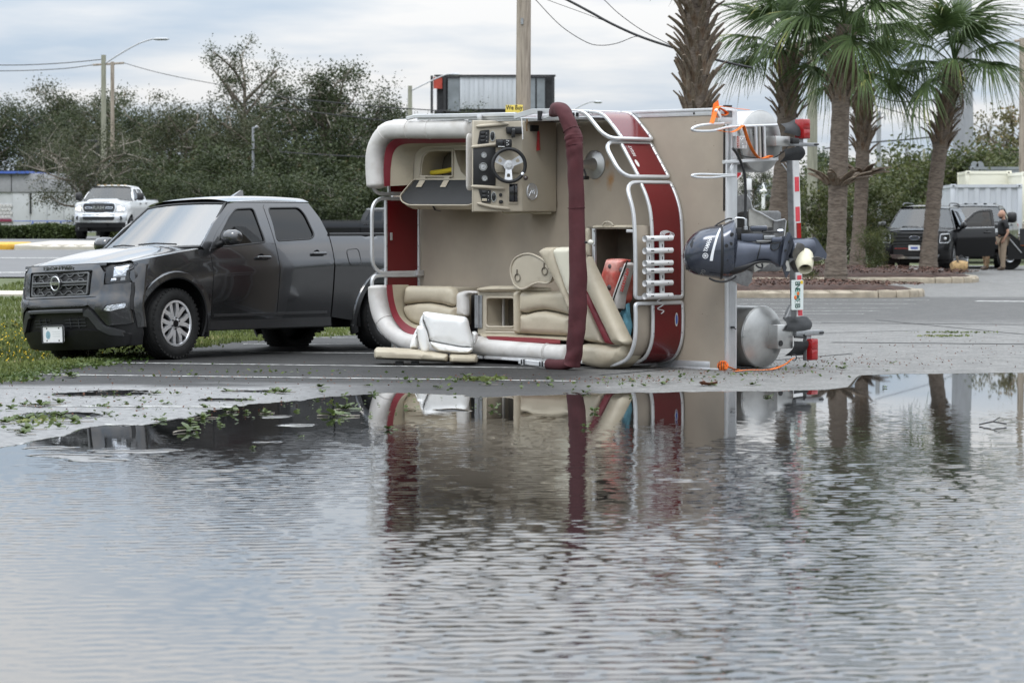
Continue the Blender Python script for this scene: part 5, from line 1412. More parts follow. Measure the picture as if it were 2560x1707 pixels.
bm=NB();sweep(bm,[bp(x, y,.76) for x, y in [(1018,297),(1040,291),(1160,289),(1290,286)]], sqp(.04,.035,.15), up=(0,0,1));sweep(bm,[bp(x, y,.74) for x, y in [(1046,297),(1160,296),(1290,294)]], sqp(.03,.03,.15), up=(0,0,1));box(bm, bp(1198.5,294,.8),(.05,.055,.03), bev=.004);bpart('top_rail', bm, m_alu_w)
# navigation light on the cover
p=bp(*Z5(888,180), BC + .02);q=bp(*Z5(835,180), BC + .02)
bm=NB();tube(bm,[q, p],.012,8);nl=bpart('light_stalk', bm, m_black)
bm=NB();lathe(bm,[(.001,-.03),(.02,-.025),(.03,0),(.02,.025),(.001,.03)], p,(1,0,0), n=14);put('navigation_light', bm, mat('frosted_lamp',(.62,.60,.52),.2, var=.04, coat=.5), nl,70)

# ---- helm console
a0=bp(*Z2(1684,925),0).x
cF, cT=.52,.95
y1, y0=bp(*Z2(1500,140),.5).y, bp(*Z2(1500,918),.5).y
prof=[(a0,.012),(a0, cF),(a0 - .30, cT),(a0 - .33, cT - .01),(a0 - .37, cT - .14),(a0 - .42,.012)]
bm=NB()
loft(bm,[[Vector((x, y, z)) for x, z in prof] for y in (y0, y1)])
ed=[e for e in bm.edges if e.calc_length() > .05]
bmesh.ops.bevel(bm, geom=ed, offset=.045, segments=4, affect='EDGES', profile=.5, clamp_overlap=True)
con=bpart('helm_console', bm, m_tan2, smooth=50)
dn=Vector((cT - cF,0,.30)).normalized();dx_=Vector((.30,0,-(cT - cF))).normalized();dO=Vector((a0, y0, cF))
DM=fr(dO, dx_,(0,1,0))
def dp(x, y, off=0.0):
    v=bon(*ZC(x, y), dO + dn * off, dn) - dO;return (v.dot(dx_), v.y)
def dbox(x0, yy0, x1, yy1, h, m, name, bev=.006, h0=0.0, parent=None):
    (ax, ay),(bx_, by)=dp(x0, yy1, h), dp(x1, yy0, h)
    bm=NB();box(bm,((ax + bx_) / 2,(ay + by) / 2,(h + h0) / 2),(bx_ - ax, by - ay, h - h0), bev=bev);return put(name, bm, m, parent or con, M=DM if parent in (None, con) else None)
def ring_d(x, y, rx, ry, h, m, name, parent=None, hollow=False):
    c=dp(x, y, h);sx=dp(x + rx, y, h)[0] - c[0];sy=abs(dp(x, y + ry, h)[1] - c[1])
    bm=NB()
    lathe(bm,[(1,0),(1, h),(.82, h),(.78, h * .4),(.001, h * .4)] if hollow else [(1,0),(1, h * .8),(.9, h),(.001, h)],(0,0,0),(0,0,1), n=24)
    bm.transform(Matrix.Translation((c[0], c[1],0)) @ Matrix.Diagonal((sx, sy,1,1)))
    return put(name, bm, m, parent or con,40, M=DM if parent in (None, con) else None)
m_face=mat('gauge_face',(.55,.56,.57),.3, var=.25, scale=60)
gp=dbox(18,412,357,990,.012, m_black, 'gauge_panel')
for x, y, r in ((180,530,44),(168,705,62),(190,880,44)):
    ring_d(x, y, r, r,.03, m_chrome, 'gauge', gp, True);ring_d(x, y, r * .78, r * .78,.022, m_face, 'gauge_face', gp)
    c=dp(x, y,.026);bm=NB();box(bm,(c[0] + .006, c[1] - .004,.0245),(.022,.003,.002), R=Matrix.Rotation(.8,3, 'Z'));put('needle', bm, m_black, gp)
for q4, n_sw in (([(120,165),(262,148),(252,360),(82,370)],3),([(100,1045),(285,1058),(285,1252),(150,1245)],3)):
    bm=NB();panel(bm, roundpoly([dp(x, y,.01) for x, y in q4][::-1],.006), lambda a, b, d: Vector((a, b,.014 - d)),.05,.014);so=put('switch_panel', bm, m_black, con, M=DM)
    cx_, cy_=np.mean([p[0] for p in q4]), np.mean([p[1] for p in q4])
    for k in range(n_sw):
        yy=cy_ - 60 + k * 58;xx=cx_ - 18
        lamp=(q4[0][1] > 1000 and k == 2)
        (ax, ay)=dp(xx, yy,.02);bm=NB();box(bm,(ax, ay,.02),(.05 if not lamp else .052,.028,.014), bev=.004);put('switch', bm, m_tan if lamp else m_blackgloss, so)
        (ax, ay)=dp(xx + 62, yy,.02);bm=NB();lathe(bm,[(.004,0),(.003,.003)],(ax, ay,.014), n=6);put('indicator', bm, m_white, so)
for x, y in ((308,245),(328,1160)):
    ring_d(x, y,40,78,.014, m_chrome, 'drink_holder_rim', None, True);ring_d(x, y,30,64,.010, m_blackgloss, 'drink_holder')
for pts_ in ([(70,400),(200,385),(355,368)],[(150,92),(300,80),(470,66)],[(70,1005),(220,1012),(410,1030)],[(160,1275),(300,1310),(490,1330)]):
    bm=NB();sausage(bm,[Vector((*dp(x, y,.015),.012)) for x, y in pts_],.018,.02, n=10);put('moulded_ridge', bm, m_tan2, con,60, M=DM)
ff=dbox(372,292,605,412,.13, m_black, 'depth_finder',.012,.05);dbox(395,305,498,392,.134, m_blackgloss, 'screen',.002,.12, ff);dbox(395,398,495,408,.134, m_white, 'name_strip',.0,.125, ff)
for x, y in ((528,310),(528,345),(528,382),(552,320),(552,370)):
    c=dp(x, y,.134);bm=NB();lathe(bm,[(.006,0),(.005,.003)],(*c,.13), n=8);put('button', bm, m_white, ff)
bm=NB();c=dp(490,430,.06);tube(bm,[(*c,0),(c[0], c[1] + .02,.07)],.02,8);put('bracket', bm, m_black, ff)
th=dbox(522,102,778,212,.07, m_black, 'throttle_box',.02);dbox(600,140,655,268,.12, m_black, 'throttle_lever',.012,.05, th);dbox(612,135,650,150,.10, m_steel, 'throttle_trim',.002,.06, th)
dbox(548,955,700,1268,.014, m_tan2, 'radio_bezel');dbox(562,962,690,1235,.022, m_blackgloss, 'radio',.004)
ring_d(435,1130,24,28,.02, m_black, 'socket');ring_d(440,1235,32,28,.025, m_black, 'knob');dbox(415,1228,470,1246,.035, m_black, 'knob_grip',.003,.02)
dbox(330,590,730,800,.03, m_tan2, 'wheel_plinth',.02)
# steering wheel in its own frame, parallel to the dash
wc=dp(558,685,.15);R_=0.5 * (dp(822,685,.15)[0] - dp(296,685,.15)[0]) * .93
WM=DM @ Matrix.Translation((wc[0], wc[1],.15))
bm=NB();tube(bm,[(R_ * math.cos(i / 48 * 6.2832), R_ * math.sin(i / 48 * 6.2832),0) for i in range(48)],.019,10, closed=True);sw=put('steering_wheel', bm, mat('black_leather',(.014,.014,.015),.55, var=.2, bump=.3, bscale=80), con,70, M=WM)
for a in (90 + 62,90 - 62,-92):
    a=rad(a);d_=Vector((math.cos(a), math.sin(a),0));s_=Vector((-d_.y, d_.x,0))
    o_=[d_ * .025 + s_ * .030, d_ * (R_ * .9) + s_ * .042, d_ * (R_ * .9) - s_ * .042, d_ * .025 - s_ * .030]
    h_=[d_ * .085 + s_ * .014, d_ * (R_ * .72) + s_ * .020, d_ * (R_ * .72) - s_ * .020, d_ * .085 - s_ * .014]
    bm=NB();panel(bm,[tuple(v)[:2] for v in o_], lambda x, y, d: Vector((x, y,.004 - d - .03 * max(0,1 - math.hypot(x, y) / R_))),.03,.008, holes=[roundpoly([tuple(v)[:2] for v in h_],.012)]);put('spoke', bm, m_alu, sw)
bm=NB();lathe(bm,[(.055,-.035),(.055,-.018),(.03,-.015)], n=20);put('hub', bm, m_alu, sw)
bm=NB();lathe(bm,[(.032,-.02),(.032,-.008),(.028,-.004),(.001,-.004)], n=20);put('hub_cap', bm, m_face, sw)
bm=NB();tube(bm,[(0,0,-.03),(0,0,-.15)],.05,14);put('column', bm, m_black, sw)
a=rad(-32);bm=NB();lathe(bm,[(.024,-.014),(.026,0),(.024,.014)],(R_ * math.cos(a), R_ * math.sin(a),0),(math.cos(a + 1.57), math.sin(a + 1.57),0), n=14);put('knob_clamp', bm, m_chrome, sw)
bm=NB();O_=Vector(((R_ + .045) * math.cos(a - .1),(R_ + .045) * math.sin(a - .1),.035));lathe(bm,[(.001,-.026),(.018,-.02),(.026,0),(.018,.02),(.001,.026)], O_, n=14);put('steering_knob', bm, mat('brown_knob',(.05,.035,.03),.25, coat=.5), sw,70)
# aft face of the console
def fa(x, y, off=.004): return ba(*ZC(x, y), a0 + off)
c=fa(900,1082);ex, ey=abs(fa(983,1082).z - c.z), abs(fa(900,1210).y - c.y)
bm=NB();lathe(bm,[(1,0),(1,.010),(.92,.014),(.90,.008),(.001,.008)], n=32);bm.transform(Matrix.Translation(c) @ Matrix(((0,0,1,0),(0,1,0,0),(-1,0,0,0),(0,0,0,1))) @ Matrix.Diagonal((ex, ey,1,1)));em_=put('oval_emblem', bm, m_alu, con)
for pts_ in ([(860,1150),(885,1090),(905,1060),(900,1110),(930,1060),(945,1060),(940,1120)],[(850,1050),(880,1040),(915,1045)]):
    bm=NB();tube(bm, crom([fa(x, y,.014) for x, y in pts_],4),.005,6);put('emblem_stroke', bm, m_alu_w, em_,60)
p0, p1=fa(878,80), fa(1002,175);bm=NB();box(bm,(a0 + .006,(p0.y + p1.y) / 2,(p0.z + p1.z) / 2),(.014, abs(p0.y - p1.y), abs(p0.z - p1.z)), bev=.004);put('switch_plate', bm, m_black, con)
bm=NB();t0, t1=fa(1002,175,.03), fa(1000,462,.03)
pts_=[t0.lerp(t1, i / 130) + Vector((math.cos(i * .75),0, math.sin(i * .75))) * (.010 + .010 * i / 130) for i in range(131)];tube(bm, pts_,.0045,5);put('coiled_lanyard', bm, mat('red_cord',(.42,.02,.02),.4), con,70)
bm=NB();tube(bm, crom([bp(*ZC(x, y),.98) for x, y in [(748,-20),(752,60),(762,180),(766,292)]],4),.005,6);put('white_cord', bm, m_white, con)
bm=NB();tube(bm, crom([bp(*ZC(x, y),.95) for x, y in [(826,-10),(830,40),(822,90),(828,170)]],4),.009,6);put('chain', bm, mat('rusty_chain',(.12,.07,.03),.8), con)
bm=NB();tube(bm, crom([fa(x, y,-.01) for x, y in [(1240,260),(1245,500),(1250,800),(1265,1100),(1285,1330)]],5),.006,6);put('seam', bm, m_inner, con)
bm=NB();a_=bp(*ZC(460,1418),.55);b_=bp(*ZC(1190,1425),.06);sweep(bm,[Vector((a_.x, y0 - .012, a_.z)), Vector((b_.x, y0 - .012, b_.z))], sqp(.02,.025));put('base_flange', bm, m_cream, con)
bm=NB();p=fa(905,1082)
bm.free()
# white strip at the forward edge of the console
bm=NB();sausage(bm,[bp(*Z2(934, y),.80) for y in (300,420,560,690)],.016,.05, up=(0,0,1), n=12);put('edge_pad', bm, m_bol, con,60)

# ---- pontoons
PU, PL=ba(1897,354,.0), ba(1901,842,.0)
RP=.312
for k, c in enumerate((PU, PL)):
    bm=NB();O=Vector((.03, c.y, c.z))
    n_=40
    pf=[(.001,.045),(RP * .5,.038),(RP * .85,.018),(RP * .985,.002),(RP,-.012)] + [(RP,-x) for x in (.6,1.2,1.8,2.4,3.0,3.6,4.0)] + [(RP * .9,-4.35),(RP * .6,-4.65),(.02,-4.85)]
    lathe(bm, pf, O,(1,0,0), n=n_, cap=False)
    po=bpart('pontoon', bm, m_pont, smooth=40)
    bm=NB();tube(bm,[O + Vector((-.010, RP * math.cos(i / 40 * 6.283), RP * math.sin(i / 40 * 6.283))) for i in range(40)],.006,6, closed=True);put('weld_seam', bm, m_pont, po,60)
    bm=NB()
    for x in np.linspace(-.25,-4.2,7): box(bm,(x, c.y, c.z + RP * .98 + (-.13 - c.z - RP) / 2 + .02),(.3,.28, abs(-.12 - c.z - RP) + .10))
    put('pontoon_bracket', bm, m_alu, po)
# warning label on the upper pontoon end
a_, b_=ba(*Z6(700,436),.075), ba(*Z6(812,575),.075)
lw, lh=abs(a_.z - b_.z), abs(a_.y - b_.y);LM=fr((a_ + b_) / 2,(0,0,-1),(0,1,0))
bm=NB();box(bm,(0,0,-.03),(lw, lh,.07), bev=.002);lb=put('warning_label', bm, m_white, boat, M=LM)
bm=NB();box(bm,(-lw * .36,0,.0055),(lw * .24, lh * .96,.002));put('red_band', bm, mat('label_red',(.42,.05,.02),.5), lb)
link('lettering', text_me('WARNING', lw * .22,.0008, m_white, sx=.95), lb, fr((-lw * .36, lh * .08,.0072),(0,1,0),(-1,0,0)))
bm=NB();panel(bm,[(-lw * .45,-lh * .46),(-lw * .28,-lh * .38),(-lw * .45,-lh * .30)], lambda a, b, d: Vector((a, b,.0075 - d)),.05);put('triangle', bm, m_black, lb)
bm=NB()
for i in range(6):
    for j in range(9):
        if random.random() < .85: box(bm,(-lw * .12 + i * lw * .105, lh * (-.40 + j * .1),.0055),(lw * .05, lh * .075,.001))
lt=put('small_print', bm, m_black, lb);lt['kind']='stuff'
# motor pod plates under the stern
m_gplate=mat('grey_pod_plate',(.20,.20,.20),.6,.4, var=.25, scale=18)
m_lplate=mat('bare_pod_plate',(.42,.41,.38),.5,.6, var=.2, scale=9)
def plate(pts, a, m, name, t=.012):
    q=[ba(*ZM(x, y), a) for x, y in pts]
    bm=NB();panel(bm,[(v.z, v.y) for v in q], lambda z, y, d: Vector((a - d, y, z)),.2, t);return bpart(name, bm, m)
plate([(60,385),(225,345),(262,362),(300,430),(318,530),(275,545),(60,610)],.02, m_gplate, 'pod_plate')
plate([(275,540),(325,535),(605,690),(605,770),(420,790),(275,760)],.06, m_lplate, 'pod_plate')
plate([(600,690),(640,690),(735,670),(760,690),(735,890),(600,890)],.08, m_gplate, 'pod_plate')
plate([(-30,1400),(150,1310),(330,1360),(310,1480),(260,1545),(190,1530),(-30,1440)],.04, m_gplate, 'pod_plate')
plate([(340,1230),(550,1245),(470,1300),(345,1362)],.07, m_lplate, 'pod_plate')
bm=NB();q0, q1=ba(*ZM(150,560),-.1), ba(*ZM(520,1350),-.1);box(bm,(-.45,(q0.y + q1.y) / 2,(q0.z + q1.z) / 2 - .1),(.9, abs(q0.y - q1.y),.45), bev=.03);bpart('motor_pod', bm, m_gplate)
bm=NB();sweep(bm,[ba(*ZM(x, y),.078) for x, y in [(245,350),(290,420),(318,535),(450,600),(605,690),(640,692),(735,670),(758,690),(735,890)]], sqp(.012,.012), up=(1,0,0));bpart('pod_edge', bm, m_alu_w)
# boarding ladder and grab loops
bm=NB()
def lad(x, y, c): return bp(*Z6(x, y), c)
def c6(x, y, a): return ba(*Z6(x, y), a)
t_=[c6(x, y,.10) for x, y in [(1140,318),(800,330),(600,342),(450,378),(300,384),(228,374),(228,352),(300,324),(430,308),(560,300)]]
sweep(bm, crom(t_,5), sqp(.026,.030,.25), up=(1,0,0));ld=bpart('boarding_ladder', bm, m_alu_w, smooth=50)
bm=NB();sweep(bm,[c6(x, y,.12) for x, y in [(1145,688),(900,700),(700,714),(560,720)]], sqp(.035,.035,.2), up=(1,0,0));put('ladder_rail', bm, m_alu_w, ld)
for x, m_ in ((912, m_alu),(952, m_lplate),(975, m_black),(1003, m_alu_w)):
    bm=NB();sweep(bm,[c6(x,335,.12), c6(x + 8,682,.12)], sqp(.026 if m_ is not m_black else .012,.02,.1), up=(1,0,0));put('ladder_rung', bm, m_, ld)
bm=NB();sweep(bm, crom([c6(x, y,.10) for x, y in [(688,862),(500,856),(300,852),(228,862),(226,876),(300,888),(450,888),(560,876),(690,872)]],5), sqp(.022,.026,.25), up=(1,0,0));bpart('grab_loop', bm, m_alu_w, smooth=50)
bm=NB();sweep(bm, crom([c6(x, y,.08) for x, y in [(650,840),(652,780),(680,735),(740,720)]],5), sqp(.04,.04,.25), up=(1,0,0));put('ladder_bracket', bm, m_alu_w, ld,50)
bm=NB();p0, p1=c6(525,232,.06), c6(648,310,.06);box(bm,(.05,(p0.y + p1.y) / 2,(p0.z + p1.z) / 2),(.05, abs(p0.y - p1.y), abs(p0.z - p1.z)), bev=.006)
p0, p1=c6(555,158,.06), c6(648,235,.06);box(bm,(.05,(p0.y + p1.y) / 2,(p0.z + p1.z) / 2),(.045, abs(p0.y - p1.y), abs(p0.z - p1.z)), bev=.004, mi=1)
for k in range(6): box(bm,(.074,(p0.y + p1.y) / 2, p0.z - (k + .5) * abs(p0.z - p1.z) / 6),(.004, abs(p0.y - p1.y),.008), mi=1)
bpart('corner_post', bm,[m_alu_w, m_steel])
bm=NB()
for x in (600,640): sweep(bm,[c6(x,345,.05), c6(x,715,.05)], sqp(.02,.03,.1), up=(1,0,0))
put('ladder_mount', bm, m_alu, ld)
bm=NB();tube(bm, crom([c6(x, y,.14) for x, y in [(660,570),(700,620),(750,720),(785,830),(800,1000),(800,1150),(795,1340)]],6),.014,8);bpart('steering_cable', bm, m_black, smooth=60)
bm=NB();tube(bm, crom([c6(x, y,.13) for x, y in [(690,590),(760,650),(880,672),(1050,680),(1130,665),(1230,590),(1280,510)]],6),.005,6);bpart('wiring', bm, m_black, smooth=60)
bm=NB();p=ba(*Z7(540,1062),.05);box(bm, p,(.03,.02,.04), bev=.005);tube(bm,[p, p + Vector((.02,-.02,-.03))],.006,6);bpart('hook', bm, m_black)
# ------------------------------------------------------------------ outboard motor, swung up on the stern (bolted to the boat)
# motor frame: x towards the propeller, y up in its present pose, z towards the camera
MD=30.05                       # distance of the motor's mid plane
def mw(x, y, z=0.0): return BI @ (at(*Z7(x, y), MD - z))
SX=(mw(1000,400) - mw(0,400)) / 1000.0      # boat-space metres per zoom pixel
SY=(mw(400,0) - mw(400,1000)) / 1000.0
SZ=(mw(400,400,1.0) - mw(400,400,0.0))
SZ=SX.cross(SY).normalized();UP=SX.length
MO=mw(0,400)
def mp_(x, y, z=0.0): return MO + SX * x + SY * (400 - y) + SZ * z
m_yam=mat('blue_grey_motor_paint',(0.052,0.060,0.082),0.2,0.55, var=0.04, scale=5, coat=0.8)
m_yam2=mat('blue_grey_leg_paint',(0.080,0.090,0.118),0.34,0.45, var=0.12, scale=9, coat=0.2)
m_prop=mat('cream_prop_paint',(0.66,0.62,0.47),0.4, var=0.12, scale=12)
m_propd=mat('worn_grey_prop',(0.13,0.125,0.12),0.5,.3, var=0.3, scale=20)
def hull(secs, bm, n=26, p=2.6, z0=0.0):
    """secs: (x, top, bottom, half depth[, z shift[, power]])"""
    rings=[]
    for s in secs:
        x, t, b, dz=s[:4];zs=s[4] if len(s) > 4 else z0;pw=s[5] if len(s) > 5 else p
        cy, hy=(t + b) / 2,(b - t) / 2
        rings.append([mp_(x, cy - hy * v, zs + dz * u) for u, v in circ(1, n,1, pw)])
    loft(bm, rings)
def smooth_secs(secs, k=5):
    o=[]
    V4=[Vector((s[0], s[1], s[2])) for s in secs];D=[s[3] for s in secs]
    for i in range(len(secs) - 1):
        for j in range(k):
            t=j / k
            def cr_(g): a, b, c, d=g(max(0, i - 1)), g(i), g(i + 1), g(min(len(secs) - 1, i + 2));return .5 * (2 * b + (c - a) * t + (2 * a - 5 * b + 4 * c - d) * t * t + (3 * b - a - 3 * c + d) * t ** 3)
            v=cr_(lambda q: V4[q]);o.append((v.x, v.y, v.z, cr_(lambda q: D[q])))
    o.append(secs[-1][:4]);return o
bm=NB()
hull(smooth_secs([(99,405,445,.04),(104,372,480,.10),(118,330,520,.14),(145,283,560,.17),(190,232,588,.20),(250,190,606,.225),(320,168,618,.235),(380,158,626,.24),(423,150,634,.24)]), bm)
mot=bpart('outboard_motor', bm, m_yam, smooth=50, label='dark blue-grey outboard motor tilted up on the stern')
bm=NB();hull([(419,153,630,.236),(424,146,637,.245),(440,143,638,.245),(446,150,632,.236)], bm);put('rubber_seal', bm, m_black, mot,50)
bm=NB();hull(smooth_secs([(444,150,632,.236),(490,128,628,.235),(530,108,618,.225),(552,112,608,.20),(566,150,600,.18),(575,230,592,.17)]), bm);put('cowl_pan', bm, m_yam, mot,50)
bm=NB();hull(smooth_secs([(500,262,600,.20),(575,280,582,.18),(640,296,556,.165),(700,303,525,.15),(738,308,500,.14),(790,312,482,.135),(850,310,484,.135),(890,298,500,.135),(930,275,520,.13),(975,252,530,.11)]), bm, p=3.2);put('mid_section', bm, m_yam2, mot,50)
bm=NB();rr_=[mp_(785 - 45 * (1 - math.cos(a)) * .5,400 - 92 * math.cos(a) * .98,.142 * math.sin(a) ** .6 if math.sin(a) > 0 else 0) for a in np.linspace(.12,3.02,14)];tube(bm,[r + SX * 0 + SZ * .004 for r in rr_],.005,5);put('seam', bm, m_black, mot,60)
# underside darkened by a black band and the grip handle
bm=NB();hull(smooth_secs([(505,470,605,.185),(575,480,590,.17),(660,478,556,.155),(735,466,505,.145),(800,462,490,.140),(870,468,492,.138)]), bm, p=3);put('underside_band', bm, m_black, mot,50)
bm=NB();tube(bm, crom([mp_(x, y,.16) for x, y in [(735,505),(760,525),(785,530),(795,515),(788,492)]],4),.010,7);put('hose', bm, m_black, mot,60)
bm=NB();tube(bm, crom([mp_(x, y,.17) for x, y in [(320,622),(370,645),(430,655),(490,645),(540,620),(560,600)]],5),.011,7);put('hose', bm, m_black, mot,60)
bm=NB();tube(bm, crom([mp_(x, y,.05) for x, y in [(365,175),(410,140),(460,112),(505,96),(535,98)]],5),.008,7);put('hose', bm, m_black, mot,60)
# front hardware above the leg: tilt bracket, pump, fittings
def mbox(x0, y0, x1, y1, z0, z1, m, name, bev=.012, parent=None):
    bm=NB();c=mp_((x0 + x1) / 2,(y0 + y1) / 2,(z0 + z1) / 2);R=Matrix((SX.normalized(), SY.normalized(), SZ)).transposed()
    box(bm, c,((x1 - x0) * UP,(y1 - y0) * UP, z1 - z0), R=R, bev=bev);return put(name, bm, m, parent or mot)
mbox(610,228,808,300,-.12,.06, m_yam2, 'tilt_bracket');mbox(690,158,850,205,-.10,.05, m_yam, 'swivel_bracket',.02);mbox(560,175,625,285,-.10,.04, m_black, 'linkage')
mbox(800,205,950,222,-.08,.06, m_black, 'tilt_rod');mbox(810,240,920,285,-.1,.05, m_steel, 'trim_cylinder',.015);mbox(745,288,880,305,-.08,.1, m_gplate, 'clamp_bar')
bm=NB();lathe(bm,[(.012,0),(.020,.01),(.020,.05),(.012,.06)], mp_(935,205,.03), SX, n=10);put('grease_nipple', bm, m_chrome, mot)
bm=NB();q_=mp_(653,195,.06);lathe(bm,[(.022,0),(.022,.03),(.014,.035),(.014,.10),(.010,.11)], q_, SY, n=12);put('cable_end', bm, m_steel, mot)
bm=NB();tube(bm, crom([mp_(x, y,.06) for x, y in [(650,105),(635,92),(600,88),(570,88),(556,100)]],4),.007,6);put('fuel_line', bm, m_alu, mot,60)
for x, y in ((520,235),(470,335),(510,318),(483,465)):
    bm=NB();lathe(bm,[(.02 if y != 465 else .008,0),(.018 if y != 465 else .007,.02)], mp_(x, y,.225 if x < 500 else .21), SZ, n=12);put('grommet', bm, m_black, mot)
mbox(876,258,975,308,.05,.155, m_yam2, 'trim_cover',.02);bm=NB()
q=roundpoly([(868,318),(955,305),(940,350),(915,372),(882,374),(866,352)],10);panel(bm,[(x,-y) for x, y in q], lambda a, b, d: mp_(a,-b,.150 - d),40,.03);put('water_inlet_cover', bm, m_yam, mot);
bm=NB();sweep(bm,[mp_(x, y,.152) for x, y in q], circ(.006,6), closed=True);put('cover_edge', bm, m_black, mot,60)
# gearcase with its splash plates, torpedo, skeg
def splate(pts, z0, z1, m, name, parent=None, tilt=0.0, flip=0):
    """a plate traced in the motor's side view and given its real depth from z0 to z1"""
    bm=NB();panel(bm,[(x,-y) for x, y in pts], lambda a, b, d: mp_(a,-b,(z1 - d) + tilt * (a - pts[0][0]) * UP),45, z1 - z0);return put(name, bm, m, parent or mot,40)
gc=splate([(972,256),(1000,250),(1050,262),(1110,268),(1190,272),(1240,268),(1272,262),(1288,272),(1378,410),(1370,455),(1290,432),(1240,440),(1180,425),(1120,440),(1042,452),(985,515),(965,528),(925,525),(900,498)],-.03,.03, m_yam2, 'gearcase')
bm=NB();hull(smooth_secs([(1035,360,445,.03),(1050,290,450,.075),(1085,275,448,.095),(1140,272,446,.10),(1190,270,440,.095),(1240,266,436,.065),(1285,275,440,.03),(1340,352,446,.012),(1374,405,450,.008)]), bm, p=2.0);put('torpedo', bm, m_yam2, gc,50)
for pts, z0, z1 in (([(1022,214),(1040,218),(1048,236),(1010,330),(985,430),(972,500),(955,520),(962,440),(985,300)],-.02,.17),([(1050,246),(1062,252),(1030,330),(1000,440),(975,510),(968,515),(985,420),(1015,310)],.02,.14)):
    splate(pts, z0, z1, m_yam2, 'splash_plate', gc)
splate([(1060,262),(1075,300),(1045,400),(1020,440),(1030,470),(1046,560),(1012,620),(1000,585),(975,520),(1000,440),(1030,340)],-.02,.11, mat('dark_plate',(.05,.055,.07),.5,.3, var=.2), 'cavitation_plate', gc)
splate([(1010,468),(1028,470),(1032,500),(1045,545),(1040,562),(1005,560),(1015,530),(1002,500)],.108,.118, m_lplate, 'anode', gc)
for x, y in ((1030,300),(998,378)):
    bm=NB();lathe(bm,[(.014,0),(.012,.02)], mp_(x, y,.165), SZ, n=10);put('bolt', bm, m_black, gc)
mbox(1135,336,1170,352,.09,.104, m_black, 'water_inlet',.002, gc)
# propeller: hub towards the camera, four blades
hc=mp_(1170,425,.06);ha=(SZ.normalized() * .72 - SY.normalized() * .69).normalized()
bm=NB();lathe(bm,[(.075,-.02),(.092,.02),(.094,.07),(.088,.13),(.072,.205),(.066,.21),(.058,.205),(.055,.12),(.001,.11)], hc - ha * .02, ha, n=26, cap=False)
for f in bm.faces: f.material_index=1 if (f.calc_center_median() - hc - ha * .1).length < .062 else 0
pr=put('propeller', bm,[m_prop, m_black], mot,45)
u_=ha.orthogonal().normalized();v_=ha.cross(u_)
u_=SX.normalized();v_=ha.cross(u_)
for k in range(3):
    a=k * 2.0944 + .12;d_=u_ * math.cos(a) + v_ * math.sin(a);t_=ha.cross(d_)
    bm=NB();G=[]
    for i in range(7):
        s=i / 6;r_=.075 + .115 * s;w_=.070 * math.sin(math.pi * min(1,.25 + .72 * s)) ** .7;row=[]
        for j in range(6):
            q=(j / 5 - .5) * 2;row.append(bm.verts.new(hc + ha * (.05 + .045 * q * (1 - .3 * s) - .02 * s) + d_ * r_ + t_ * (q * w_ - .03 * s)))
        G.append(row)
    for A, B in zip(G, G[1:]):
        for j in range(5): bm.faces.new((A[j], A[j + 1], B[j + 1], B[j]))
    bmesh.ops.recalc_face_normals(bm, faces=bm.faces);bmesh.ops.solidify(bm, geom=bm.faces[:], thickness=.006);put('blade', bm, m_propd, pr,50)
# writing and stripe on the cowl, laid onto its curved side
def cowl_z(x, y):
    T=[(99,405,445,.04),(104,372,480,.10),(118,330,520,.14),(145,283,560,.17),(190,232,588,.20),(250,190,606,.225),(320,168,618,.235),(380,158,626,.24),(440,150,634,.24)]
    xs=[t[0] for t in T];t=np.interp(x, xs,[q[1] for q in T]);b=np.interp(x, xs,[q[2] for q in T]);d=np.interp(x, xs,[q[3] for q in T])
    v=abs((y - (t + b) / 2) / ((b - t) / 2));return d * (max(0.0,1 - v ** 2.6)) ** (1 / 2.6)
def cowl_me(me, O, ex, ey, lift_=.003):
    """lay a flat lettering mesh (units: zoom pixels) on the cowl"""
    for v in me.vertices:
        x=O[0] + ex[0] * v.co.x + ey[0] * v.co.y;y=O[1] + ex[1] * v.co.x + ey[1] * v.co.y
        v.co=mp_(x, y, cowl_z(x, y) + lift_ + (.001 if v.co.z > 0 else -.001))
    return me
m_silver=mat('silver_decal',(.80,.81,.83),.4,.0, var=.03)
def uv(x0, y0, x1, y1): d=math.hypot(x1 - x0, y1 - y0);return ((x1 - x0) / d,(y1 - y0) / d)
ex=uv(284,384,338,252);ey=(ex[1],-ex[0])
link('lettering', cowl_me(text_me('YAMAHA',47,1, m_silver,1.2, sx=.74),(309,320), ex, ey), mot)
ex2=uv(248,600,272,535);ey2=(ex2[1],-ex2[0])
link('lettering', cowl_me(text_me('70',52,1, m_steel,.8, sx=.95),(268,572), ex2, ey2), mot)
me_b=bmesh.new();O_=(284,424)
for i in range(24):
    a, b=i / 24 * 6.283,(i + 1) / 24 * 6.283
    me_b.faces.new([me_b.verts.new((r * math.cos(t), r * math.sin(t),.5)) for r, t in ((25, a),(25, b),(20, b),(20, a))])
for k in range(3):
    a=k * 1.047;c_, s_=math.cos(a), math.sin(a);me_b.faces.new([me_b.verts.new((c_ * x - s_ * y, s_ * x + c_ * y,.5)) for x, y in ((-17,-2.2),(17,-2.2),(17,2.2),(-17,2.2))])
me_b.faces.new([me_b.verts.new((6 * math.cos(t),6 * math.sin(t),.5)) for t in np.linspace(0,6.283,9)[:-1]])
link('emblem', cowl_me(bm2me('emblem', me_b, m_silver,0), O_,(1,0),(0,-1)), mot)
me_b=bmesh.new();st=crom([(450,150,0),(415,195,0),(388,255,0),(362,340,0),(345,410,0),(336,468,0)],6)
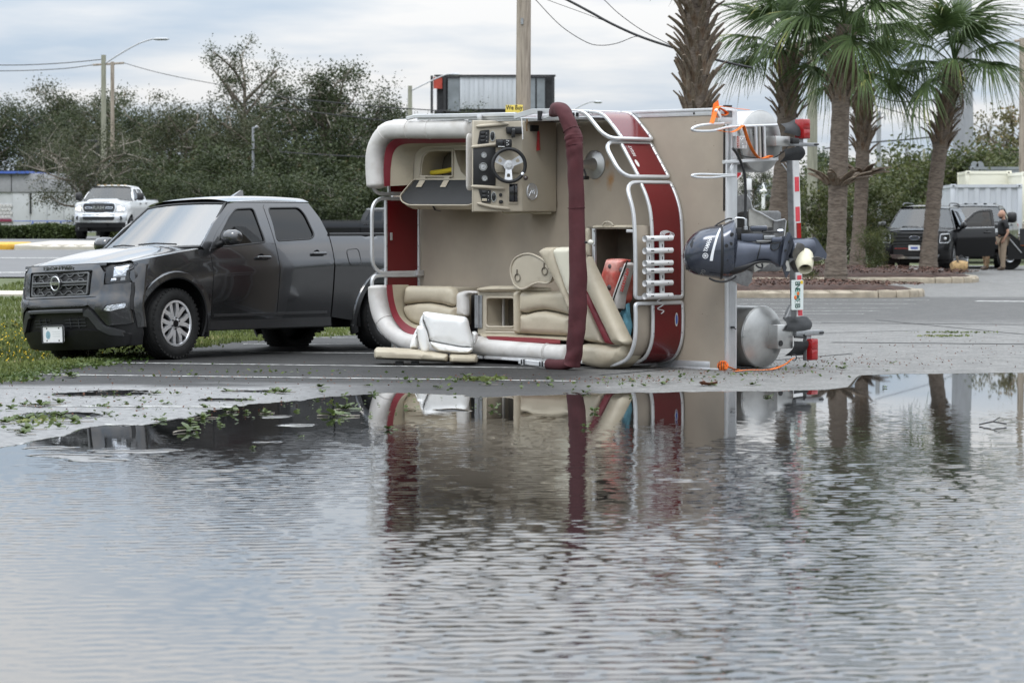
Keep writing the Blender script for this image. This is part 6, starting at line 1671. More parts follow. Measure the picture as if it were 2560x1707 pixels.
for p, q in zip(st, st[1:]):
    i=st.index(p) / len(st);w0=7 + 7 * i
    me_b.faces.new([me_b.verts.new(v) for v in ((p.x - w0, p.y,.5),(p.x + w0, p.y,.5),(q.x + w0, q.y,.5),(q.x - w0, q.y,.5))])
link('silver_stripe', cowl_me(bm2me('silver_stripe', me_b, m_silver,0),(0,0),(1,0),(0,1)), mot)
mbox(118,480,160,552,.02,.125, m_black, 'air_intake',.01)
bm=NB();panel(bm, roundpoly([(150,-330),(172,-270),(182,-300),(165,-360)],8), lambda a, b, d: mp_(a,-b, cowl_z(a,-b) + .003 - d),15,.01);put('air_intake', bm, m_black, mot)

# ------------------------------------------------------------------ the trailer still under the boat
trl=thing('boat_trailer', 'galvanised boat trailer tipped with the boat, its tail lights on the right', 'boat trailer', M=BM)
def tpart(name, bm, m, parent=None, smooth=38): return put(name, bm, m, parent or trl, smooth)
m_fend=mat('grey_plastic_fender',(.085,.088,.092),.65, var=.2, scale=10, bump=.2)
def tz(pts, f, a): return [ba(*f(x, y), a) for x, y in pts]
def tplate(pts, f, a, t, m, name, parent=None):
    q=tz(pts, f, a);bm=NB();panel(bm,[(v.z, v.y) for v in q], lambda z, y, d: Vector((a - d, y, z)),.12, t);return tpart(name, bm, m, parent)
def curved(pts_top, pts_bot, f, a0_, a1_, m, name):
    """a bent sheet between two traced edges at different depths"""
    A=crom(tz(pts_top, f, a0_),5);B=crom(tz(pts_bot, f, a1_),5);bm=NB()
    vs=[[bm.verts.new(p.lerp(q, k / 4) + Vector((.05 * math.sin(math.pi * k / 4),0,0))) for k in range(5)] for p, q in zip(A, B)]
    for r, s in zip(vs, vs[1:]):
        for k in range(4): bm.faces.new((r[k], r[k + 1], s[k + 1], s[k]))
    bmesh.ops.solidify(bm, geom=bm.faces[:], thickness=.012);return tpart(name, bm, m, None,60)
curved([(1180,305),(1270,290),(1340,255),(1388,275)],[(1210,400),(1300,415),(1370,440),(1428,430)], Z6,.10,.22, m_fend, 'fender')
curved([(1215,585),(1290,570),(1360,555),(1428,562)],[(1165,725),(1270,710),(1340,705),(1395,705)], Z6,.22,.10, m_fend, 'fender')
curved([(985,985),(1050,965),(1120,962),(1200,965)],[(1000,1090),(1090,1098),(1160,1095),(1232,1082)], Z7,.10,.22, m_fend, 'fender')
curved([(1085,1185),(1150,1188),(1200,1185),(1236,1180)],[(1000,1318),(1090,1315),(1150,1312),(1206,1306)], Z7,.22,.10, m_fend, 'fender')
def tbox(x0, y0, x1, y1, f, a, dep, m, name, bev=.006, parent=None):
    p, q=ba(*f(x0, y0), a), ba(*f(x1, y1), a);bm=NB();box(bm,(a - dep / 2,(p.y + q.y) / 2,(p.z + q.z) / 2),(dep, abs(p.y - q.y), abs(p.z - q.z)), bev=bev);return tpart(name, bm, m, parent)
tbox(1135,437,1290,548, Z6,.20,.2, m_pont, 'bunk_bracket');tbox(943,1043,1078,1250, Z7,.20,.2, m_pont, 'bunk_bracket')
bm=NB();lathe(bm,[(.03,0),(.03,.008)], ba(*Z7(967,1205),.202),(1,0,0), n=14);tpart('bracket_hole', bm, m_black)
tbox(1295,505,1585,552, Z6,.22,.06, m_steel, 'side_arm');tbox(1110,1096,1352,1132, Z7,.22,.06, m_steel, 'side_arm')
tbox(1385,240,1432,560, Z6,.20,.05, m_steel, 'light_bracket');tbox(1200,1130,1243,1358, Z7,.20,.05, m_steel, 'light_bracket')
for (x0, y0, x1, y1, f) in ((1432,250,1508,470, Z6),(1242,1166,1304,1354, Z7)):
    tl_=tbox(x0, y0, x1, y1, f,.26,.12, m_red, 'tail_light',.012)
    tbox(x0 + 6, y0 + 10, x1 - 6,(y0 + y1) / 2 - 6, f,.266,.01, m_red, 'lens',.004, tl_);tbox(x0 + 6,(y0 + y1) / 2 + 6, x1 - 6, y1 - 10, f,.266,.01, m_red, 'lens',.004, tl_)
for x, y, f in ((1575,528, Z6),(1335,1110, Z7)):
    bm=NB();c=ba(*f(x, y),.225);box(bm, c,(.01,.018,.07), bev=.006);tpart('slot', bm, m_black)
bm=NB();tube(bm, crom(tz([(1090,1148),(1180,1150),(1175,1130)], Z7,.24),3),.012,7);tpart('light_wire', bm, m_black)
bm=NB();tube(bm, crom(tz([(1290,480),(1320,495),(1350,470),(1375,490)], Z6,.26),3),.010,7);box(bm, ba(*Z6(1335,490),.26),(.05,.06,.1), bev=.01);tpart('light_wire', bm, m_black)
# the tail bar with its red and white tape
pa, pb=ba(*Z6(1322,705),.20), ba(*Z7(1118,965),.20)
bm=NB();sweep(bm,[pa, pb], sqp(.10,.075,.06), up=(1,0,0));barm=tpart('tail_bar', bm, mat('white_bar_paint',(.62,.62,.62),.5,.1, var=.12))
bm=NB();dz=(pb - pa).normalized();off_=Vector((0,0,.058));sweep(bm,[pa + off_, pb + off_], sqp(.012,.072,.06), up=(1,0,0));put('bar_side', bm, m_steel, barm)
m_tape=mat('red_reflective_tape',(.62,.06,.08),.35, var=.12, scale=30);m_lens2=m_red
tape=[(Z6,882,1040,1),(Z6,1207,1365,1),(Z6,1382,1600,2),(Z7,600,640,1),(Z7,908,958,1)]
for f, y_0, y_1, k in tape:
    xm=1325 if f is Z6 else 1108
    ps=ba(*f(xm, y_0),.20).y;pe=ba(*f(xm, y_1),.20).y
    t0, t1=(ps - pa.y) / (pb.y - pa.y),(pe - pa.y) / (pb.y - pa.y);A_, B_=pa.lerp(pb, t0), pa.lerp(pb, t1)
    bm=NB();sweep(bm,[A_ + Vector((.038 + (.01 if k == 2 else 0),0,-.0)), B_ + Vector((.038 + (.01 if k == 2 else 0),0,0))], sqp(.066 if k == 1 else .05,.004 if k == 1 else .02,.1), up=(1,0,0));put('reflector' if k == 2 else 'reflective_tape', bm, m_tape if k == 1 else m_red, barm)
# rails, axle and wheels under the pontoons, and the tongue
cb=min(PU.z, PL.z) - RP
bm=NB()
for y in (PU.y - .05, PL.y + .05): box(bm,(-2.2, y, cb - .04),(4.3,.09,.06))
for x in (-1.3,-2.3,-3.6): box(bm,(x,(PU.y + PL.y) / 2, cb - .11),(.1, PU.y - PL.y + .2,.08))
tpart('frame', bm, m_steel)
bm=NB();tube(bm,[(-1.9, PL.y - .1, cb - .22),(-1.9, PU.y + .1, cb - .22)],.04,10);tpart('axle', bm, m_steel)
for y in (PL.y + .25, PU.y - .25):
    bm=NB();lathe(bm,[(.12,-.07),(.23,-.085),(.26,-.06),(.26,.06),(.23,.085),(.12,.07)],(-1.9, y, cb - .22),(0,1,0), n=28, cap=False);wo=tpart('wheel', bm, m_rubber, None,50)
    bm=NB();lathe(bm,[(.12,-.05),(.12,.05),(.05,.06),(.001,.06)],(-1.9, y, cb - .22),(0,1,0), n=20);put('rim', bm, m_steel, wo)
tbt=tz([(975,1000),(1040,880),(1065,870),(1075,960),(1020,1000)], Z7,-.1)
bm=NB();sweep(bm,[ba(*Z7(1062,870),-.05), ba(*Z7(1010,990),-.05)], sqp(.05,.05), up=(1,0,0));tpart('brace', bm, m_steel)
bm=NB();sweep(bm,[ba(*Z6(1195,735),.02), ba(*Z6(1262,825),.02)], sqp(.012,.012), up=(1,0,0));sweep(bm,[ba(*Z6(1235,730),.02), ba(*Z6(1280,790),.02)], sqp(.012,.012), up=(1,0,0));tpart('thin_strut', bm, m_alu_w)
# number plate on the tail bar
p0, p1=ba(*Z7(1064,642),.27), ba(*Z7(1168,905),.27)
pw, ph_=abs(p0.z - p1.z), abs(p0.y - p1.y);NM=fr((p0 + p1) / 2,(0,-1,0),(0,0,-1))     # x runs down the picture
bm=NB();panel(bm, rrect(-ph_ / 2,-pw / 2, ph_ / 2, pw / 2,.012), lambda a, b, d: Vector((a, b,.003 - d)),.1,.006);npl=put('number_plate', bm, mat('plate_white',(.70,.76,.74),.45, var=.05), trl, M=NM)
m_green=mat('plate_green',(.012,.07,.05),.5, var=.05);m_or=mat('plate_orange',(.72,.17,.03),.5);m_lgreen=mat('plate_pale_green',(.36,.56,.50),.5)
bm=NB();panel(bm, circ(.07,20,.045), lambda a, b, d: Vector((a - .01, b,.0036 - d)),.05);put('printed_tint', bm, m_lgreen, npl)
for s_, x in (('B',-ph_ * .39),('N',-ph_ * .27),('E',-ph_ * .165),('0', ph_ * .155),('1', ph_ * .305),('B', ph_ * .385)):
    link('lettering', text_me(s_, pw * .60,.0008, m_green,.001, sx=.62), npl, Matrix.Translation((x,-.002,.0045)))
bm=NB()
for y in (-pw * .2,0, pw * .2): box(bm,(ph_ * .235, y,.0045),(.008,.008,.002))
put('dash_marks', bm, m_green, npl)
bm=NB();box(bm,(-ph_ * .42, pw * .35,.0042),(ph_ * .11, pw * .2,.002));put('sticker', bm, mat('plate_yellow',(.75,.50,.03),.5), npl)
for (x, y) in ((-ph_ * .045, pw * .05),(.02 + ph_ * .015,-pw * .18)):
    bm=NB();lathe(bm,[(.021,0),(.019,.003),(.001,.004)],(x, y,.003), n=16);put('printed_orange', bm, m_or, npl)
bm=NB();panel(bm, roundpoly([(0,.01),(.03,.025),(.05,.0),(.02,-.012)],.006), lambda a, b, d: Vector((a - .012, b,.0048 - d)),.03);put('printed_leaf', bm, m_green, npl)

# ------------------------------------------------------------------ orange straps
def strap(name, label, pts, wdt, extra=None):
    o=thing(name, label, 'strap', M=BM)
    bm=NB();sweep(bm, crom(pts,6), sqp(.003, wdt,.2), up=(0,.3,1));put('webbing', bm, m_orange, o,50)
    return o
so=thing('ratchet_strap', 'orange strap hooked over the top stern corner and hanging down the pontoon', 'strap', M=BM)
bm=NB()
T=lambda L_, a: [ba(*Z6(x, y), a) for x, y in L_]
sweep(bm, crom(T([(830,152),(700,138),(600,122),(510,116),(478,150),(455,225),(430,300)],.11),6), sqp(.004,.055,.2), up=(.3,0,1))
sweep(bm, crom(T([(500,125),(560,155),(600,190),(560,215),(540,200)],.09),6), sqp(.004,.05,.2), up=(1,0,.2))
sweep(bm, crom(T([(508,375),(560,388),(640,395),(700,375),(755,335),(775,325),(800,400),(830,490),(870,580),(910,640),(950,678),(1000,676),(1050,655),(1080,650),(1078,664),(1020,680)],.16),6), sqp(.004,.045,.2), up=(1,0,.3))
put('webbing', bm, m_orange, so,60)
bm=NB();box(bm, ba(*Z6(500,190),.12),(.03,.10,.03), R=Matrix.Rotation(.7,3, 'X'), bev=.006);put('strap_plate', bm, m_white, so)
bm=NB();box(bm, ba(*Z6(605,112),.11),(.05,.02,.09), bev=.006);put('ratchet_lever', bm, m_black, so)
bm=NB();panel(bm,[(0,0),(.03,.12),(.10,.16),(.12,.05),(.10,-.02)], lambda a, b, d: ba(*Z6(545,222),.075) + Vector((d, b,.16 - a)),.1,.004);put('strap_fold', bm, m_orange, so)
s2=thing('ratchet_strap', 'orange strap lying on the asphalt below the lower pontoon', 'strap', tuple(gnd(*Z7(800,1440))))
q=s2.location.copy()
bm=NB()
G7=lambda x, y, z=.012: gnd(*Z7(x, y), z) - q
def w7(x, y, yy): return at(*Z7(x, y), yy) - q
sweep(bm, crom([G7(560,1452), G7(640,1444), G7(720,1440), G7(800,1442), G7(880,1436), w7(940,1420, q.y + .0), w7(1010,1390, q.y - .02), w7(1060,1350, q.y - .02), w7(1085,1335, q.y)],6), sqp(.05,.004,.2), up=(0,0,1));put('webbing', bm, m_orange, s2,60)
bm=NB();c=w7(1085,1332, q.y - .01);tube(bm,[c + Vector((.028 * math.cos(t),0,.03 * math.sin(t))) for t in np.linspace(-2.2,2.8,14)],.006,6);put('hook', bm, m_black, s2,60)
s3=thing('strap_bundle', 'crumpled orange strap bundle tied with black at the bottom stern corner', 'strap', tuple(gnd(*Z7(450,1442)) + Vector((0,-.06,0))))
s3.scale=(.5,.5,.5)
random.seed(4);bm=NB()
for k in range(9):
    R_=random.uniform(.05,.095);t0=random.uniform(0,6.28);ax_=random.uniform(-.6,.6)
    pts=[Vector((R_ * math.cos(t),.04 * math.sin(t * 2 + k) + ax_ * .05,.09 + R_ * .85 * math.sin(t))) for t in np.linspace(t0, t0 + 5.4,16)]
    sweep(bm, pts, sqp(.05,.004,.2), up=(0,1,0))
sweep(bm, crom([Vector((.05,-.03,.08)), Vector((.16,-.03,.05)), Vector((.24,0,.02)), Vector((.33,.02,.012))],5), sqp(.06,.005,.2), up=(0,.5,1))
bmesh.ops.create_uvsphere(bm, u_segments=14, v_segments=9, radius=.08, matrix=Matrix.Translation((0,.01,.09)))
put('webbing', bm, m_orange, s3,60)
bm=NB()
for k in range(3): tube(bm,[Vector((-.07 + .05 * k + .02 * math.cos(t),.1 * math.cos(t),.09 + .09 * math.sin(t))) for t in np.linspace(0,6.28,16)],.007,5)
put('black_tie', bm, m_black, s3,60)
# ------------------------------------------------------------------ road vehicles
def paint(name, col, flake=0.3, rough=0.28): return mat(name, col, rough, flake, var=0.02, scale=2, coat=0.9)
m_gun=paint('gun_metallic_paint',(0.086,0.087,0.091),.85,.19)
m_wpaint=paint('white_paint',(0.80,0.80,0.80),0.0,.3)
m_bpaint=mat('black_paint',(0.006,0.006,0.007),.22, var=.03, spec=.35, coat=.15)
g_wind=glass('windscreen_glass',(0.55,0.60,0.60),0.12,3.1)
g_dark=glass('privacy_glass',(0.012,0.013,0.013),0.5,1.45)
g_wind2=glass('far_windscreen_glass',(0.30,0.33,0.33),0.2,1.7)
g_mid=glass('tinted_side_glass',(0.06,0.065,0.065),0.3,1.45)
g_clear=glass('clear_lamp_lens',(0.92,0.93,0.95),0.0,1.45)
m_lampin=mat('lamp_reflector',(.80,.82,.85),.18,.9, var=.35, scale=22, bump=.6, bscale=30)
m_seat=mat('dark_seat_fabric',(.03,.03,.032),.9, var=.2)
m_rim=mat('machined_alloy',(.80,.81,.83),.33,.8, var=.06)
m_rimdark=mat('dark_wheel_barrel',(.02,.02,.022),.5,.4, var=.2)
m_satin=mat('satin_dark_trim',(.07,.072,.076),.4,.5, var=.08)
m_mesh=mat('grey_grille_plastic',(.125,.128,.132),.4,.2, var=.05)
m_chr2=mat('satin_chrome_trim',(.60,.61,.63),.22,.95, var=.05)

def wheel_meshes(R, Wd, rim_r, style):
    bm=NB()
    h=Wd / 2
    lathe(bm,[(rim_r,-h * .8),(rim_r + .02,-h * .95),(R * .80,-h * 1.0),(R * .93,-h * .93),(R * .985,-h * .78),(R,-h * .5),(R,-h * .22),(R * .985,-h * .20),(R * .985,-h * .14),(R,-h * .12),(R, h * .12),(R * .985, h * .14),(R * .985, h * .20),(R, h * .22),(R, h * .5),(R * .985, h * .78),(R * .93, h * .93),(R * .80, h),(rim_r + .02, h * .95),(rim_r, h * .8)], axis=(0,1,0), n=56, cap=False)
    for k in range(44):
        a=k / 44 * 6.2832
        for s in (-1,1):
            box(bm,(R * .958 * math.cos(a), s * h * .78, R * .958 * math.sin(a)),(.022, h * .3,.030), R=Matrix.Rotation(-a,3, 'Y'))
    tyre=bm2me('tyre', bm, m_rubber,40)
    bm=NB()
    lathe(bm,[(rim_r + .004, h * .86),(rim_r - .012, h * .90),(rim_r - .02, h * .82),(rim_r - .03, h * .2),(.05, h * .1)], axis=(0,1,0), n=44, cap=False)
    barrel=bm2me('barrel', bm, m_rimdark,40)
    bm=NB()
    lathe(bm,[(rim_r + .006, h * .80),(rim_r + .006, h * .90),(rim_r - .016, h * .92),(rim_r - .02, h * .84)], axis=(0,1,0), n=44, cap=False)
    def spoke(a0, a1, w0, w1, r0, r1, y0, y1):
        P=[]
        for a, w_, r_, y_ in ((a0, w0, r0, y0),(a0 * .5 + a1 * .5,(w0 + w1) / 2,(r0 + r1) / 2,(y0 + y1) / 2 + .006),(a1, w1, r1, y1)):
            d=Vector((math.cos(a),0, math.sin(a)));t=Vector((-d.z,0, d.x));c=d * r_
            P.append([c + t * w_ + Vector((0, y_,0)), c - t * w_ + Vector((0, y_,0)), c - t * w_ * 1.1 + Vector((0, y_ - .035,0)), c + t * w_ * 1.1 + Vector((0, y_ - .035,0))])
        loft(bm, P)
    if style == 'split':
        for k in range(6):
            a=k * 1.0472 + .3
            for s in (-1,1): spoke(a + s * .10, a + s * .30,.022,.024, rim_r * .30, rim_r * .97, h * .80, h * .84)
            spoke(a, a,.034,.026, rim_r * .12, rim_r * .52, h * .72, h * .80)
    elif style == 'five':
        for k in range(5):
            a=k * 1.2566;spoke(a, a,.05,.035, rim_r * .1, rim_r * .96, h * .7, h * .8)
    else:
        for k in range(8):
            a=k * .785;spoke(a, a,.035,.03, rim_r * .1, rim_r * .96, h * .2, h * .6)
    lathe(bm,[(rim_r * .30, h * .5),(rim_r * .30, h * .74),(rim_r * .22, h * .80),(.001, h * .80)], axis=(0,1,0), n=24, cap=False)
    rim=bm2me('rim', bm, m_rim,35)
    bm=NB();lathe(bm,[(rim_r * .17, h * .78),(rim_r * .16, h * .86),(.001, h * .86)], axis=(0,1,0), n=20, cap=False)
    for k in range(6):
        a=k * 1.0472;lathe(bm,[(.010,0),(.009,.018)],(rim_r * .24 * math.cos(a), h * .76, rim_r * .24 * math.sin(a)),(0,1,0), n=6)
    cap_=bm2me('hub_cap', bm, m_blackgloss,35)
    return tyre, barrel, rim, cap_

def car(sp, name, label, M, group=None):
    S=lambda k, d=None: sp.get(k, d)
    root=thing(name, label, S('cat', 'car'), M=M, group=group)
    W, zs, zr, xr, R=sp['W'], sp['zsill'], sp['zroof'], sp['xr'], sp['R']
    ra, Wr=S('ra', R + .085), sp['Wr']
    bz=sp['belt'];xd=sp['doors'];P_=sp['paint']
    belt=lambda x: float(np.interp(-x,[-bz[0][0],-bz[1][0]],[bz[0][1], bz[1][1]]))
    zc=R + .012
    tail=sp['tail']
    def side(x, z):
        zb=belt(x)
        if z <= zb:
            y=W - .085 * max(0,((zb - .27) - z) / (zb - .27 - zs)) ** 1.4 - .055 * max(0,(z - (zb - .28)) / .28) ** 1.6
            y+=.010 * math.exp(-((z - (zb - .27)) / .035) ** 2)
        else:
            t=(z - zb) / (zr - .09 - zb);y=(W - .055) + (Wr - W + .055) * (t * .86 + .14 * t * t)
        if x > .18: y -= .12 * ((x - .18) / .55) ** 2 * (1 if z < zb else .7)
        if x < xr - .45: y -= .05 * ((xr - .45 - x) / .9) ** 2
        for ax in (0.0, xr):
            r_=math.hypot(x - ax, z - zc);
            if z < zb: y+=S('flare',.022) * math.exp(-((r_ - ra - .035) / .055) ** 2) * sm((r_ - ra + .1) / .1)
        return y
    def both(nm, outline, m, depth=0.0, step=.07, th=.03, holes=(), parent=None, sides=(1,-1), sm_=40):
        o_=[]
        for s in sides:
            bm=NB();panel(bm, outline, lambda a, b, d: Vector((a, s * (side(a, b) - d - depth), b)), step, th, holes);o_.append(put(nm, bm, m, parent or root, sm_))
        return o_
    def arc(ax, a0, a1, n=14, r=None): r=r or ra;return [(ax + r * math.cos(rad(a0 + (a1 - a0) * i / n)), zc + r * math.sin(rad(a0 + (a1 - a0) * i / n))) for i in range(n + 1)]
    hf, hr=sp['hood_f'], sp['hood_r']           # side line of the bonnet: (x, z) front and rear
    hood_line=lambda x: hf[1] + (hr[1] - hf[1]) * ((hf[0] - x) / (hf[0] - hr[0])) ** .8 if x < hf[0] else hf[1]
    xf0=sp['fender_x']
    a_r=180 + math.degrees(math.asin(min(1,(zc - zs) / ra)));a_f=-math.degrees(math.asin(min(1,(zc - .36) / ra)))
    fl=[(xd[0] + .004, zs),(xd[0] + .004, belt(xd[0]) - .01)] + [(x, hood_line(x)) for x in np.linspace(min(hr[0], xd[0] + .25), xf0,7)] + [(xf0 + .005,.75),(xf0 - .02,.42)]
    fl=fl + arc(0, a_f, a_r)
    both('fender', fl, P_)
    if S('flare_band'):
        for ax in (0.0, xr):
            for s in (1,-1):
                bm=NB();pr=None
                for t in np.linspace(-.30 if ax == 0 else -.38, math.pi + .34,26):
                    rw=[]
                    for dr_, off in ((-.004,-.03),(-.004,.030),(.012,.036),(.066,.028),(.082,.006),(.084,-.02)):
                        r_=ra + dr_;x, z=ax + r_ * math.cos(t), zc + r_ * math.sin(t);rw.append(bm.verts.new((x, s * (side(x, min(z, belt(x))) + off - .012), z)))
                    if pr:
                        for k in range(5): bm.faces.new((pr[k], pr[k + 1], rw[k + 1], rw[k]))
                    pr=rw
                put('arch_flare', bm, P_, root,30)
    # bonnet with a broad raised centre
    HW=sp['hood_w'];xe=sp['hood_edge']
    bm=NB();nu, nv=14,22;G=[]
    cz=sp['cowl'][1]
    for i in range(nu + 1):
        u=i / nu;row=[]
        for j in range(nv + 1):
            v=j / nv * 2 - 1;y=v * (HW if u < .75 else HW - .10 * ((u - .75) / .25) ** 1.5)
            x0_=sp['cowl'][0] - .14 * v * v;x1_=xe - S('hood_bow',.09) * v * v - .0
            x=x0_ + (x1_ - x0_) * u
            ed=hood_line(x) + .012
            ctr=cz + (sp['hood_nose'] - cz) * u ** 1.55
            k=sm((1 - abs(v)) / .55)
            z=ed + (ctr - ed) * k + S('bulge',.018) * (sm((.62 - abs(v)) / .10)) * sm(u * 5) * sm((1.02 - u) * 6)
            row.append(bm.verts.new((x, y, z)))
        G.append(row)
    for A, B in zip(G, G[1:]):
        for j in range(nv): bm.faces.new((A[j], A[j + 1], B[j + 1], B[j]))
    bd=[G[-1][j].co.copy() for j in range(nv + 1)]
    lo=[bm.verts.new(c + Vector((.004,0,-.03))) for c in bd]
    for j in range(nv): bm.faces.new((G[-1][j], G[-1][j + 1], lo[j + 1], lo[j]))
    put('bonnet', bm, P_, root,50)
    for s in (1,-1):       # shoulder between wing and bonnet
        bm=NB();pr=None
        for x in np.linspace(hr[0] - .1, xf0,10):
            z=hood_line(x);r_=[bm.verts.new((x, s * side(x, min(z, belt(x))), z)), bm.verts.new((x, s * (side(x, z) * .5 + HW * .5), z + .012)), bm.verts.new((x, s * (HW + .004), z + .010)), bm.verts.new((x, s * (HW + .004), z - .02))]
            if pr:
                for k in range(3): bm.faces.new((pr[k], pr[k + 1], r_[k + 1], r_[k]))
            pr=r_
        put('wing_shoulder', bm, P_, root,50)
    # cab: pillars, roof rails and sills with the door openings cut out
    wb, wt, rt, rb=sp['ws_base'], sp['ws_top'], sp['roof_rear'], sp['cab_rear']
    ze=zr - .085
    lastx=rb[0]
    xq=S('cab_bottom_rear', xd[-1] - .05)
    ca=[(xd[0] + .05, zs - .08),(xd[0] + .05, belt(xd[0]) - .02), wb,((wb[0] * .5 + wt[0] * .5) + .02,(wb[1] + wt[1]) / 2 + .015), wt,(wt[0] - .25, ze - .012 + .02),((wt[0] + rt[0]) / 2, ze + .02),(rt[0] + .2, ze + .01), rt,((rt[0] + rb[0]) / 2 - .02,(rt[1] + rb[1]) / 2 + .03), rb,(rb[0], belt(rb[0]) - .22),(xq, belt(xq) - .30),(xq, zs - .08)]
    def door(i):
        x0, x1=xd[i], xd[i + 1];g=.005
        up=sp['door_top'][i]        # points of the upper frame from front to rear
        bot=S('door_bot', {}).get(i)
        o_=[(x0 - g, zs + .03),(x0 - g, belt(x0) - .02)] + up + ([(x1 + g, belt(x1) - .02),(x1 + g, zs + .03)] if not bot else bot)
        return roundpoly(o_,[.03,.02] + [.06] * len(up) + ([.02,.05] if not bot else [.08] * len(bot)),4)
    D=[door(i) for i in range(len(xd) - 1)]
    both('cab_side', ca, P_,.008,.08,.03, D)
    # roof
    bm=NB();G=[]
    for i in range(13):
        u=i / 12;row=[]
        for j in range(17):
            v=j / 16 * 2 - 1
            xf_=wt[0] + .10 * (1 - v * v);xr_=rt[0] - .03 * (1 - v * v);x=xf_ + (xr_ - xf_) * u
            yy=v * (side(x, ze) + .004);top=zr - .02 * (2 * u - 1) ** 2 - S('roof_drop',.02) * sm((.15 - u) / .15)
            z=top - (top - ze) * abs(v) ** 4.5
            row.append(bm.verts.new((x, yy, z)))
        G.append(row)
    for A, B in zip(G, G[1:]):
        for j in range(16): bm.faces.new((A[j], A[j + 1], B[j + 1], B[j]))
    put('roof', bm, P_, root,60)
    # windscreen and rear window
    def screen(b, t, bow_b, bow_t, m, nm, off=0.0, wb_=None, sgn=1, frame=True):
        bm=NB();G=[]
        for i in range(9):
            u=i / 8;row=[]
            for j in range(15):
                v=(j / 14 * 2 - 1)
                z=b[1] + (t[1] - b[1]) * u;xe_=b[0] + (t[0] - b[0]) * u
                y=v * (side(xe_, max(z, belt(xe_) + .01)) - .035);x=xe_ + sgn * (bow_b + (bow_t - bow_b) * u) * (1 - v * v) - sgn * .01
                row.append(bm.verts.new((x, y, z + .02 * (1 - v * v) * u)))
            G.append(row)
        for A, B in zip(G, G[1:]):
            for j in range(14): bm.faces.new((A[j], A[j + 1], B[j + 1], B[j]))
        o_=put(nm, bm, m, root,60)
        if frame:
            bm=NB();ring=[Vector(p) for p in ([tuple(v_.co) for v_ in []])]
        return o_
    ws_=screen(wb,(wt[0] + .02, wt[1] + .01),.17,.10, S('ws_glass', g_wind2), 'windscreen')
    co=[v.co.copy() for v in ws_.data.vertices]
    bm=NB();sweep(bm,[co[j] + Vector((.004,0,.004)) for j in range(15)], sqp(.05,.010,.2), up=(.5,0,1));sweep(bm,[co[8 * 15 + j] + Vector((.0,0,.0)) for j in range(15)], sqp(.045,.012,.2), up=(.5,0,1))
    for j in (0,14): sweep(bm,[co[i * 15 + j] + Vector((0,(.004 if j else -.004),.0)) for i in range(9)], sqp(.02,.03,.2), up=(0,1,0))
    put('windscreen_seal', bm, m_black, root,50)
    bm=NB()
    for y0, y1 in ((.55,.02),(-.05,-.55)):
        q=[Vector((co[int(7 + 6.4 * (y0 / .62))].x + .02, y0, wb[1] + .035)), Vector((co[int(7 + 6.4 * ((y0 + y1) / 2 / .62))].x + .012,(y0 + y1) / 2, wb[1] + .055)), Vector((co[int(7 + 6.4 * (y1 / .62))].x + .01, y1, wb[1] + .05))]
        tube(bm, q,.010,6)
    put('wiper', bm, m_black, root)
    screen((rb[0] + .0, belt(rb[0]) + .02),(rt[0], rt[1]),.03,.03, g_dark, 'rear_window', sgn=-1)
    bm=NB();box(bm,(rb[0] + .03,0,(belt(rb[0]) + zs) / 2),(.05,2 * W - .2, belt(rb[0]) - zs + .02));put('cab_back', bm, P_, root)
    # doors
    handles=S('handle_z', None)
    odoor=S('open_door')
    for i in range(len(xd) - 1):
        for s in (1,-1):
            opened=odoor and i == 0 and s == 1
            w_=sp['win'][i];wo=roundpoly(w_,.045,4)
            HM=None
            if opened:
                hx, hy=xd[0], side(xd[0],.8) - .02
                HM=Matrix.Translation((hx, hy,0)) @ Matrix.Rotation(-rad(odoor),4, 'Z') @ Matrix.Translation((-hx,-hy,0))
            bm=NB();panel(bm, D[i] if True else None, lambda a, b, d: Vector((a, s * (side(a, b) - d), b)),.06,.035,[wo]);do=put('door', bm, P_, root,40)
            if HM is not None: do.matrix_local=HM
            def dpn(nm, outline, m, dep, step=.08, th=0.0, holes=()):
                bm=NB();panel(bm, outline, lambda a, b, d: Vector((a, s * (side(a, b) - d - dep), b)), step, th, holes);return put(nm, bm, m, do,60)
            big=roundpoly([(x, z) for x, z in w_],.03,3)
            dpn('window', big, sp['glass'][i],.016)
            bm=NB();sweep(bm,[Vector((a, s * (side(a, b) - .006), b)) for a, b in wo], sqp(.020,.016,.2), up=(0,1,0), closed=True);put('window_seal', bm, m_black, do,50)
            if S('chrome_belt'):
                zz=[(x, belt(x) + .012) for x in np.linspace(xd[i] - .05, xd[i + 1] + .02,6)]
                bm=NB();sweep(bm,[Vector((a, s * (side(a, b) + .006), b)) for a, b in zz], sqp(.012,.035,.2), up=(0,0,1));put('chrome_strip', bm, m_chr2, do)
            hx=xd[i + 1] + (.24 if i == 0 else .20) * (1 if i == 0 else .9);hz=belt(hx) - S('handle_dz',.12)
            bm=NB();sausage(bm,[Vector((hx + dx, s * (side(hx, hz) + .028), hz)) for dx in (.09,0,-.09)],.014,.018, up=(0,0,1), n=10, cap_len=.015);put('handle', bm, S('handle_mat', P_), do,60)
            bm=NB();lathe(bm,[(.045,.002),(.04,-.004),(.001,-.010)],(hx + .02, s * (side(hx, hz) + .001), hz),(0, s,0), n=14, cap=False);put('handle_recess', bm, m_black, do,60)
            if opened:      # inner trim of the open door
                q=[(a, min(b, belt(a))) for a, b in D[i]];dpn('door_lining',[(xd[0] - .03, zs + .06),(xd[0] - .03, belt(xd[0]) - .04),(xd[1] + .03, belt(xd[1]) - .02),(xd[1] + .03, zs + .06)], m_seat,.09,.15,.05)
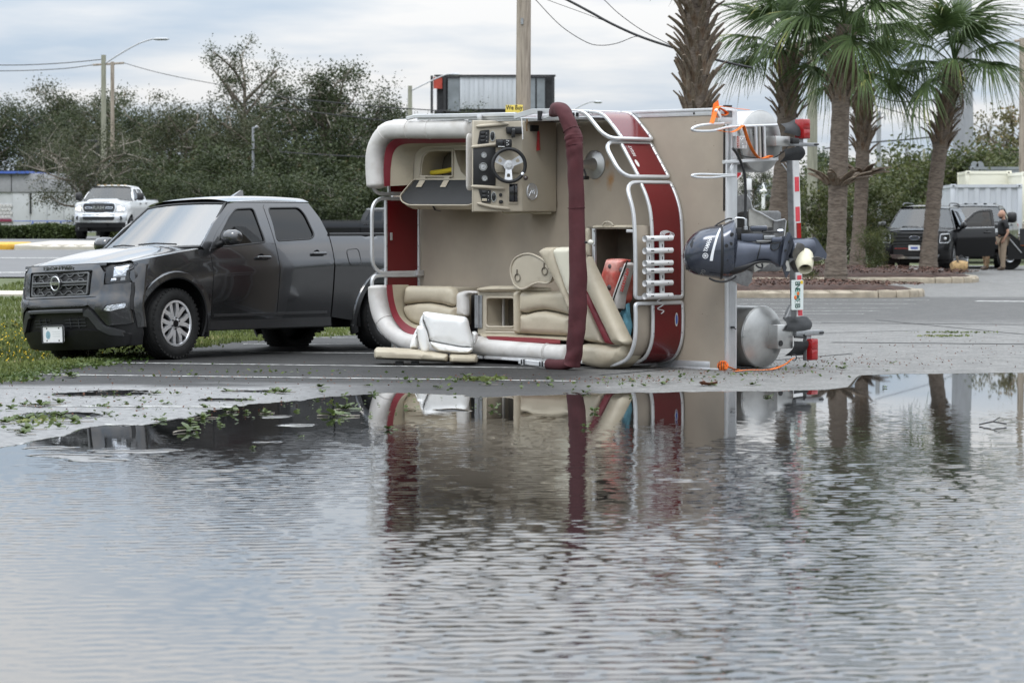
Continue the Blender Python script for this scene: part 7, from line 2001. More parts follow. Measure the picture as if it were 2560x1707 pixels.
            if i == 0:
                mx_, mz=xd[0] - .16, belt(xd[0]) + S('mirror_dz',.10);my=side(mx_, belt(mx_)) + .02
                bm=NB()
                hw, hh=S('mirror',(.13,.085))
                secs=[]
                for t, k, dx in ((0,.75,.03),(.08,.95,.05),(.5,1,.075),(.85,.92,.06),(1,.6,.035)):
                    yy=s * (my + .06 + 2 * hw * t);secs.append([Vector((mx_ + dx - .05 + .075 * math.cos(a) * k * 1.0, yy, mz + hh * math.sin(a) * k)) for a in np.linspace(0,6.283,17)[:-1]])
                loft(bm, secs);mo=put('mirror', bm, S('mirror_mat', P_), do,60)
                bm=NB();sweep(bm,[Vector((mx_ + .02, s * (my - .03), mz - hh * .9)), Vector((mx_ + .02, s * (my + .06), mz - hh * .6)), Vector((mx_ + .03, s * (my + .14), mz - hh * .45))], sqp(.09,.06,.3), up=(0,0,1), scales=[1,.8,.6]);put('mirror_foot', bm, m_black, do,50)
                bm=NB();panel(bm,[(x, z) for x, z in sp['sail']], lambda a, b, d: Vector((a, s * (side(a, b) + .004 - d), b)),.1,.02);put('mirror_sail', bm, m_black, do)
    for q in S('side_glass',[]):
        both('quarter_window', roundpoly(q,.04,3), g_dark,-.004,.1,.02)
    # rear body
    b_=S('bed')
    xb0, ztop=(xd[-1] - .065, b_) if b_ else (xd[-1] - .006, None)
    ar=arc(xr, a_f + 4, a_r,14)
    if b_:
        out_=[(xb0, zs + .02),(xb0, ztop),(tail, ztop + .02),(tail - .02,.9),(tail,.56),(xr - ra * .97,.50)] + arc(xr,190,-a_r + 180 + 0,14)
    out_=[(xb0, zs)] + ([(xb0, ztop),(tail, ztop + .02)] if b_ else [(xb0, belt(xb0) - .01),(tail + .02, belt(tail) - .01)]) + [(tail - .015,.85),(tail + .01,.52)] + [(xr + ra * math.cos(rad(a)), zc + ra * math.sin(rad(a))) for a in np.linspace(180 + 8, a_f - 2,15)]
    both('bed_side' if b_ else 'quarter_panel', out_, P_)
    if b_:
        for s in (1,-1):
            bm=NB();sweep(bm,[Vector((x, s * (side(x, ztop) - .035), ztop + .012)) for x in np.linspace(xb0, tail,8)], sqp(.09,.035,.25), up=(0,0,1));put('bed_rail', bm, m_black, root)
            bm=NB();box(bm,((xb0 + tail) / 2, s * (W - .13),(ztop + .75) / 2),(xb0 - tail,.03, ztop - .75));put('bed_wall', bm, P_, root)
        bm=NB();box(bm,((xb0 + tail) / 2,0,.74),(xb0 - tail - .02,2 * W - .24,.04));put('bed_floor', bm, m_black, root)
        bm=NB();box(bm,(xb0 - .03,0,(ztop + .6) / 2),(.04,2 * W - .28, ztop - .6));put('bed_front', bm, P_, root)
        bm=NB();box(bm,(tail - .0,0,(ztop + .72) / 2),(.06,2 * W - .34, ztop - .70), bev=.02);put('tailgate', bm, P_, root)
    else:
        bm=NB();box(bm,(tail + .02,0,(belt(tail) + .5) / 2),(.08,2 * W - .22, belt(tail) - .5), bev=.03);put('tailgate', bm, P_, root)
    bm=NB();box(bm,(tail - .10,0,.55),(.18,2 * W - .16,.2), bev=.03);put('rear_bumper', bm, S('bumper', m_chr2), root)
    for s in (1,-1):
        zt_=(ztop or belt(tail)) - .08
        bm=NB();box(bm,(tail - .005, s * (W - .13), zt_ - .2),(.08,.17,.38), bev=.02);put('tail_lamp', bm, m_red, root)
    # underbody, wheel wells, sills
    bm=NB();box(bm,((.35 + tail) / 2,0,(zs + .30) / 2 + .06),(.35 - tail - .2,2 * W - .62, zs - .16));box(bm,((xd[0] + xd[-1]) / 2,0, zs - .05),(xd[0] - xd[-1] + .1,2 * W - .16,.10));put('underbody', bm, m_black, root)
    for ax in (0.0, xr):
        for s in (1,-1):
            bm=NB();A_=[(ax + (ra + .012) * math.cos(t), zc + (ra + .012) * math.sin(t)) for t in np.linspace(-.25,3.39,16)]
            v0=[bm.verts.new((x, s * (W - .03), z)) for x, z in A_];v1=[bm.verts.new((x, s * (W - .50), z)) for x, z in A_]
            for k in range(15): bm.faces.new((v0[k], v0[k + 1], v1[k + 1], v1[k]))
            bm.faces.new(v1);put('wheel_well', bm, m_black, root,60)
            if S('mudflap'):
                bm=NB();box(bm,(ax - ra - .02, s * (W - .14),.40),(.02,.20,.34), bev=.008);put('mud_flap', bm, m_black, root)
    # wheels
    wm=sp['wheel'];tr_=W - sp['tw'] / 2 - .012
    for ax in (0.0, xr):
        for s in (1,-1):
            wo=bpy.data.objects.new('wheel', wm[0]);COL.objects.link(wo);wo.parent=root
            st=rad(S('steer',0)) if ax == 0 else 0
            wo.matrix_local=Matrix.Translation((ax, s * tr_, R)) @ Matrix.Rotation(st + (0 if s == 1 else math.pi),4, 'Z') @ Matrix.Rotation(.4 if s > 0 else 1.0,4, 'Y')
            for me in wm[1:]: link(me.name.split('.')[0], me, wo)
    bm=NB()
    for ax in (0, xr): tube(bm,[(ax,-tr_ + .1, R),(ax, tr_ - .1, R)],.05,8)
    put('axle', bm, m_black, root)
    # interior
    bm=NB();box(bm,(wb[0] - .18,0, belt(wb[0]) - .10),(.42,2 * W - .35,.26), bev=.06);put('dashboard', bm, m_seat, root)
    seat_x=[xd[0] - .80] + ([xd[1] - .62] if len(xd) > 2 else [])
    for x in seat_x:
        for y in (.38,-.38):
            bm=NB();box(bm,(x, y, belt(x) - .10),(.16,.48,.66), R=Matrix.Rotation(-.18,3, 'Y'), bev=.06);box(bm,(x - .1, y, belt(x) + .30),(.10,.26,.18), bev=.04);box(bm,(x + .25, y, belt(x) - .45),(.52,.50,.14), bev=.04);put('seat', bm, m_seat, root)
    bm=NB();c_=Vector((xd[0] - .38,.38, belt(xd[0]) + .0));tube(bm,[c_ + Vector((.10 * math.sin(t) * .4,.18 * math.cos(t),.17 * math.sin(t))) for t in np.linspace(0,6.283,25)[:-1]],.016,7, closed=True);put('steering_wheel', bm, m_black, root)
    bm=NB();box(bm,(wt[0] + .10,0, wt[1] - .10),(.03,.22,.07), bev=.01);put('inner_mirror', bm, m_black, root)
    bm=NB();box(bm,((xd[0] + xq) / 2,0, zs + .1),(xd[0] - xq,2 * W - .3,.08));put('cabin_floor', bm, m_black, root)
    return root, side
def nose_fn(prof, W, c1=.09, c2=.2, y0=.6, yw=.3):
    zsx=[p[0] for p in prof];xs_=[p[1] for p in prof]
    return lambda y, z: float(np.interp(z, zsx, xs_)) - c1 * (y / y0) ** 2 - c2 * max(0,(abs(y) - y0) / yw) ** 2
def fp(nm, outline, m, root, xf, off=0.0, th=.02, step=.07, holes=(), mirror=False, smooth=40):
    o=[]
    for s in ((1,-1) if mirror else (1,)):
        bm=NB();panel(bm, outline, lambda a, b, d: Vector((xf(s * a, b) + off - d, s * a, b)), step, th, holes);o.append(put(nm, bm, m, root, smooth))
    return o
def fbar(nm, pts, prof, m, root, xf, off=0.0, closed=False, smooth=40):
    bm=NB();sweep(bm,[Vector((xf(y, z) + off, y, z)) for y, z in pts], prof, up=(1,0,0), closed=closed);return put(nm, bm, m, root, smooth)
def ftext(s, size, y, z, m, root, xf, off, sx=1.0, ext=.003, bold=.0):
    O=Vector((xf(y, z) + off, y, z));return link('lettering', text_me(s, size, ext, m, bold, sx=sx), root, fr(O,(0,1,0),(0,0,1)))

# ---- the grey pickup in the foreground
W_FR=wheel_meshes(.385,.262,.244, 'split')
fron=dict(cat='pickup truck', W=.925, Wr=.665, zsill=.40, zroof=1.80, xr=-3.32, R=.385, ra=.475, tw=.262, belt=((-.5,1.185),(-2.45,1.265)), doors=(-.555,-1.56,-2.37), tail=-4.42, paint=m_gun,
            hood_f=(.60,1.045), hood_r=(-.30,1.175), fender_x=.53, hood_w=.775, hood_edge=.82, hood_nose=1.055, cowl=(-.30,1.235), hood_bow=.07, bulge=.022,
            ws_base=(-.46,1.215), ws_top=(-1.04,1.69), roof_rear=(-2.30,1.70), cab_rear=(-2.44,1.30), cab_bottom_rear=-2.42,
            door_top=[[(-.72,1.36),(-1.02,1.60),(-1.20,1.672),(-1.555,1.69)],[(-1.565,1.692),(-2.15,1.692),(-2.24,1.60),(-2.365,1.28)]],
            door_bot={1: [(-2.372,1.1),(-2.372,.72),(-2.30,.54),(-2.16,.435)]},
            win=[[(-.69,1.20),(-.745,1.31),(-1.00,1.545),(-1.13,1.63),(-1.40,1.64),(-1.42,1.25),(-.9,1.215)],[(-1.60,1.262),(-1.63,1.645),(-2.11,1.65),(-2.17,1.57),(-2.21,1.33),(-2.13,1.285)]],
            glass=[g_mid, g_dark], bed=1.325, handle_dz=.135, mirror=(.115,.088), mirror_dz=.115, sail=[(-.58,1.185),(-.60,1.22),(-.735,1.33),(-.735,1.20)], wheel=W_FR, ws_glass=g_wind, steer=7, mudflap=True, bumper=m_satin, flare=.012, flare_band=True)
th=Vector((-.665,-.747,0)).normalized();tl=Vector((-th.y, th.x,0));rl=rad(2.5)
tl2=tl * math.cos(rl) + Vector((0,0,1)) * math.sin(rl);tu=th.cross(tl2)
TO=Vector((-4.289,33.367,-.034))
TM=Matrix(((th.x, tl2.x, tu.x, TO.x),(th.y, tl2.y, tu.y, TO.y),(th.z, tl2.z, tu.z, TO.z),(0,0,0,1)))
trk, tside=car(fron, 'pickup_truck', 'dark grey crew-cab pickup with its front wheels at the grass edge', TM)
xf=nose_fn([(.12,.78),(.20,.84),(.34,.90),(.40,.905),(.56,.93),(.66,.925),(.72,.90),(.86,.885),(1.0,.86),(1.06,.83)],.92,.075,.22)
fp('front_shell',[(-.895,.30),(-.86,.17),(-.5,.14),(.5,.14),(.86,.17),(.895,.30),(.895,1.0),(.70,1.035),(-.70,1.035),(-.895,1.0)], m_black, trk, xf,-.035)
gs=fp('grille_surround', roundpoly([(-.60,.70),(-.66,.80),(-.66,.95),(-.575,1.045),(.575,1.045),(.66,.95),(.66,.80),(.60,.70)],.02), m_gun, trk, xf,.0,.03,.06,[roundpoly([(-.50,.715),(-.515,.985),(.515,.985),(.50,.715)],.02)])[0]
ftext('FRONTIER',.056,0,1.018, m_gun, trk, xf,.004,1.9,.002,.001)
fp('grille_back',[(-.51,.71),(-.51,.985),(.51,.985),(.51,.71)], m_blackgloss, trk, xf,-.055,.0)
for a, b in ((.965,.985),): fbar('grille_slot',[(-.49,.975),(0,.975),(.49,.975)], sqp(.02,.02), m_black, trk, xf,-.02)
fbar('grille_frame', roundpoly([(-.455,.728),(-.46,.955),(.46,.955),(.455,.728)],.02), sqp(.022,.030,.2), m_mesh, trk, xf,-.012, True)
for z, h in ((.862,.026),(.832,.014)):
    fbar('grille_bar',[(-.45, z),(-.2, z),(0, z),(.2, z),(.45, z)], sqp(h,.03,.2), m_mesh, trk, xf,-.012)
for zc_ in (.908,.780):
    for sg in (1,-1):
        pts=[];n_=22
        for i in range(n_ + 1):
            y=-.445 + .89 * i / n_;k=(i % 4);dz_=(.013,.045,.045,.013)[k] * sg if True else 0
            pts.append((y, zc_ + dz_ * (1 if sg > 0 else 1)))
        fbar('grille_mesh', pts, sqp(.011,.012,.2), m_mesh, trk, xf,-.022)
bm=NB();tube(bm,[Vector((xf(0,.85) + .015,.070 * math.cos(t),.853 + .074 * math.sin(t))) for t in np.linspace(0,6.283,33)[:-1]],.010,8, closed=True);emb=put('emblem', bm, m_chr2, trk,60)
bm=NB();box(bm,(xf(0,.85) + .012,0,.853),(.02,.18,.034), bev=.006);put('emblem_bar', bm, m_black, emb)
link('lettering', text_me('NISSAN',.043,.003, m_chrome,.0015, sx=1.02), emb, fr((xf(0,.85) + .025,0,.853),(0,1,0),(0,0,1)))
# head lamps
for s in (1,-1):
    ol=[(.675,.835),(.675,1.010),(.80,1.040),(.875,1.045),(.865,.985),(.84,.965),(.842,.885),(.86,.86),(.858,.84)]
    f_=lambda off: (lambda a, b, d: Vector((xf(s * a, b) + off - d, s * a, b)))
    bm=NB();panel(bm, ol, f_(-.05),.05,.05);hl=put('headlamp', bm, m_blackgloss, trk)
    bm=NB();puff(bm, roundpoly([(.705,.885),(.712,1.008),(.822,1.026),(.822,.90)],.01), lambda a, b, z: Vector((xf(s * a, b) - .045 + z * .5, s * a, b)),.03,.03, step=.02);put('reflector', bm, m_lampin, hl,30)
    bm=NB();puff(bm, roundpoly([(.69,.85),(.695,.89),(.75,.90),(.755,.86)],.008), lambda a, b, z: Vector((xf(s * a, b) - .045 + z * .5, s * a, b)),.02,.02, step=.02);put('reflector', bm, m_lampin, hl,30)
    bm=NB();puff(bm, roundpoly([(.765,.855),(.768,.90),(.81,.905),(.812,.86)],.008), lambda a, b, z: Vector((xf(s * a, b) - .045 + z * .5, s * a, b)),.02,.02, step=.02);put('reflector', bm, m_white, hl,30)
    bm=NB();sweep(bm,[Vector((xf(s * a, b) - .01, s * a, b)) for a, b in [(.826,.87),(.826,.965),(.855,.99),(.862,1.03)]], sqp(.018,.012,.2), up=(1,0,0));put('light_guide', bm, m_satin, hl)
    bm=NB();panel(bm, ol, f_(.004),.05,.02);put('lens', bm, g_clear, hl)
    # corner piece between lamp, bumper and wing
    bm=NB();panel(bm,[(.862,.85),(.846,.89),(.846,.962),(.870,.985),(.882,1.04),(.925,1.03),(.925,.36),(.89,.36),(.885,.50),(.88,.80)], f_(.0),.05,.03);put('wing_corner', bm, m_gun, trk)
    bm=NB();panel(bm,[(.866,.56),(.862,.84),(.876,.84),(.882,.54)], f_(.006),.05,.01);put('vent_slot', bm, m_black, trk)
    bm=NB();panel(bm, roundpoly([(.60,.695),(.668,.822),(.858,.838),(.862,.40),(.70,.385),(.585,.56),(.50,.615),(.47,.69)],.012), f_(.012),.05,.05,[roundpoly([(.665,.545),(.70,.60),(.845,.628),(.842,.575),(.73,.535)],.012)]);put('bumper_corner', bm, m_gun, trk,40)
    bm=NB();panel(bm, roundpoly([(.668,.548),(.702,.598),(.842,.625),(.838,.577),(.73,.538)],.012), f_(-.01),.05,.02);fg=put('fog_lamp', bm, m_lampin, trk,30)
    bm=NB();panel(bm, roundpoly([(.725,.552),(.75,.60),(.838,.622),(.834,.58)],.012), f_(-.002),.05,.01);put('lens', bm, g_clear, fg)
    bm=NB();panel(bm,[(.44,.535),(.50,.57),(.54,.545),(.66,.395),(.80,.325),(.80,.27),(.70,.285),(.60,.35),(.50,.48),(.44,.495)], f_(.02),.05,.05);put('bumper_blade', bm, m_satin, trk)
    # amber marker on the flare, flare moulding
    q=[(-.02 + .545 * math.cos(rad(a)),.397 + .545 * math.sin(rad(a))) for a in (22,30,38)];q2=[(-.02 + .505 * math.cos(rad(a)),.397 + .505 * math.sin(rad(a))) for a in (38,30,22)]
    bm=NB();panel(bm, q + q2, lambda a, b, d: Vector((a, s * (tside(a, b) + .010 - d), b)),.04,.012);put('side_marker', bm, m_amber, trk)
fp('bumper_top',[(-.50,.615),(-.47,.69),(.47,.69),(.50,.615),(.44,.60),(-.44,.60)], m_gun, trk, xf,.012,.05)
fbar('bumper_blade',[(-.45,.55),(-.2,.552),(0,.553),(.2,.552),(.45,.55)], sqp(.04,.05,.2), m_satin, trk, xf,.01)
for s in (1,-1):
    for k in range(3): fbar('intake_slat',[(s * .12,.46 - k * .035),(s * .28,.46 - k * .035),(s * .42,.46 - k * .035)], sqp(.008,.02,.2), m_satin, trk, xf,-.03)
    for y in (.20,.32): fbar('intake_slat',[(s * y,.48),(s * y,.37)], sqp(.008,.02,.2), m_satin, trk, xf,-.03)
fp('valance', roundpoly([(-.84,.30),(-.80,.17),(-.5,.135),(.5,.135),(.80,.17),(.84,.30),(.62,.33),(.44,.345),(-.44,.345),(-.62,.33)],.02), m_black, trk, xf,.01,.05)
pl_=fp('number_plate', rrect(-.165,.225,.165,.395,.012), m_white, trk, lambda y, z: .945,.012,.02)[0]
fbar('plate_frame', rrect(-.172,.218,.172,.402,.012), sqp(.014,.016,.2), m_satin, pl_, lambda y, z: .95,.01, True)
bm=NB();panel(bm, circ(.038,18,.045), lambda a, b, d: Vector((.9582 - d, a - .08, b + .305)),.03);put('seal', bm, mat('pale_blue_seal',(.22,.36,.42),.6, var=.35, scale=60), pl_)
bm=NB()
for y in (-.1,.1):
    for z in (.375,.245): lathe(bm,[(.009,0),(.006,.006)],(.957, y, z),(1,0,0), n=8)
put('screw', bm, m_black, pl_)
for z in (.34,.315,.29):
    bm=NB();box(bm,(.9578,.055, z),(.0015,.13,.006));put('faint_print', bm, mat('faint_print',(.60,.62,.62),.6), pl_)
bm=NB()
loft(bm,[[Vector((-1.78 + x, y,1.795 + z)) for x, y, z in [(0.10 * k - .02,-.03 * k2,0),(.10 * k - .02,.03 * k2,0),(-.11,.03 * k2,0),(-.11,-.03 * k2,0)]] for k, k2, z in ((1,1,0),)] + [[Vector((-1.78 + x, y,1.795 + .085)) for x, y in [(-.09,-.006),(-.09,.006),(-.12,.006),(-.12,-.006)]]]);put('roof_aerial', bm, m_gun, trk)
q=roundpoly([(-2.66,.98),(-2.645,1.16),(-2.845,1.175),(-2.86,.99)],.05)
for s in (1,):
    bm=NB();sweep(bm,[Vector((a, s * (tside(a, b) + .001), b)) for a, b in q], circ(.0045,5), closed=True);put('fuel_door', bm, m_black, trk)
bm=NB()
for s in (1,-1): sweep(bm,[Vector((x, s * (tside(x,.455) + .002),.455)) for x in np.linspace(-.6,-2.35,10)], sqp(.008,.03,.2), up=(0,0,1))
put('sill_moulding', bm, m_black, trk)

# ---- white pickup far behind
W_RAM=wheel_meshes(.42,.28,.25, 'five')
ram=dict(cat='pickup truck', W=1.02, Wr=.74, zsill=.52, zroof=2.02, xr=-3.6, R=.42, ra=.50, tw=.28, belt=((-.5,1.42),(-2.5,1.46)), doors=(-.62,-1.70,-2.60), tail=-4.9, paint=m_wpaint,
           hood_f=(.70,1.30), hood_r=(-.30,1.40), fender_x=.66, hood_w=.84, hood_edge=.90, hood_nose=1.40, cowl=(-.35,1.46), bulge=.05,
           ws_base=(-.50,1.44), ws_top=(-1.10,1.90), roof_rear=(-2.50,1.91), cab_rear=(-2.66,1.50), cab_bottom_rear=-2.64,
           door_top=[[(-.78,1.58),(-1.10,1.82),(-1.28,1.89),(-1.69,1.905)],[(-1.71,1.905),(-2.38,1.905),(-2.46,1.82),(-2.59,1.50)]],
           win=[[(-.80,1.46),(-.84,1.55),(-1.10,1.77),(-1.22,1.845),(-1.62,1.855),(-1.62,1.48)],[(-1.76,1.485),(-1.76,1.855),(-2.34,1.855),(-2.48,1.50)]],
           glass=[g_mid, g_dark], bed=1.47, mirror=(.12,.15), mirror_dz=.16, mirror_mat=m_black, sail=[(-.66,1.42),(-.70,1.48),(-.80,1.56),(-.80,1.44)], wheel=W_RAM, handle_mat=m_black)
def face_cam(px, y, z, yaw):
    b=at(px,551, y);return Matrix.Translation((b.x, y, z)) @ Matrix.Rotation(yaw,4, 'Z')
def fronts(root, xf, W, z0, zt, grille, m_body, m_bar, lampz, lampy, bump):
    fp('front_shell',[(-W + .04, z0),(W - .04, z0),(W - .04, zt - .05),(W - .25, zt),(-W + .25, zt),(-W + .04, zt - .05)], m_body, root, xf,-.04)
yaw=math.atan2(-.995,-.10)
rm_, rside=car(ram, 'pickup_truck', 'white pickup with lit headlamps on the road behind the grey pickup', face_cam(262,112, terr(at(262,551,112).x,112) + .01, yaw))
xr_=nose_fn([(.4,.92),(.6,1.0),(.85,1.0),(.95,.95),(1.35,.90),(1.42,.86)],1.0,.06,.22,.65,.35)
fp('front_shell',[(-.98,.55),(.98,.55),(.98,1.25),(.86,1.36),(-.86,1.36),(-.98,1.25)], m_wpaint, rm_, xr_,-.03)
gr_=roundpoly([(-.56,.98),(-.62,1.18),(-.56,1.33),(.56,1.33),(.62,1.18),(.56,.98)],.06)
fp('grille', gr_, m_blackgloss, rm_, xr_,.01,.03)
fbar('grille_frame', gr_, sqp(.035,.04,.2), m_chrome, rm_, xr_,.02, True)
for y in np.linspace(-.45,.45,7): fbar('grille_bar',[(y,1.0),(y * 1.03,1.31)], sqp(.012,.015), m_black, rm_, xr_,.02)
ftext('RAM',.17,0,1.155, m_chrome, rm_, xr_,.045,1.25,.012,.004)
for s in (1,-1):
    fbar('grille_blade', roundpoly([(s * .26,1.18),(s * .50,1.19),(s * .50,1.13),(s * .26,1.13)],.01), sqp(.018,.02,.2), m_chrome, rm_, xr_,.03, True)
    hl=fp('headlamp',[(s * .64,1.02),(s * .66,1.24),(s * .93,1.25),(s * .96,1.10),(s * .90,1.02)], m_lampin, rm_, xr_,.004,.03)[0]
    for y, z, w_, k in ((.74,1.13,.085,2.2),(.86,1.12,.05,2.2)):
        bm=NB();lathe(bm,[(w_,0),(w_ * .9,.02),(.001,.025)],(xr_(s * y, z) + .006, s * y, z),(1,0,0), n=16);put('bulb', bm, mat('lit_headlamp',(.9,.82,.6),.3, var=0, emit=((1.0,.88,.62),1.3)), hl)
    fp('tow_hook', rrect(.30,.50,.36,.58,.02), m_black, rm_, xr_,.05,.05)
    bm=NB();lathe(bm,[(.085,0),(.075,.01),(.001,.004)],(xr_(s * .78,.78) + .02, s * .78,.78),(1,0,0), n=18);put('fog_lamp', bm, m_blackgloss, rm_)
fp('front_bumper', roundpoly([(-.98,.66),(-.98,.93),(-.66,.97),(.66,.97),(.98,.93),(.98,.66),(.7,.62),(-.7,.62)],.05), m_chr2, rm_, xr_,.03,.08,.07,[roundpoly([(-.56,.70),(-.60,.84),(.60,.84),(.56,.70)],.04)])
fp('lower_intake',[(-.60,.68),(-.62,.86),(.62,.86),(.60,.68)], m_black, rm_, xr_,.0,.02)
fbar('bumper_bar',[(-.6,.90),(0,.90),(.6,.90)], sqp(.02,.03), m_black, rm_, xr_,.05)
fp('valance',[(-.9,.44),(-.95,.62),(.95,.62),(.9,.44)], m_black, rm_, xr_,-.02,.05)
bm=NB()
for y in (-.5,-.25,0,.25,.5): box(bm,(-1.16, y,2.015),(.08,.10,.03), bev=.01)
put('roof_marker_lamp', bm, mat('roof_marker',(.30,.22,.10),.4), rm_)

# ---- black sport-utility car with an open door, big pickup behind it
W_SUV=wheel_meshes(.41,.28,.28, 'five')
suv=dict(cat='car', W=1.01, Wr=.71, zsill=.44, zroof=1.93, xr=-3.11, R=.41, ra=.485, tw=.28, belt=((-.5,1.25),(-4.0,1.33)), doors=(-.58,-1.74,-2.60), tail=-4.25, paint=m_bpaint,
           hood_f=(.72,1.17), hood_r=(-.30,1.235), fender_x=.66, hood_w=.84, hood_edge=.88, hood_nose=1.225, cowl=(-.35,1.275), bulge=.025,
           ws_base=(-.50,1.265), ws_top=(-1.22,1.80), roof_rear=(-4.0,1.78), cab_rear=(-4.22,1.36), cab_bottom_rear=-2.60,
           door_top=[[(-.80,1.42),(-1.15,1.70),(-1.32,1.775),(-1.73,1.80)],[(-1.75,1.80),(-2.50,1.80),(-2.57,1.70),(-2.575,1.34)]],
           win=[[(-.80,1.29),(-.85,1.40),(-1.18,1.66),(-1.30,1.735),(-1.66,1.755),(-1.67,1.31)],[(-1.80,1.315),(-1.80,1.75),(-2.42,1.75),(-2.48,1.33)]],
           side_glass=[[(-2.70,1.36),(-2.70,1.74),(-3.7,1.72),(-3.95,1.42),(-3.9,1.38)]], glass=[g_mid, g_dark], mirror=(.12,.10), mirror_dz=.10, mirror_mat=m_blackgloss, chrome_belt=True, sail=[(-.66,1.26),(-.70,1.31),(-.82,1.38),(-.82,1.28)], wheel=W_SUV, handle_mat=m_blackgloss, bumper=m_satin)
suv_o=dict(suv);suv_o['open_door']=64
yaw=math.atan2(-.965,-.26)
su, sside=car(suv_o, 'sport_utility_car', 'black sport-utility car parked with its driver door standing open', face_cam(2298,85.6,.01, yaw))
xs_=nose_fn([(.3,.86),(.5,.95),(.7,.96),(.85,.94),(1.1,.92),(1.2,.88)],1.0,.06,.22,.65,.35)
fp('front_shell',[(-.97,.40),(.97,.40),(.97,1.12),(.84,1.19),(-.84,1.19),(-.97,1.12)], m_bpaint, su, xs_,-.03)
gr_=roundpoly([(-.62,.78),(-.66,1.10),(-.60,1.16),(.60,1.16),(.66,1.10),(.62,.78)],.05)
fp('grille', gr_, m_black, su, xs_,.01,.03)
fbar('grille_frame', gr_, sqp(.03,.03,.2), m_blackgloss, su, xs_,.02, True)
for z in (1.10,1.0,.90,.82): fbar('grille_bar',[(-.6, z),(0, z),(.6, z)], sqp(.030,.03,.2), m_blackgloss, su, xs_,.02)
bm=NB();lathe(bm,[(1,0),(1,.02),(.93,.026),(.001,.02)], n=28);bm.transform(Matrix.Translation((xs_(0,1.0) + .03,0,1.0)) @ Matrix(((0,0,1,0),(1,0,0,0),(0,1,0,0),(0,0,0,1))) @ Matrix.Diagonal((.15,.062,1,1)));em2=put('oval_emblem', bm, m_chr2, su)
bm=NB();lathe(bm,[(1,.018),(1,.030),(.001,.03)], n=28);bm.transform(Matrix.Translation((xs_(0,1.0) + .03,0,1.0)) @ Matrix(((0,0,1,0),(1,0,0,0),(0,1,0,0),(0,0,0,1))) @ Matrix.Diagonal((.135,.050,1,1)));put('emblem_face', bm, mat('emblem_dark',(.02,.03,.06),.3), em2)
link('lettering', text_me('Ford',.095,.002, m_chrome,.001, sx=.9), em2, fr((xs_(0,1.0) + .064,0,1.0),(0,1,0),(0,0,1)))
for s in (1,-1):
    fbar('lamp_frame', roundpoly([(s * .68,.86),(s * .70,1.10),(s * .93,1.11),(s * .95,.93),(s * .90,.86)],.03), sqp(.03,.03,.2), m_chr2, su, xs_,.015, True)
    hl=fp('headlamp',[(s * .68,.86),(s * .70,1.10),(s * .93,1.11),(s * .95,.93),(s * .90,.86)], m_blackgloss, su, xs_,.006,.03)[0]
    bm=NB();lathe(bm,[(.05,0),(.04,.015),(.001,.02)],(xs_(s * .82,.98) + .01, s * .82,.98),(1,0,0), n=14);put('bulb', bm, m_lampin, hl)
fp('front_bumper', roundpoly([(-.96,.50),(-.96,.76),(.96,.76),(.96,.50),(.6,.44),(-.6,.44)],.05), m_bpaint, su, xs_,.02,.06)
fp('lower_intake',[(-.58,.52),(-.60,.70),(.60,.70),(.58,.52)], m_black, su, xs_,.025,.02)
fbar('red_accent',[(-.56,.705),(0,.706),(.56,.705)], sqp(.012,.01), mat('red_accent',(.45,.04,.03),.4), su, xs_,.04)
fp('skid_plate', roundpoly([(-.62,.42),(-.70,.54),(-.32,.54),(-.28,.48),(.28,.48),(.32,.54),(.70,.54),(.62,.42)],.02), m_chr2, su, xs_,.05,.05)
pl_=fp('number_plate', rrect(-.16,.655,.16,.80,.012), m_white, su, lambda y, z: 1.005,.012,.02)[0]
bm=NB();box(bm,(1.0182,0,.72),(.001,.20,.07));put('print_block', bm, mat('blue_plate_print',(.12,.16,.42),.5, var=.5, scale=50), pl_)
bm=NB()
for s in (1,-1): tube(bm, crom([Vector((x, s * (sside(x,1.84) - .05), z)) for x, z in [(-1.5,1.90),(-1.75,1.975),(-2.8,1.98),(-3.7,1.955),(-3.95,1.88)]],4),.02,7)
put('roof_rack', bm, m_satin, su,60)

hv=dict(ram);hv.update(paint=m_bpaint, mirror=(.14,.17), bumper=m_black, wheel=wheel_meshes(.42,.28,.25, 'five'))
hp, hside=car(hv, 'pickup_truck', 'black pickup with roof marker lamps standing behind the open car door', face_cam(2428,94.6,.01, yaw))
fp('front_shell',[(-.98,.50),(.98,.50),(.98,1.25),(.86,1.36),(-.86,1.36),(-.98,1.25)], m_bpaint, hp, xr_,-.03)
fp('grille', roundpoly([(-.56,.98),(-.62,1.18),(-.56,1.33),(.56,1.33),(.62,1.18),(.56,.98)],.06), m_blackgloss, hp, xr_,.01,.03)
fp('front_bumper', roundpoly([(-.98,.62),(-.98,.93),(.98,.93),(.98,.62)],.05), m_chr2, hp, xr_,.03,.08)
for s in (1,-1): fp('headlamp',[(s * .64,1.02),(s * .66,1.24),(s * .93,1.25),(s * .96,1.10),(s * .90,1.02)], m_lampin, hp, xr_,.004,.03)
bm=NB()
for y in (-.6,-.3,0,.3,.6): box(bm,(-1.16, y,2.015),(.08,.10,.035), bev=.01)
put('roof_marker_lamp', bm, m_blackgloss, hp)

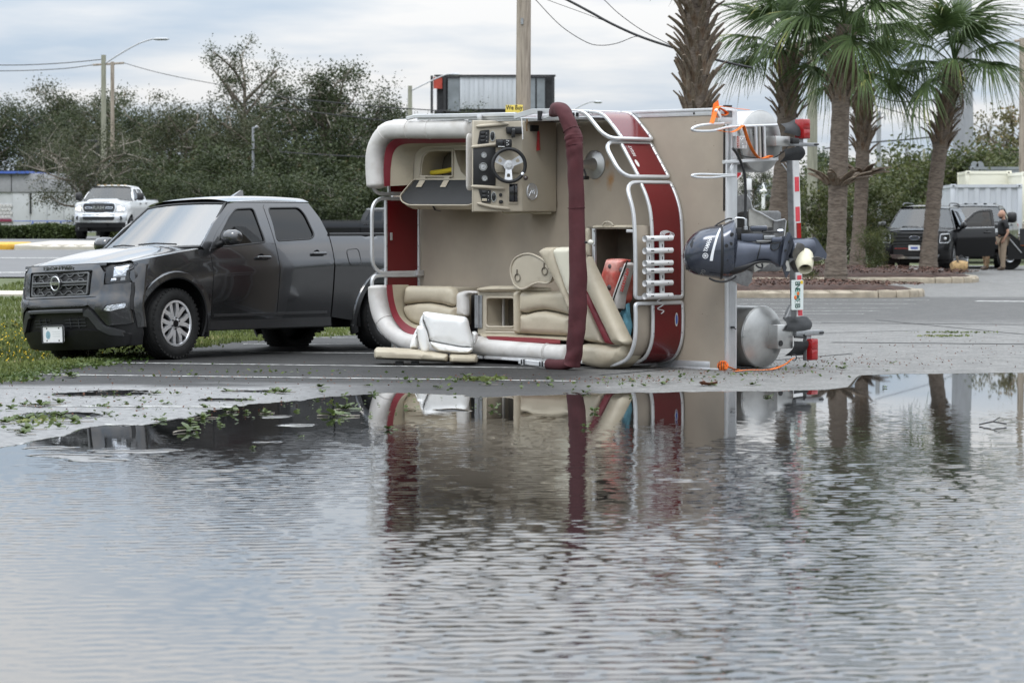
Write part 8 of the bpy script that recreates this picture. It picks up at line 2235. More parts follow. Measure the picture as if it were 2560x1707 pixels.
wv=dict(suv);wv.update(paint=m_wpaint, chrome_belt=False)
car(wv, 'sport_utility_car', 'white parked car, only its roof showing above the engine bracket', face_cam(1930,112,.0, math.atan2(-.3,.95)))
bk=dict(ram);bk.update(paint=m_bpaint)
car(bk, 'pickup_truck', 'black pickup far off beside the boat bow, red tail lamp towards the trees', face_cam(1075,124, terr(at(1040,551,124).x,124) + .01, math.atan2(-.25,.97)))
m_cone=mat('cone_orange',(.80,.16,.02),.5, var=.08)
CN=None
for px, py, lb in ((884,592, 'small orange traffic cone beyond the pickup bed, nearer the cab'),(903,590, 'small orange traffic cone beyond the pickup bed, nearer the boat')):
    b=at(px,551,112);z=terr(b.x,112)
    o=thing('traffic_cone', lb, 'traffic cone',(b.x,112, z), group='traffic cones by the road')
    bm=NB();lathe(bm,[(.16,.03),(.14,.06),(.03,.70),(.001,.70)], n=18, cap=False);put('cone', bm, m_cone, o,50)
    bm=NB();box(bm,(0,0,.018),(.42,.42,.036), bev=.01);put('base', bm, m_black, o)
    bm=NB();lathe(bm,[(.108,.28),(.075,.46)], n=18, cap=False);put('white_band', bm, m_white, o)
# ------------------------------------------------------------------ containers at the far right
m_cgrey=mat('grey_container_paint',(.50,.52,.56),.55, var=.08, scale=1.5, aniso=(2,2,.5))
m_cream2=mat('cream_container_paint',(.74,.72,.60),.55, var=.05, scale=1.0)
m_cgrey2=mat('dark_grey_container_paint',(.27,.29,.31),.6, var=.1)
def container(label, x0, x1, y, z0, z1, dep, m, corr=True, ribs=7, yaw=0.0):
    w_=x1 - x0;h=z1 - z0
    o=thing('container', label, 'container',((x0 + x1) / 2, y, z0), yaw, 'containers stacked at the edge of the lot')
    po=.11
    for sx in (-1,1):
        for yy in (0, dep):
            bm=NB();box(bm,(sx * (w_ / 2 - po / 2), yy + (po / 2 if yy == 0 else -po / 2), h / 2),(po * 1.4, po, h), bev=.01);put('corner_post', bm, m, o)
            for zz in (.06, h - .06):
                bm=NB();box(bm,(sx * (w_ / 2 - .08), yy + (.06 if yy == 0 else -.06), zz),(.18,.16,.13), bev=.01);put('corner_casting', bm, m, o)
                bm=NB();box(bm,(sx * (w_ / 2 - .08), yy + (-.022 if yy == 0 else .022), zz),(.07,.01,.05), bev=.004);put('casting_hole', bm, m_black, o)
    for zz in (.06, h - .06):
        bm=NB();box(bm,(0,.05, zz),(w_ - .2,.09,.11));box(bm,(0, dep - .05, zz),(w_ - .2,.09,.11));box(bm,(-w_ / 2 + .06, dep / 2, zz),(.10, dep - .2,.11));box(bm,(w_ / 2 - .06, dep / 2, zz),(.10, dep - .2,.11));put('rail', bm, m, o)
    def corr_wall(p, q, n, name):
        p, q=Vector(p), Vector(q);d=(q - p);L_=d.length;d.normalize();nn=Vector((d.y,-d.x,0));bm=NB();pts=[]
        k=max(2, int(n))
        for i in range(k):
            for t, off in ((0,0),(.30,0),(.45,-.05),(.80,-.05),(.95,0)): pts.append(p + d * (L_ * (i + t) / k) + nn * (off if corr else 0))
        pts.append(q)
        lo=[bm.verts.new(v + Vector((0,0,.1))) for v in pts];hi=[bm.verts.new(v + Vector((0,0, h - .1))) for v in pts]
        for i in range(len(pts) - 1): bm.faces.new((lo[i], lo[i + 1], hi[i + 1], hi[i]))
        put(name, bm, m, o,20)
    corr_wall((-w_ / 2 + .1,.03,0),(w_ / 2 - .1,.03,0), ribs, 'end_wall')
    corr_wall((w_ / 2 - .03,.1,0),(w_ / 2 - .03, dep - .1,0), dep / .3, 'side_wall')
    corr_wall((-w_ / 2 + .03, dep - .1,0),(-w_ / 2 + .03,.1,0), dep / .3, 'side_wall')
    bm=NB();box(bm,(0, dep / 2, h - .04),(w_ - .1, dep - .1,.04));put('roof', bm, m, o)
    bm=NB();box(bm,(0, dep / 2,.06),(w_ - .1, dep - .1,.04));put('floor', bm, m, o)
    return o
d=106
X=lambda px, dd=d: at(px,551, dd).x
Zz=lambda py, dd=d: at(0, py, dd).z
c1_=container('grey ribbed container behind the man and the open car door', X(2378), X(2553), d, Zz(591), Zz(461),5.5, m_cgrey, True,6, rad(-4))
container('plain cream container raised behind the grey ribbed one', X(2420,112), X(2532,112),112.5, Zz(470,112), Zz(427,112),4, m_cream2, False,2, rad(-4))
o=container('dark grey container farthest back with lifting lugs on top', X(2426,121), X(2660,121),121, Zz(470,121), Zz(417,121),5, m_cgrey2, False,2)
for px in (2436,2450):
    bm=NB();x=X(px,121) - o.location.x;h=Zz(417,121) - Zz(470,121);loft(bm,[[Vector((x + .16 * math.cos(t), y_, h + .22 * max(0, math.sin(t)))) for t in np.linspace(0,3.14159,9)] for y_ in (.05,.12)]);put('lifting_lug', bm, m_cgrey2, o)
container('white container at the right edge of the lot', X(2556,109), X(2700,109),109, Zz(560,109), Zz(430,109),6, m_cream2, True,6)
# the chassis under them
o=thing('flatbed_trailer', 'black flatbed trailer carrying the grey ribbed container', 'trailer',(X(2466), d + 2.5,0), rad(-4))
zb=Zz(591)
bm=NB();box(bm,(0,0, zb - .12),(2.5,6.2,.2), bev=.02);put('deck', bm, m_black, o)
for sx in (-1,1):
    for yy in (1.2,2.2):
        bm=NB();lathe(bm,[(.2,-.12),(.40,-.13),(.43,-.08),(.43,.08),(.40,.13),(.2,.12)],(sx * 1.05, yy,.43),(1,0,0), n=24);wo=put('wheel', bm, m_rubber, o,50)
    bm=NB();box(bm,(sx * 1.05,-2.4,.45),(.12,.12,.9));put('landing_leg', bm, m_steel, o)
# black utility trailer with an orange lamp cut by the frame
d2=92
o=thing('utility_trailer', 'black sloping trailer with an orange side lamp at the right edge', 'trailer',(X(2556, d2), d2,0))
q=[(-.46,.32),(-.44,1.15),(.15,.72),(1.6,.68),(1.6,.32)]
bm=NB();loft(bm,[[Vector((x, y, z)) for x, z in q] for y in (-.1,1.7)]);put('body', bm, m_bpaint, o)
bm=NB();box(bm,(-.02,-.13,.78),(.11,.05,.10), bev=.02);put('side_lamp', bm, mat('orange_lamp',(.75,.16,.02),.3, coat=.4), o)
bm=NB();tube(bm,[(-.46,-.14,1.0),(-.05,-.14,.52)],.02,6);put('side_rail', bm, m_steel, o)
bm=NB();box(bm,(.5,-.14,1.0),(1.2,.04,.5));put('side_board', bm, m_black, o)
for x in (-.35,.45):
    bm=NB();lathe(bm,[(.16,-.1),(.34,-.11),(.36,-.06),(.36,.06),(.34,.11),(.16,.1)],(x,.2,.36),(0,1,0), n=24);wo=put('wheel', bm, m_rubber, o,50)
    bm=NB();lathe(bm,[(.17,-.08),(.12,-.11),(.001,-.09)],(x,.2,.36),(0,1,0), n=18);put('rim', bm, m_chrome, wo)

# ------------------------------------------------------------------ people
m_skin=mat('skin',(.42,.24,.17),.55, var=.08, scale=8)
m_shirt=mat('black_polo_fabric',(.012,.012,.014),.85, var=.2, scale=14, bump=.3, bscale=30)
m_khaki=mat('khaki_fabric',(.26,.20,.145),.85, var=.14, scale=9, bump=.5, bscale=14)
m_tanc=mat('tan_camouflage_fabric',(.24,.15,.085),.85, var=.2, scale=10, col2=(.12,.09,.05), c2scale=12)
m_boot2=mat('brown_boot_leather',(.07,.045,.03),.6, var=.25, scale=10)
m_beard=mat('dark_beard',(.03,.02,.015),.8, var=.2)
m_eye=mat('dark_eye',(.02,.015,.012),.2)
def skin_obj(name, verts, edges, m, parent, root=0, sub=2):
    """grow one continuous surface round a skeleton: verts (x, y, z, rx[, ry])"""
    me=bpy.data.meshes.new(name);me.from_pydata([v[:3] for v in verts], edges,[])
    o=bpy.data.objects.new(name, me);COL.objects.link(o)
    o.modifiers.new('skin', 'SKIN')
    lay=me.skin_vertices[0] if me.skin_vertices else None
    if lay is None:
        bpy.context.view_layer.objects.active=o
        lay=me.skin_vertices[0]
    for i, v in enumerate(verts): lay.data[i].radius=(v[3], v[4] if len(v) > 4 else v[3]);lay.data[i].use_root=(i == root)
    s=o.modifiers.new('sub', 'SUBSURF');s.levels=sub;s.render_levels=sub
    dg=bpy.context.evaluated_depsgraph_get();nm=bpy.data.meshes.new_from_object(o.evaluated_get(dg))
    bpy.data.objects.remove(o)
    nm.materials.clear();nm.materials.append(m);nm.polygons.foreach_set('use_smooth',[True] * len(nm.polygons));nm.name=name
    return link(name, nm, parent)
def person(label, loc, rz, shirt, trousers, pose, bald=True):
    """faces +x, stands on z=0,1.82 m tall"""
    o=thing('person', label, 'person', loc, rz)
    A=pose
    # legs and hips: trousers
    v=[(0,0,.98,.15,.17),(0,.10,.90,.105,.11),(.02,.115,.52,.078,.08),(A['lf'],.12,.14,.068,.07),(A['lf'] + .005,.12,.06,.072,.075),
         (0,-.10,.90,.105,.11),(.02,-.115,.52,.078,.08),(A['rf'],-.13,.14,.068,.07),(A['rf'] + .005,-.13,.06,.072,.075)]
    skin_obj('trousers', v,[(0,1),(1,2),(2,3),(3,4),(0,5),(5,6),(6,7),(7,8)], trousers, o)
    for fx, fy in ((A['lf'],.12),(A['rf'],-.13)):
        skin_obj('boot',[(fx - .06, fy,.05,.05,.05),(fx + .03, fy,.055,.052,.055),(fx + .12, fy * 1.08,.045,.046,.045),(fx + .19, fy * 1.12,.032,.036,.03),(fx - .02, fy,.15,.055,.055)],[(0,1),(1,2),(2,3),(1,4)], m_boot2, o)
    # shirt with short sleeves
    v=[(0,0,1.02,.135,.175),(.01,0,1.18,.13,.17),(0,0,1.36,.125,.19),(-.01,0,1.47,.085,.12),(-.012,0,1.535,.062,.065),
         (-.01,.17,1.44,.075,.075),(A['le'][0] * .5,.235,1.32,.072,.07),(A['le'][0] * .8,.25,1.22,.070,.066),
         (-.01,-.17,1.44,.075,.075),(A['re'][0] * .5,-.235,1.32,.072,.07),(A['re'][0] * .8,-.25,1.22,.070,.066)]
    skin_obj('polo_shirt', v,[(0,1),(1,2),(2,3),(3,4),(3,5),(5,6),(6,7),(3,8),(8,9),(9,10)], shirt, o)
    # bare arms, hands with five fingers
    for s, e_, h_ in ((1, A['le'], A['lh']),(-1, A['re'], A['rh'])):
        E_=Vector((e_[0], s * e_[1], e_[2]));H_=Vector((h_[0], s * h_[1], h_[2]));U_=Vector((e_[0] * .7, s * .245,1.26));d_=(H_ - E_).normalized();sd=Vector((d_.z,0,-d_.x)).normalized() if abs(d_.y) < .95 else Vector((1,0,0))
        pal=H_ + d_ * .07
        v=[(*U_,.048),(*E_,.043),(*(E_.lerp(H_,.35)),.042),(*H_,.028),(*(H_ + d_ * .035),.032,.02),(*pal,.036,.018)]
        ed_=[(0,1),(1,2),(2,3),(3,4),(4,5)]
        for k in range(4):
            b0=pal + sd * (.027 - .018 * k);L_=(.062,.070,.066,.052)[k];n0=len(v);cu=Vector((0,-s,0)) * .012
            v+=[(*(b0 + d_ * .02),.010),(*(b0 + d_ * L_ * .6 + cu),.009),(*(b0 + d_ * L_ + cu * 2.2),.008)];ed_+=[(5, n0),(n0, n0 + 1),(n0 + 1, n0 + 2)]
        n0=len(v);tb_=H_ + d_ * .03 + sd * .035;v+=[(*tb_,.013),(*(tb_ + sd * .022 + d_ * .028),.011),(*(tb_ + sd * .024 + d_ * .055),.009)];ed_+=[(4, n0),(n0, n0 + 1),(n0 + 1, n0 + 2)]
        skin_obj('arm', v, ed_, m_skin, o,0,1)
    # head: skull, face, nose, ears
    bm=NB();bmesh.ops.create_uvsphere(bm, u_segments=28, v_segments=20, radius=1.0)
    for q in bm.verts:
        x, y, z=q.co
        fw=max(0, x)
        X_=x * .098 + (.012 if x > 0 else -.006) * (1 - z * z);Y_=y * .076 * (1 - .16 * max(0,-z));Zq=z * .125
        if x > .2 and z < .2: X_+=.010 * sm((.2 - z) * 2) * sm(x)          # jaw forward
        X_+=.030 * math.exp(-((y / .16) ** 2 + ((z + .10) / .20) ** 2)) * sm(fw * 1.5)   # nose
        X_+=.010 * math.exp(-(((z - .22) / .12) ** 2)) * sm((fw - .5) * 3)   # brow
        X_ -= .009 * (math.exp(-(((abs(y) - .36) / .16) ** 2 + ((z - .06) / .11) ** 2))) * sm(fw * 1.6)   # eye sockets
        q.co=(X_, Y_, Zq)
    hd=Matrix.Translation((.035,0,1.685)) @ Matrix.Rotation(A.get('nod',.1),4, 'Y')
    bm.transform(hd);h=put('head', bm, m_skin, o,70)
    bm=NB();tube(bm,[(-.012,0,1.50),(.0,0,1.60)],.058,14);put('neck', bm, m_skin, h,70)
    for s in (1,-1):
        bm=NB();bmesh.ops.create_uvsphere(bm, u_segments=10, v_segments=8, radius=1, matrix=hd @ Matrix.Translation((-.012, s * .078,-.01)) @ Matrix.Diagonal((.020,.011,.034,1)));put('ear', bm, m_skin, h,70)
        bm=NB();bmesh.ops.create_uvsphere(bm, u_segments=8, v_segments=6, radius=.010, matrix=hd @ Matrix.Translation((.088, s * .029,.012)));put('eye', bm, m_eye, h,70)
    bm=NB();box(bm,(0,0,0),(.006,.045,.008), bev=.002);bm.transform(hd @ Matrix.Translation((.110,0,-.062)));put('mouth', bm, mat('lips',(.30,.12,.10),.6), h)
    bm=NB();bmesh.ops.create_uvsphere(bm, u_segments=20, v_segments=12, radius=1)
    for q in bm.verts: q.co=(q.co.x * .070 + .046, q.co.y * .062, min(q.co.z,.05) * .055 - .078)
    bm.transform(hd);put('beard', bm, m_beard, h,70)
    bm=NB();lathe(bm,[(.176,0),(.182,.02),(.176,.04)],(0,0,.985), n=24, cap=False)
    for q in bm.verts: q.co.x *= .80
    put('belt', bm, m_black, o,60)
    return o
pb_=gnd(2507,676)
person('bald bearded man in a black polo shirt and khaki trousers beside the open car door',(pb_.x, pb_.y,0), rad(192), m_shirt, m_khaki,
       dict(lf=.05, rf=-.07, le=(-.06,.26,1.13), lh=(.05,.20,.93), re=(-.05,.27,1.14), rh=(.08,.25,.90), nod=.14))
pb2=gnd(2474,676)
person('person hidden behind the open car door, only tan trousers and boots showing',(pb2.x - .02, pb2.y + .45,0), rad(200), m_tanc, m_tanc,
       dict(lf=.06, rf=-.05, le=(.0,.27,1.14), lh=(.22,.2,1.05), re=(.0,.27,1.14), rh=(.24,.16,1.06), nod=.25))
# cut palm log and a dark bag by the black car's front wheel
lg=gnd(2398,689)
o=thing('palm_log', 'short pale cut log lying on the kerb bed by the black car', 'log',(lg.x, lg.y,.10), rad(20))
bm=NB();P=[(-.22,.02,.13),(-.1,0,.15),(.05,0,.155),(.2,.02,.16)];tube(bm, P,.15,14, scales=[.9,1.05,1.0,.85])
for q in bm.verts: q.co+=rv(.008)
put('bark', bm, mat('pale_log_bark',(.40,.27,.13),.9, var=.35, scale=12, bump=.6), o,60)
bm=NB();lathe(bm,[(.13,0),(.10,.012),(.001,.014)],(.2,.02,.16),(1,.1,0), n=14);put('cut_end', bm, mat('cut_wood',(.52,.40,.20),.8, var=.25, scale=20), o)
bm=NB();tube(bm,[(-.1,-.1,.25),(-.14,-.14,.42)],.03,6);put('stub', bm, m_bark, o)
o=thing('dark_bag', 'dark crumpled bag standing behind the pale cut log', 'bag',(lg.x + .12, lg.y + .45,.12))
bm=NB();bmesh.ops.create_uvsphere(bm, u_segments=18, v_segments=12, radius=.22)
random.seed(3)
for q in bm.verts: q.co.z=max(-.16, q.co.z) * .95 + .16;q.co.x *= .95;q.co+=rv(.012)
put('sack', bm, m_black, o,60)
bm=NB();tube(bm,[(-.08,0,.34),(0,0,.42),(.08,0,.34)],.02,6);put('tied_top', bm, m_black, o)

# ------------------------------------------------------------------ the fallen seat and cushion in front of the boat
def gz(x, y, yy): return at(*Z3(x, y), yy)
CD=gnd(*Z3(720,1352)).y
cq=[gz(150,1200, CD), gz(1285,1350, CD)]
o=thing('bench_cushion', 'long tan bench cushion lying on the asphalt under the white seat', 'cushion',(0, CD,0))
def cpad(pts, yf, dep, m, name, r=.05, parent=None, step=.06, base=None):
    q=[gz(x, y, yf) for x, y in pts];q=roundpoly([(v.x, v.z) for v in q],.03)
    bm=NB();puff(bm, q, lambda a, b, z: Vector((a, yf - CD + dep * .5 - z, b)), dep, r, step=step, base=dep * .25)
    q2=[bm.verts.new(Vector((a, yf - CD + dep * .5 + .0, b))) for a, b in q]
    bm.faces.new(q2)
    return put(name, bm, m, parent or o,60)
cpad([(150,1200),(175,1175),(300,1178),(640,1195),(965,1238),(962,1335),(600,1315),(170,1300),(150,1270)], CD,.42, m_tan, 'pad',.04, step=.035)
cpad([(970,1240),(1190,1246),(1275,1250),(1285,1340),(1180,1350),(970,1338)], CD - .02,.42, m_tan, 'pad',.035, step=.03)
bm=NB()
for x in (430,600): p=gz(x,1322, CD);box(bm,(p.x,-.02,.015),(.08,.2,.03))
put('hinge_block', bm, m_black, o)
o=thing('captains_chair', 'white captain chair tipped over on the tan cushion', 'chair',(0, CD,0))
SD=CD + .10
cpad([(680,790),(720,782),(1150,838),(1178,870),(1205,1000),(1240,1120),(1230,1180),(1100,1165),(900,1130),(755,1095),(735,980),(690,880)], SD,.16, m_wht, 'backrest',.06)
cpad([(755,1098),(900,1128),(1100,1165),(1232,1170),(1225,1215),(1180,1238),(1050,1238),(850,1215),(775,1160)], SD - .03,.20, m_wht, 'seat_base',.03, step=.03)
cpad([(655,850),(690,800),(700,900),(735,980),(752,1080),(700,1010),(640,935)], SD + .03,.22, m_wht, 'side_pad',.05)
cpad([(612,950),(650,930),(695,940),(735,1020),(752,1100),(755,1190),(720,1238),(670,1218),(640,1120)], SD - .12,.12, m_wht, 'arm_rest',.04)
cpad([(590,1010),(625,940),(645,1120),(640,1188),(535,1180),(555,1090)], SD + .05,.15, m_wht, 'arm_rest',.04)
cpad([(1215,1000),(1260,995),(1285,1020),(1280,1085),(1240,1180),(1225,1100)], SD + .06,.15, m_wht, 'arm_rest',.04)
bm=NB()
for x, y in ((695,880),(700,900)): p=gz(x, y, SD - .1);lathe(bm,[(.008,0),(.006,.006)],(p.x, p.y - CD, p.z),(0,-1,0), n=8)
put('screw', bm, m_black, o)
bm=NB();p=gz(660,1090, SD + .1);tube(bm,[(p.x, p.y - CD + .02, p.z),(p.x + .45, p.y - CD + .02, p.z + .05)],.03,8);put('swivel', bm, m_black, o)

# life jacket bag, bottle and cloth in the stern locker
def lj(x, y, c): return bp(*Z5(x, y), c)
Bo=lj(1130,560,.40)
o=thing('life_jacket_bag', 'coral red life jacket bag with a white band in the stern locker', 'bag', M=BM @ Matrix.Translation(Bo))
m_coral=mat('coral_plastic',(.74,.15,.12),.34, var=.16, scale=14, bump=.9, bscale=16, coat=.3, col2=(.78,.38,.33), c2=(.46,.62), c2scale=5)
m_band=mat('white_band_plastic',(.70,.68,.66),.4, var=.1, scale=12)
def lpad(pts, c, h, m, name, r=.04, wob=.0):
    q=[(v.x - Bo.x, v.y - Bo.y) for v in (lj(x, y, c + h / 2) for x, y in pts)];bm=NB();puff(bm, roundpoly(q,.012), lambda a, b, z: Vector((a, b, c - Bo.z + z)), h, r, step=.03, base=h * .4, wob=wob);return put(name, bm, m, o,60)
lpad([(1068,340),(1150,338),(1238,352),(1190,490),(1112,728),(1050,715),(1010,640),(988,598),(1030,460)],.36,.14, m_coral, 'bag_front',.04,.006)
bnd=lpad([(1252,372),(1278,400),(1240,560),(1200,690),(1185,835),(1130,832),(1122,730),(1190,540)],.43,.12, m_band, 'white_band',.02)
lpad([(1262,480),(1272,560),(1262,740),(1205,830),(1185,800),(1200,690),(1240,560)],.34,.10, m_coral, 'bag_side',.03)
bm=NB();sweep(bm,[lj(x, y,.55) - Bo for x, y in [(1250,358),(1205,480),(1150,630),(1115,735),(1125,840),(1200,838)]], sqp(.018,.012,.3), up=(0,0,1));put('black_piping', bm, m_black, o,50)
for x, y in ((1075,415),(1185,450),(1065,620)):
    bm=NB();p=lj(x, y,.505) - Bo;lathe(bm,[(.030,-.01),(.024,.002),(.001,.006)], p,(0,0,1), n=10);put('dark_print', bm, mat('dark_print',(.12,.09,.09),.5, var=.5, scale=60), o,60)
ta, tb2=lj(1258,420,.556) - Bo, lj(1178,680,.556) - Bo
link('lettering', text_me('LIFE JACKETS',.052,.0015, mat('label_letters',(.45,.03,.03),.5),.0012, sx=.82), o, fr((ta + tb2) / 2 + Vector((.004,0,.0)), tb2 - ta, Vector((0,0,1)).cross(tb2 - ta)))
o=thing('blue_bottle', 'blue bottle tucked under the coral life jacket bag', 'bottle', M=BM @ Matrix.Translation(lj(1086,770,.36)))
bm=NB();lathe(bm,[(.001,.062),(.022,.055),(.026,.03),(.026,-.08),(.001,-.08)], axis=(.1,1,0), n=14);put('body', bm, mat('blue_plastic',(.02,.08,.42),.3, coat=.4), o,50)
bm=NB();lathe(bm,[(.014,.058),(.014,.085),(.001,.085)], axis=(.1,1,0), n=12);put('cap', bm, m_blue, o)
o=thing('light_blue_cloth', 'light blue cloth hanging in the bottom of the stern locker', 'cloth', M=BM @ Matrix.Translation(lj(1240,940,.36)))
Co=lj(1240,940,.36);q=[(v.x - Co.x, v.y - Co.y) for v in (lj(x, y,.36) for x, y in [(1272,770),(1290,900),(1290,1112),(1245,1108),(1238,1010),(1212,945),(1168,930),(1180,890),(1212,840)])]
bm=NB();puff(bm, roundpoly(q,.01), lambda a, b, z: Vector((a, b, z + .014 * math.sin(a * 90 + b * 30))),.05,.04, step=.02, base=.02);put('folds', bm, mat('light_blue_fabric',(.16,.40,.52),.8, var=.18, scale=20, bump=.5, bscale=30), o,60)
o=thing('dark_bag', 'dark soft bag below the life jacket bag in the locker', 'bag', M=BM @ Matrix.Translation(lj(1205,1000,.26)))
bm=NB();bmesh.ops.create_uvsphere(bm, u_segments=16, v_segments=10, radius=1, matrix=Matrix.Diagonal((.10,.22,.08,1)))
for q_ in bm.verts: q_.co+=rv(.006)
put('sack', bm, m_black, o,60)

# ------------------------------------------------------------------ water standing on the asphalt
shore=[(-400,1150),(-60,1128),(56,1112),(178,1088),(229,1069),(350,1062),(468,1046),(561,1020),(678,1004),(800,996),(930,985),(1000,983),(1110,986),(1199,993),(1300,989),(1464,987),(1600,984),(1710,981),(1928,980),(2061,975),(2120,968),(2134,950),(2150,939),(2260,935),(2560,934.5),(2900,934)]
sx_, sy_=[s[0] for s in shore],[s[1] for s in shore]
def vnoise(X, Y, seed):
    r=np.random.default_rng(seed);o=np.zeros_like(X)
    for k in range(9):
        a=r.uniform(0,6.28);f=1.5 * 1.45 ** (k % 6) * r.uniform(.8,1.2);o+=np.sin((X * math.cos(a) + Y * math.sin(a)) * f + r.uniform(0,6.28) + .8 * np.sin(X * f * .37 + k)) / (1 + .55 * (k % 6))
    return o / 3.0
cp, spn=math.cos(PITCH), math.sin(PITCH)
def projv(X, Y, Z=0.0):
    vy, vz=Y, Z - CAMH;dep=vy * cp - vz * spn;up_=vy * spn + vz * cp
    return CX + FOC * X / dep, CY - FOC * up_ / dep
PATCH=[(240,986,125,5.5),(145,1039,110,8.5),(300,978.5,70,2.2),(620,978,70,2.0),(560,1000,60,3.0),(1130,990,35,2.5),(1450,984,40,2)]
DRY=[(745,1066,60,3.2),(680,1044,50,2.6),(630,1108,60,3),(340,1130,95,4),(150,1142,110,4.5),(1160,1027,60,3.6),(110,1122,60,3),(260,1152,80,3)]
def field(X, Y):
    px, py=projv(X, Y)
    k=np.clip((1000 - px) / 500,0,1)
    f=(py - np.interp(px, sx_, sy_)) + vnoise(X * 1.0, Y * .45,3) * (2.0 + 7 * k) + vnoise(X * 9, Y * 3,4) * (0.8 + 4.5 * k) + vnoise(X * 30, Y * 9,6) * 2.2 * k
    for cx_, cy_, rx, ry in PATCH: f=np.maximum(f, ry * 1.6 * (1 - ((px - cx_) / rx) ** 2 - ((py - cy_) / ry) ** 2) + 3 * vnoise(X * 6, Y * 2,9) + 2.5 * vnoise(X * 25, Y * 8,2))
    for cx_, cy_, rx, ry in DRY: f=np.minimum(f,-(ry * 1.5 * (1 - ((px - cx_) / rx) ** 2 - ((py - cy_) / ry) ** 2) + 5 * vnoise(X * 6, Y * 2,8) + 4.5 * vnoise(X * 22, Y * 7,5)))
    return f
random.seed(12)
WV=[]
for k in range(90):
    lam=.060 * 2 ** (random.random() * 1.4);th_=random.gauss(0,.62) + (math.pi if random.random() < .5 else 0)
    kk=6.2832 / lam;WV.append((kk * math.sin(th_), kk * math.cos(th_), random.uniform(0,6.28),1.0 / kk))
SL=.0085
def wave(X, Y):
    px, py=projv(X, Y)
    amp=np.clip((py - 1000) / 235,0.0,1.0)
    left=np.clip((1000 - px) / 700,0,1)
    amp=amp * (1 - left * np.clip((1260 - py) / 160,0,1) * .8) * (1 - .45 * left)
    amp=amp * np.clip(.72 + .55 * vnoise(X * .9, Y * .5,21),.2,1.7)
    z=np.zeros_like(X)
    for a, b, p, s in WV: z+=s * np.sin(a * X + b * Y + p)
    # long oblique wavelets that cross the left part
    d1=(Y - .42 * X)
    z+=.010 * np.sin(d1 * 14 + 1.2 * np.sin(X * 1.3)) * left * np.clip((py - 1130) / 60,0,1) * np.clip((1330 - py) / 120,0,1) * 2.0
    return z * SL * 12.0 * amp * .088
ysg=[8.0]
while ysg[-1] < 31.5: ysg.append(ysg[-1] + (.015 if ysg[-1] < 16 else .02 if ysg[-1] < 20 else .034))
ysg=np.array(ysg);xsg=np.arange(-6.8,7.0,.024)
X, Y=np.meshgrid(xsg, ysg)
vis=np.abs(X) < (Y * .21 + 1.0)
Fd=field(X, Y);Zw=wave(X, Y) * np.clip(Fd / 10,.0,1) + .0065
ny_, nx_=X.shape
idx=np.arange(nx_ * ny_).reshape(ny_, nx_)
# corners pulled to the waterline so that the shore reads as a smooth line
V=np.c_[X.ravel(), Y.ravel(), Zw.ravel()]
wet=(Fd > 0) & vis
full=wet[:-1, :-1] & wet[:-1,1:] & wet[1:,1:] & wet[1:, :-1]
Q=np.stack([idx[:-1, :-1], idx[:-1,1:], idx[1:,1:], idx[1:, :-1]],-1)
faces=[tuple(q) for q in Q[full]]
cnt_=wet[:-1, :-1].astype(int) + wet[:-1,1:] + wet[1:,1:] + wet[1:, :-1]
mixd=(cnt_ > 0) & (cnt_ < 4)
Ff=Fd.ravel();Vx=[tuple(v) for v in V];cache={}
def cutv(a, b):
    k=(min(a, b), max(a, b))
    if k not in cache:
        t=Ff[a] / (Ff[a] - Ff[b] + 1e-9);t=min(1, max(0, t));p=V[a] * (1 - t) + V[b] * t;Vx.append((p[0], p[1],.0045));cache[k]=len(Vx) - 1
    return cache[k]
wr=wet.ravel()
for q in Q[mixd]:
    q=[int(i) for i in q]
    if not all(vis.ravel()[i] for i in q): continue
    o_=[]
    for i in range(4):
        a, b=q[i], q[(i + 1) % 4]
        if wr[a]: o_.append(a)
        if wr[a] != wr[b]: o_.append(cutv(a, b))
    if len(o_) >= 3: faces.append(tuple(o_))
me=bpy.data.meshes.new('water');me.from_pydata(Vx,[], faces);me.polygons.foreach_set('use_smooth',[True] * len(me.polygons))
m_water=bpy.data.materials.new('puddle_water');m_water.use_nodes=True
b=m_water.node_tree.nodes['Principled BSDF'];b.inputs['Base Color'].default_value=(.012,.0125,.0125,1);b.inputs['Roughness'].default_value=.015;b.inputs['IOR'].default_value=2.6;b.inputs['Specular IOR Level'].default_value=.5
me.materials.append(m_water)
bm=NB();bm.from_mesh(me);loose=[v for v in bm.verts if not v.link_faces];bmesh.ops.delete(bm, geom=loose, context='VERTS');bm.to_mesh(me);bm.free()
tag(link('puddle_water', me), kind='structure')

# ------------------------------------------------------------------ storm litter: sprigs, leaves, twigs
m_leafg=leaf_mat('fallen_green_leaf',(.036,.066,.016),(.12,.16,.045), tr=.25, rough=.4, c3=(.34,.34,.10))
m_leafb=mat('fallen_brown_leaf',(.13,.05,.025),.7, var=.35, scale=20)
def sprig_me(seed, nl, L_):
    random.seed(seed);V=[];Fc=[]
    a0_=0
    for k in range(nl):
        a=k * 2.4 + random.uniform(-.4,.4);ln=L_ * random.uniform(.6,1.1);el=random.uniform(.1,.95)
        d_=Vector((math.cos(a) * math.cos(el), math.sin(a) * math.cos(el), math.sin(el)));s_=Vector((-math.sin(a), math.cos(a),0));o_=Vector((random.uniform(-.03,.03), random.uniform(-.02,.02),.004))
        n0=len(V)
        for t, w_ in ((.05,.02),(.35,.17),(.7,.20),(1.0,.02)):
            p=o_ + d_ * ln * t - Vector((0,0,.35 * ln * t * t));p.z=max(p.z,.004);V+=[tuple(p - s_ * w_ * ln), tuple(p + s_ * w_ * ln + Vector((0,0,.01)))]
        for j in range(3): i=n0 + 2 * j;Fc.append((i, i + 1, i + 3, i + 2))
    return np_mesh('leaves', np.array(V), np.array(Fc), m_leafg, True)
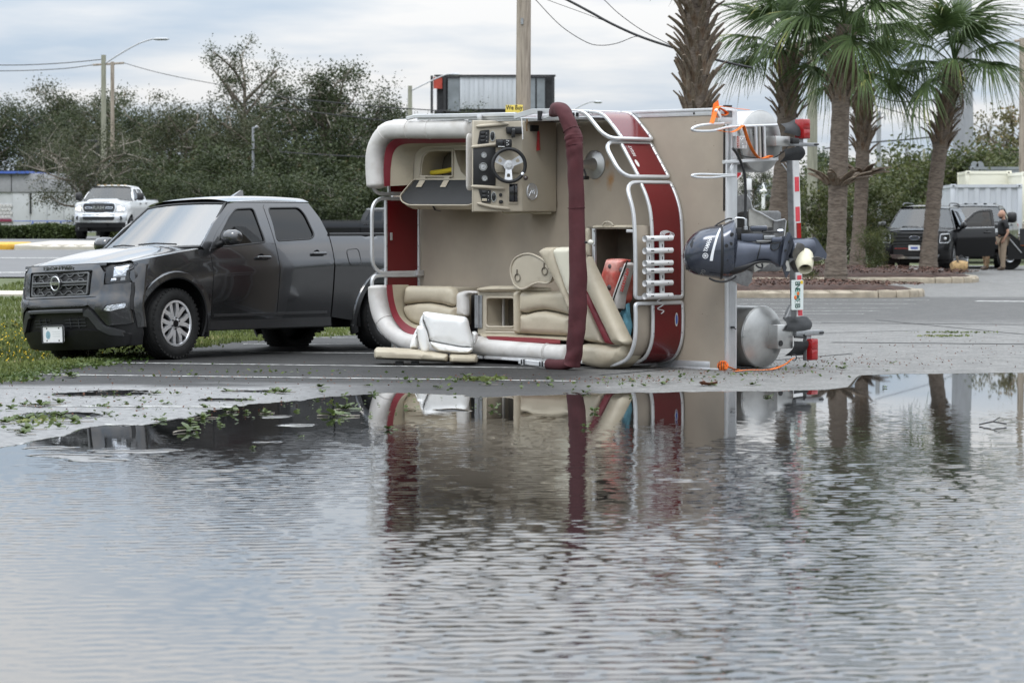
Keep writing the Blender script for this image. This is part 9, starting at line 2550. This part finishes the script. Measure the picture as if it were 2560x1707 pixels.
SPR=[sprig_me(s, n, L_) for s, n, L_ in ((1,7,.10),(2,9,.12),(3,5,.09),(4,11,.13),(5,4,.08))]
bm=NB();tube(bm,[(-.10,.02,.008),(-.02,0,.012),(.10,-.03,.008),(.17,-.02,.006)],.004,5);STEM=bm2me('stem', bm, m_twig,60)
random.seed(77)
def sprig(px, py, s=1.0, k=None, lb='green leafy sprig torn off in the storm, lying on the wet asphalt', grp='torn leafy sprigs on the asphalt and water'):
    p=gnd(px, py,.006);o=thing('leafy_sprig', lb, 'sprig',(p.x, p.y,.006), random.uniform(0,6.28), grp);o.scale=(s, s, s)
    k=random.randrange(5) if k is None else k
    link('leaves', SPR[k], o)
    if k in (1,3): link('stem', STEM, o)
Z5b=lambda x, y: (x / 2.138,840 + y / 2.138)
for x, y, s in [(610,305,.7),(835,310,.9),(950,310,.7),(1175,280,.6),(1210,298,.8),(1355,305,.6),(1430,308,1.1),(1470,300,1.0),(1520,305,1.2),(1715,275,.8),(1720,305,1.1),(1835,320,1.1),(1990,310,1.3),(1975,266,.6),(2190,250,.7),(2240,248,.8),(2345,282,.7),
                (60,395,1.2),(215,375,1.4),(245,372,1.0),(310,358,.9),(510,378,1.0),(550,382,1.1),(640,345,.9),(680,320,.8),(560,330,.7),(130,370,.7),(750,350,.7),(895,365,.6),(745,388,.6),(330,430,1.0),(270,425,1.1),(200,440,1.2),(140,450,1.1),(60,450,1.2),(30,465,1.0),(390,462,1.2),(320,490,1.1),(250,495,.9),(140,505,1.2),(125,525,1.0),(575,425,1.0),
                (840,455,1.0),(1020,465,1.1),(1000,510,1.5),(1080,440,1.0),(1090,383,.7),(1280,352,.8),(1320,345,.7),(1235,405,1.3),(1320,410,.7),(1420,415,.8),(1780,430,1.6),(1845,395,1.3),(1830,440,.9),(1180,478,.9),(1615,540,.8),(1350,600,.5),(2080,500,.7)]: sprig(*Z5b(x, y), s * .74)
Z6b=lambda x, y: (1000 + x / 1.5077,840 + y / 1.5077)
for x, y, s in [(70,172,.6),(148,195,.7),(330,184,.7),(250,155,1.0),(560,165,.8),(565,188,.6),(700,215,.8),(868,172,.6),(918,188,.5),(990,183,.5),(1330,185,.6),(1180,187,.5),(350,275,1.3),(735,285,1.0),(695,345,1.0),(1395,230,.6),(870,230,.6),(1670,125,.8),(1850,105,1.0),(1840,132,.8),(1830,195,.6)]: sprig(*Z6b(x, y), s * .8)
sprig(*Z5b(380,218),.9,3, 'dark ring-shaped sprig floating alone on the open water at the near left', None)
for (x, y) in [(1140,185),(1165,186)]:
    p=gnd(*Z6b(x, y),.006);o=thing('dead_leaf', 'curled red-brown dead leaf on the asphalt before the boat stern', 'leaf',(p.x, p.y,.006), random.uniform(0,6), 'curled dead leaves before the stern')
    bm=NB();G=[[bm.verts.new((.08 * u,.035 * v * (1 - u * u),.025 * (v * v) + .015 * u * u)) for v in (-1,0,1)] for u in (-1,-.5,0,.5,1)]
    for A, B in zip(G, G[1:]):
        for j in range(2): bm.faces.new((A[j], A[j + 1], B[j + 1], B[j]))
    put('blade', bm, m_leafb, o,60)
tw=gnd(*Z6b(2235,338),.006);o=thing('twig', 'small forked twig lying in the water at the right', 'twig',(tw.x, tw.y,.006))
bm=NB();tube(bm,[(-.10,0,.01),(0,.02,.03),(.1,0,.015)],.006,5);tube(bm,[(0,.02,.03),(.06,.05,.06)],.004,5);put('stick', bm, m_black, o)
# fine litter nobody could count
def litter(name, pts, n, s, m, spread):
    P=[]
    for _ in range(n):
        px, py, sx2, sy2=random.choice(pts);P.append(tuple(gnd(random.gauss(px, sx2), random.gauss(py, sy2),.010)))
    P=np.array(P);P[:,2]+=RNG.uniform(0,.012, len(P));V, Fc=cards(P, RNG.uniform(.4,1.3, len(P)) * s,.75);tag(link(name, np_mesh(name, V, Fc, m)), kind='stuff')
litter('leaf_litter',[(1150,948,60,2),(400,925,180,12),(650,928,150,3),(80,1052,60,12),(120,1045,60,10),(1500,955,200,4),(1650,945,120,5),(1880,935,90,4),(2030,915,90,6),(300,1000,250,12),(560,1035,200,14),(900,1010,200,14),(1300,965,200,8)],620,.034, m_leafg,1)
litter('grass_clippings',[(1190,948,22,1.6),(1210,947,26,1.2),(90,1050,45,6),(1220,948,20,1.0)],220,.055, m_grass,1)
litter('dry_grass',[(2400,831,45,.6),(2360,840,35,.5)],260,.035, m_grass,1)
litter('bark_crumbs',[(1900,930,110,5),(2100,905,130,7),(1600,950,160,5),(1000,945,260,8),(400,940,250,20),(2350,880,150,25),(300,1000,260,20)],1500,.018, m_leafb,1)
p=gnd(285,898)
P=[]
for _ in range(2600):
    y=random.uniform(27.3,34);P.append((edge_x(y) + random.gauss(.05,.22), y,.012 + random.random() * .01))
V, Fc=cards(np.array(P), RNG.uniform(.4,1.3, len(P)) * .045,.7);tag(link('edge_litter', np_mesh('edge_litter', V, Fc, m_leafg)), kind='stuff')
# twiggy branch under the pickup
b0=gnd(300,893,.0)
o=thing('fallen_branch', 'bare dark fallen branch lying between the front wheels of the grey pickup', 'branch', tuple(b0))
bm=NB();random.seed(8)
for k in range(9):
    a=Vector((random.uniform(-.35,.35), random.uniform(-.1,.2),.02));e_=a + Vector((random.uniform(-.3,.3), random.uniform(-.1,.1), random.uniform(.04,.2)));tube(bm,[a, a.lerp(e_,.5) + rv(.02), e_],.005,4)
put('twigs', bm, m_twig, o)
V, Fc=cards(np.array([tuple(rv(1.0)) for _ in range(160)]) * np.array([.25,.08,.05]) + np.array([0,0,.12]),.04);link('leaves', np_mesh('leaves', V, Fc, m_hedge), o)

# ------------------------------------------------------------------ tidy: parts no deeper than thing > part > sub-part
bpy.context.view_layer.update()
def depth(o):
    d=0
    while o.parent: o=o.parent;d+=1
    return d
for o in list(bpy.data.objects):
    if o.parent and depth(o) > 2:
        M_=o.matrix_local.copy();p=o.parent
        while depth(p) > 1: M_=p.matrix_local @ M_;p=p.parent
        o.parent=p;o.matrix_parent_inverse=Matrix.Identity(4);o.matrix_local=M_
for o in [o for o in bpy.data.objects if o.type == 'MESH' and len(o.data.polygons) == 0]: bpy.data.objects.remove(o)
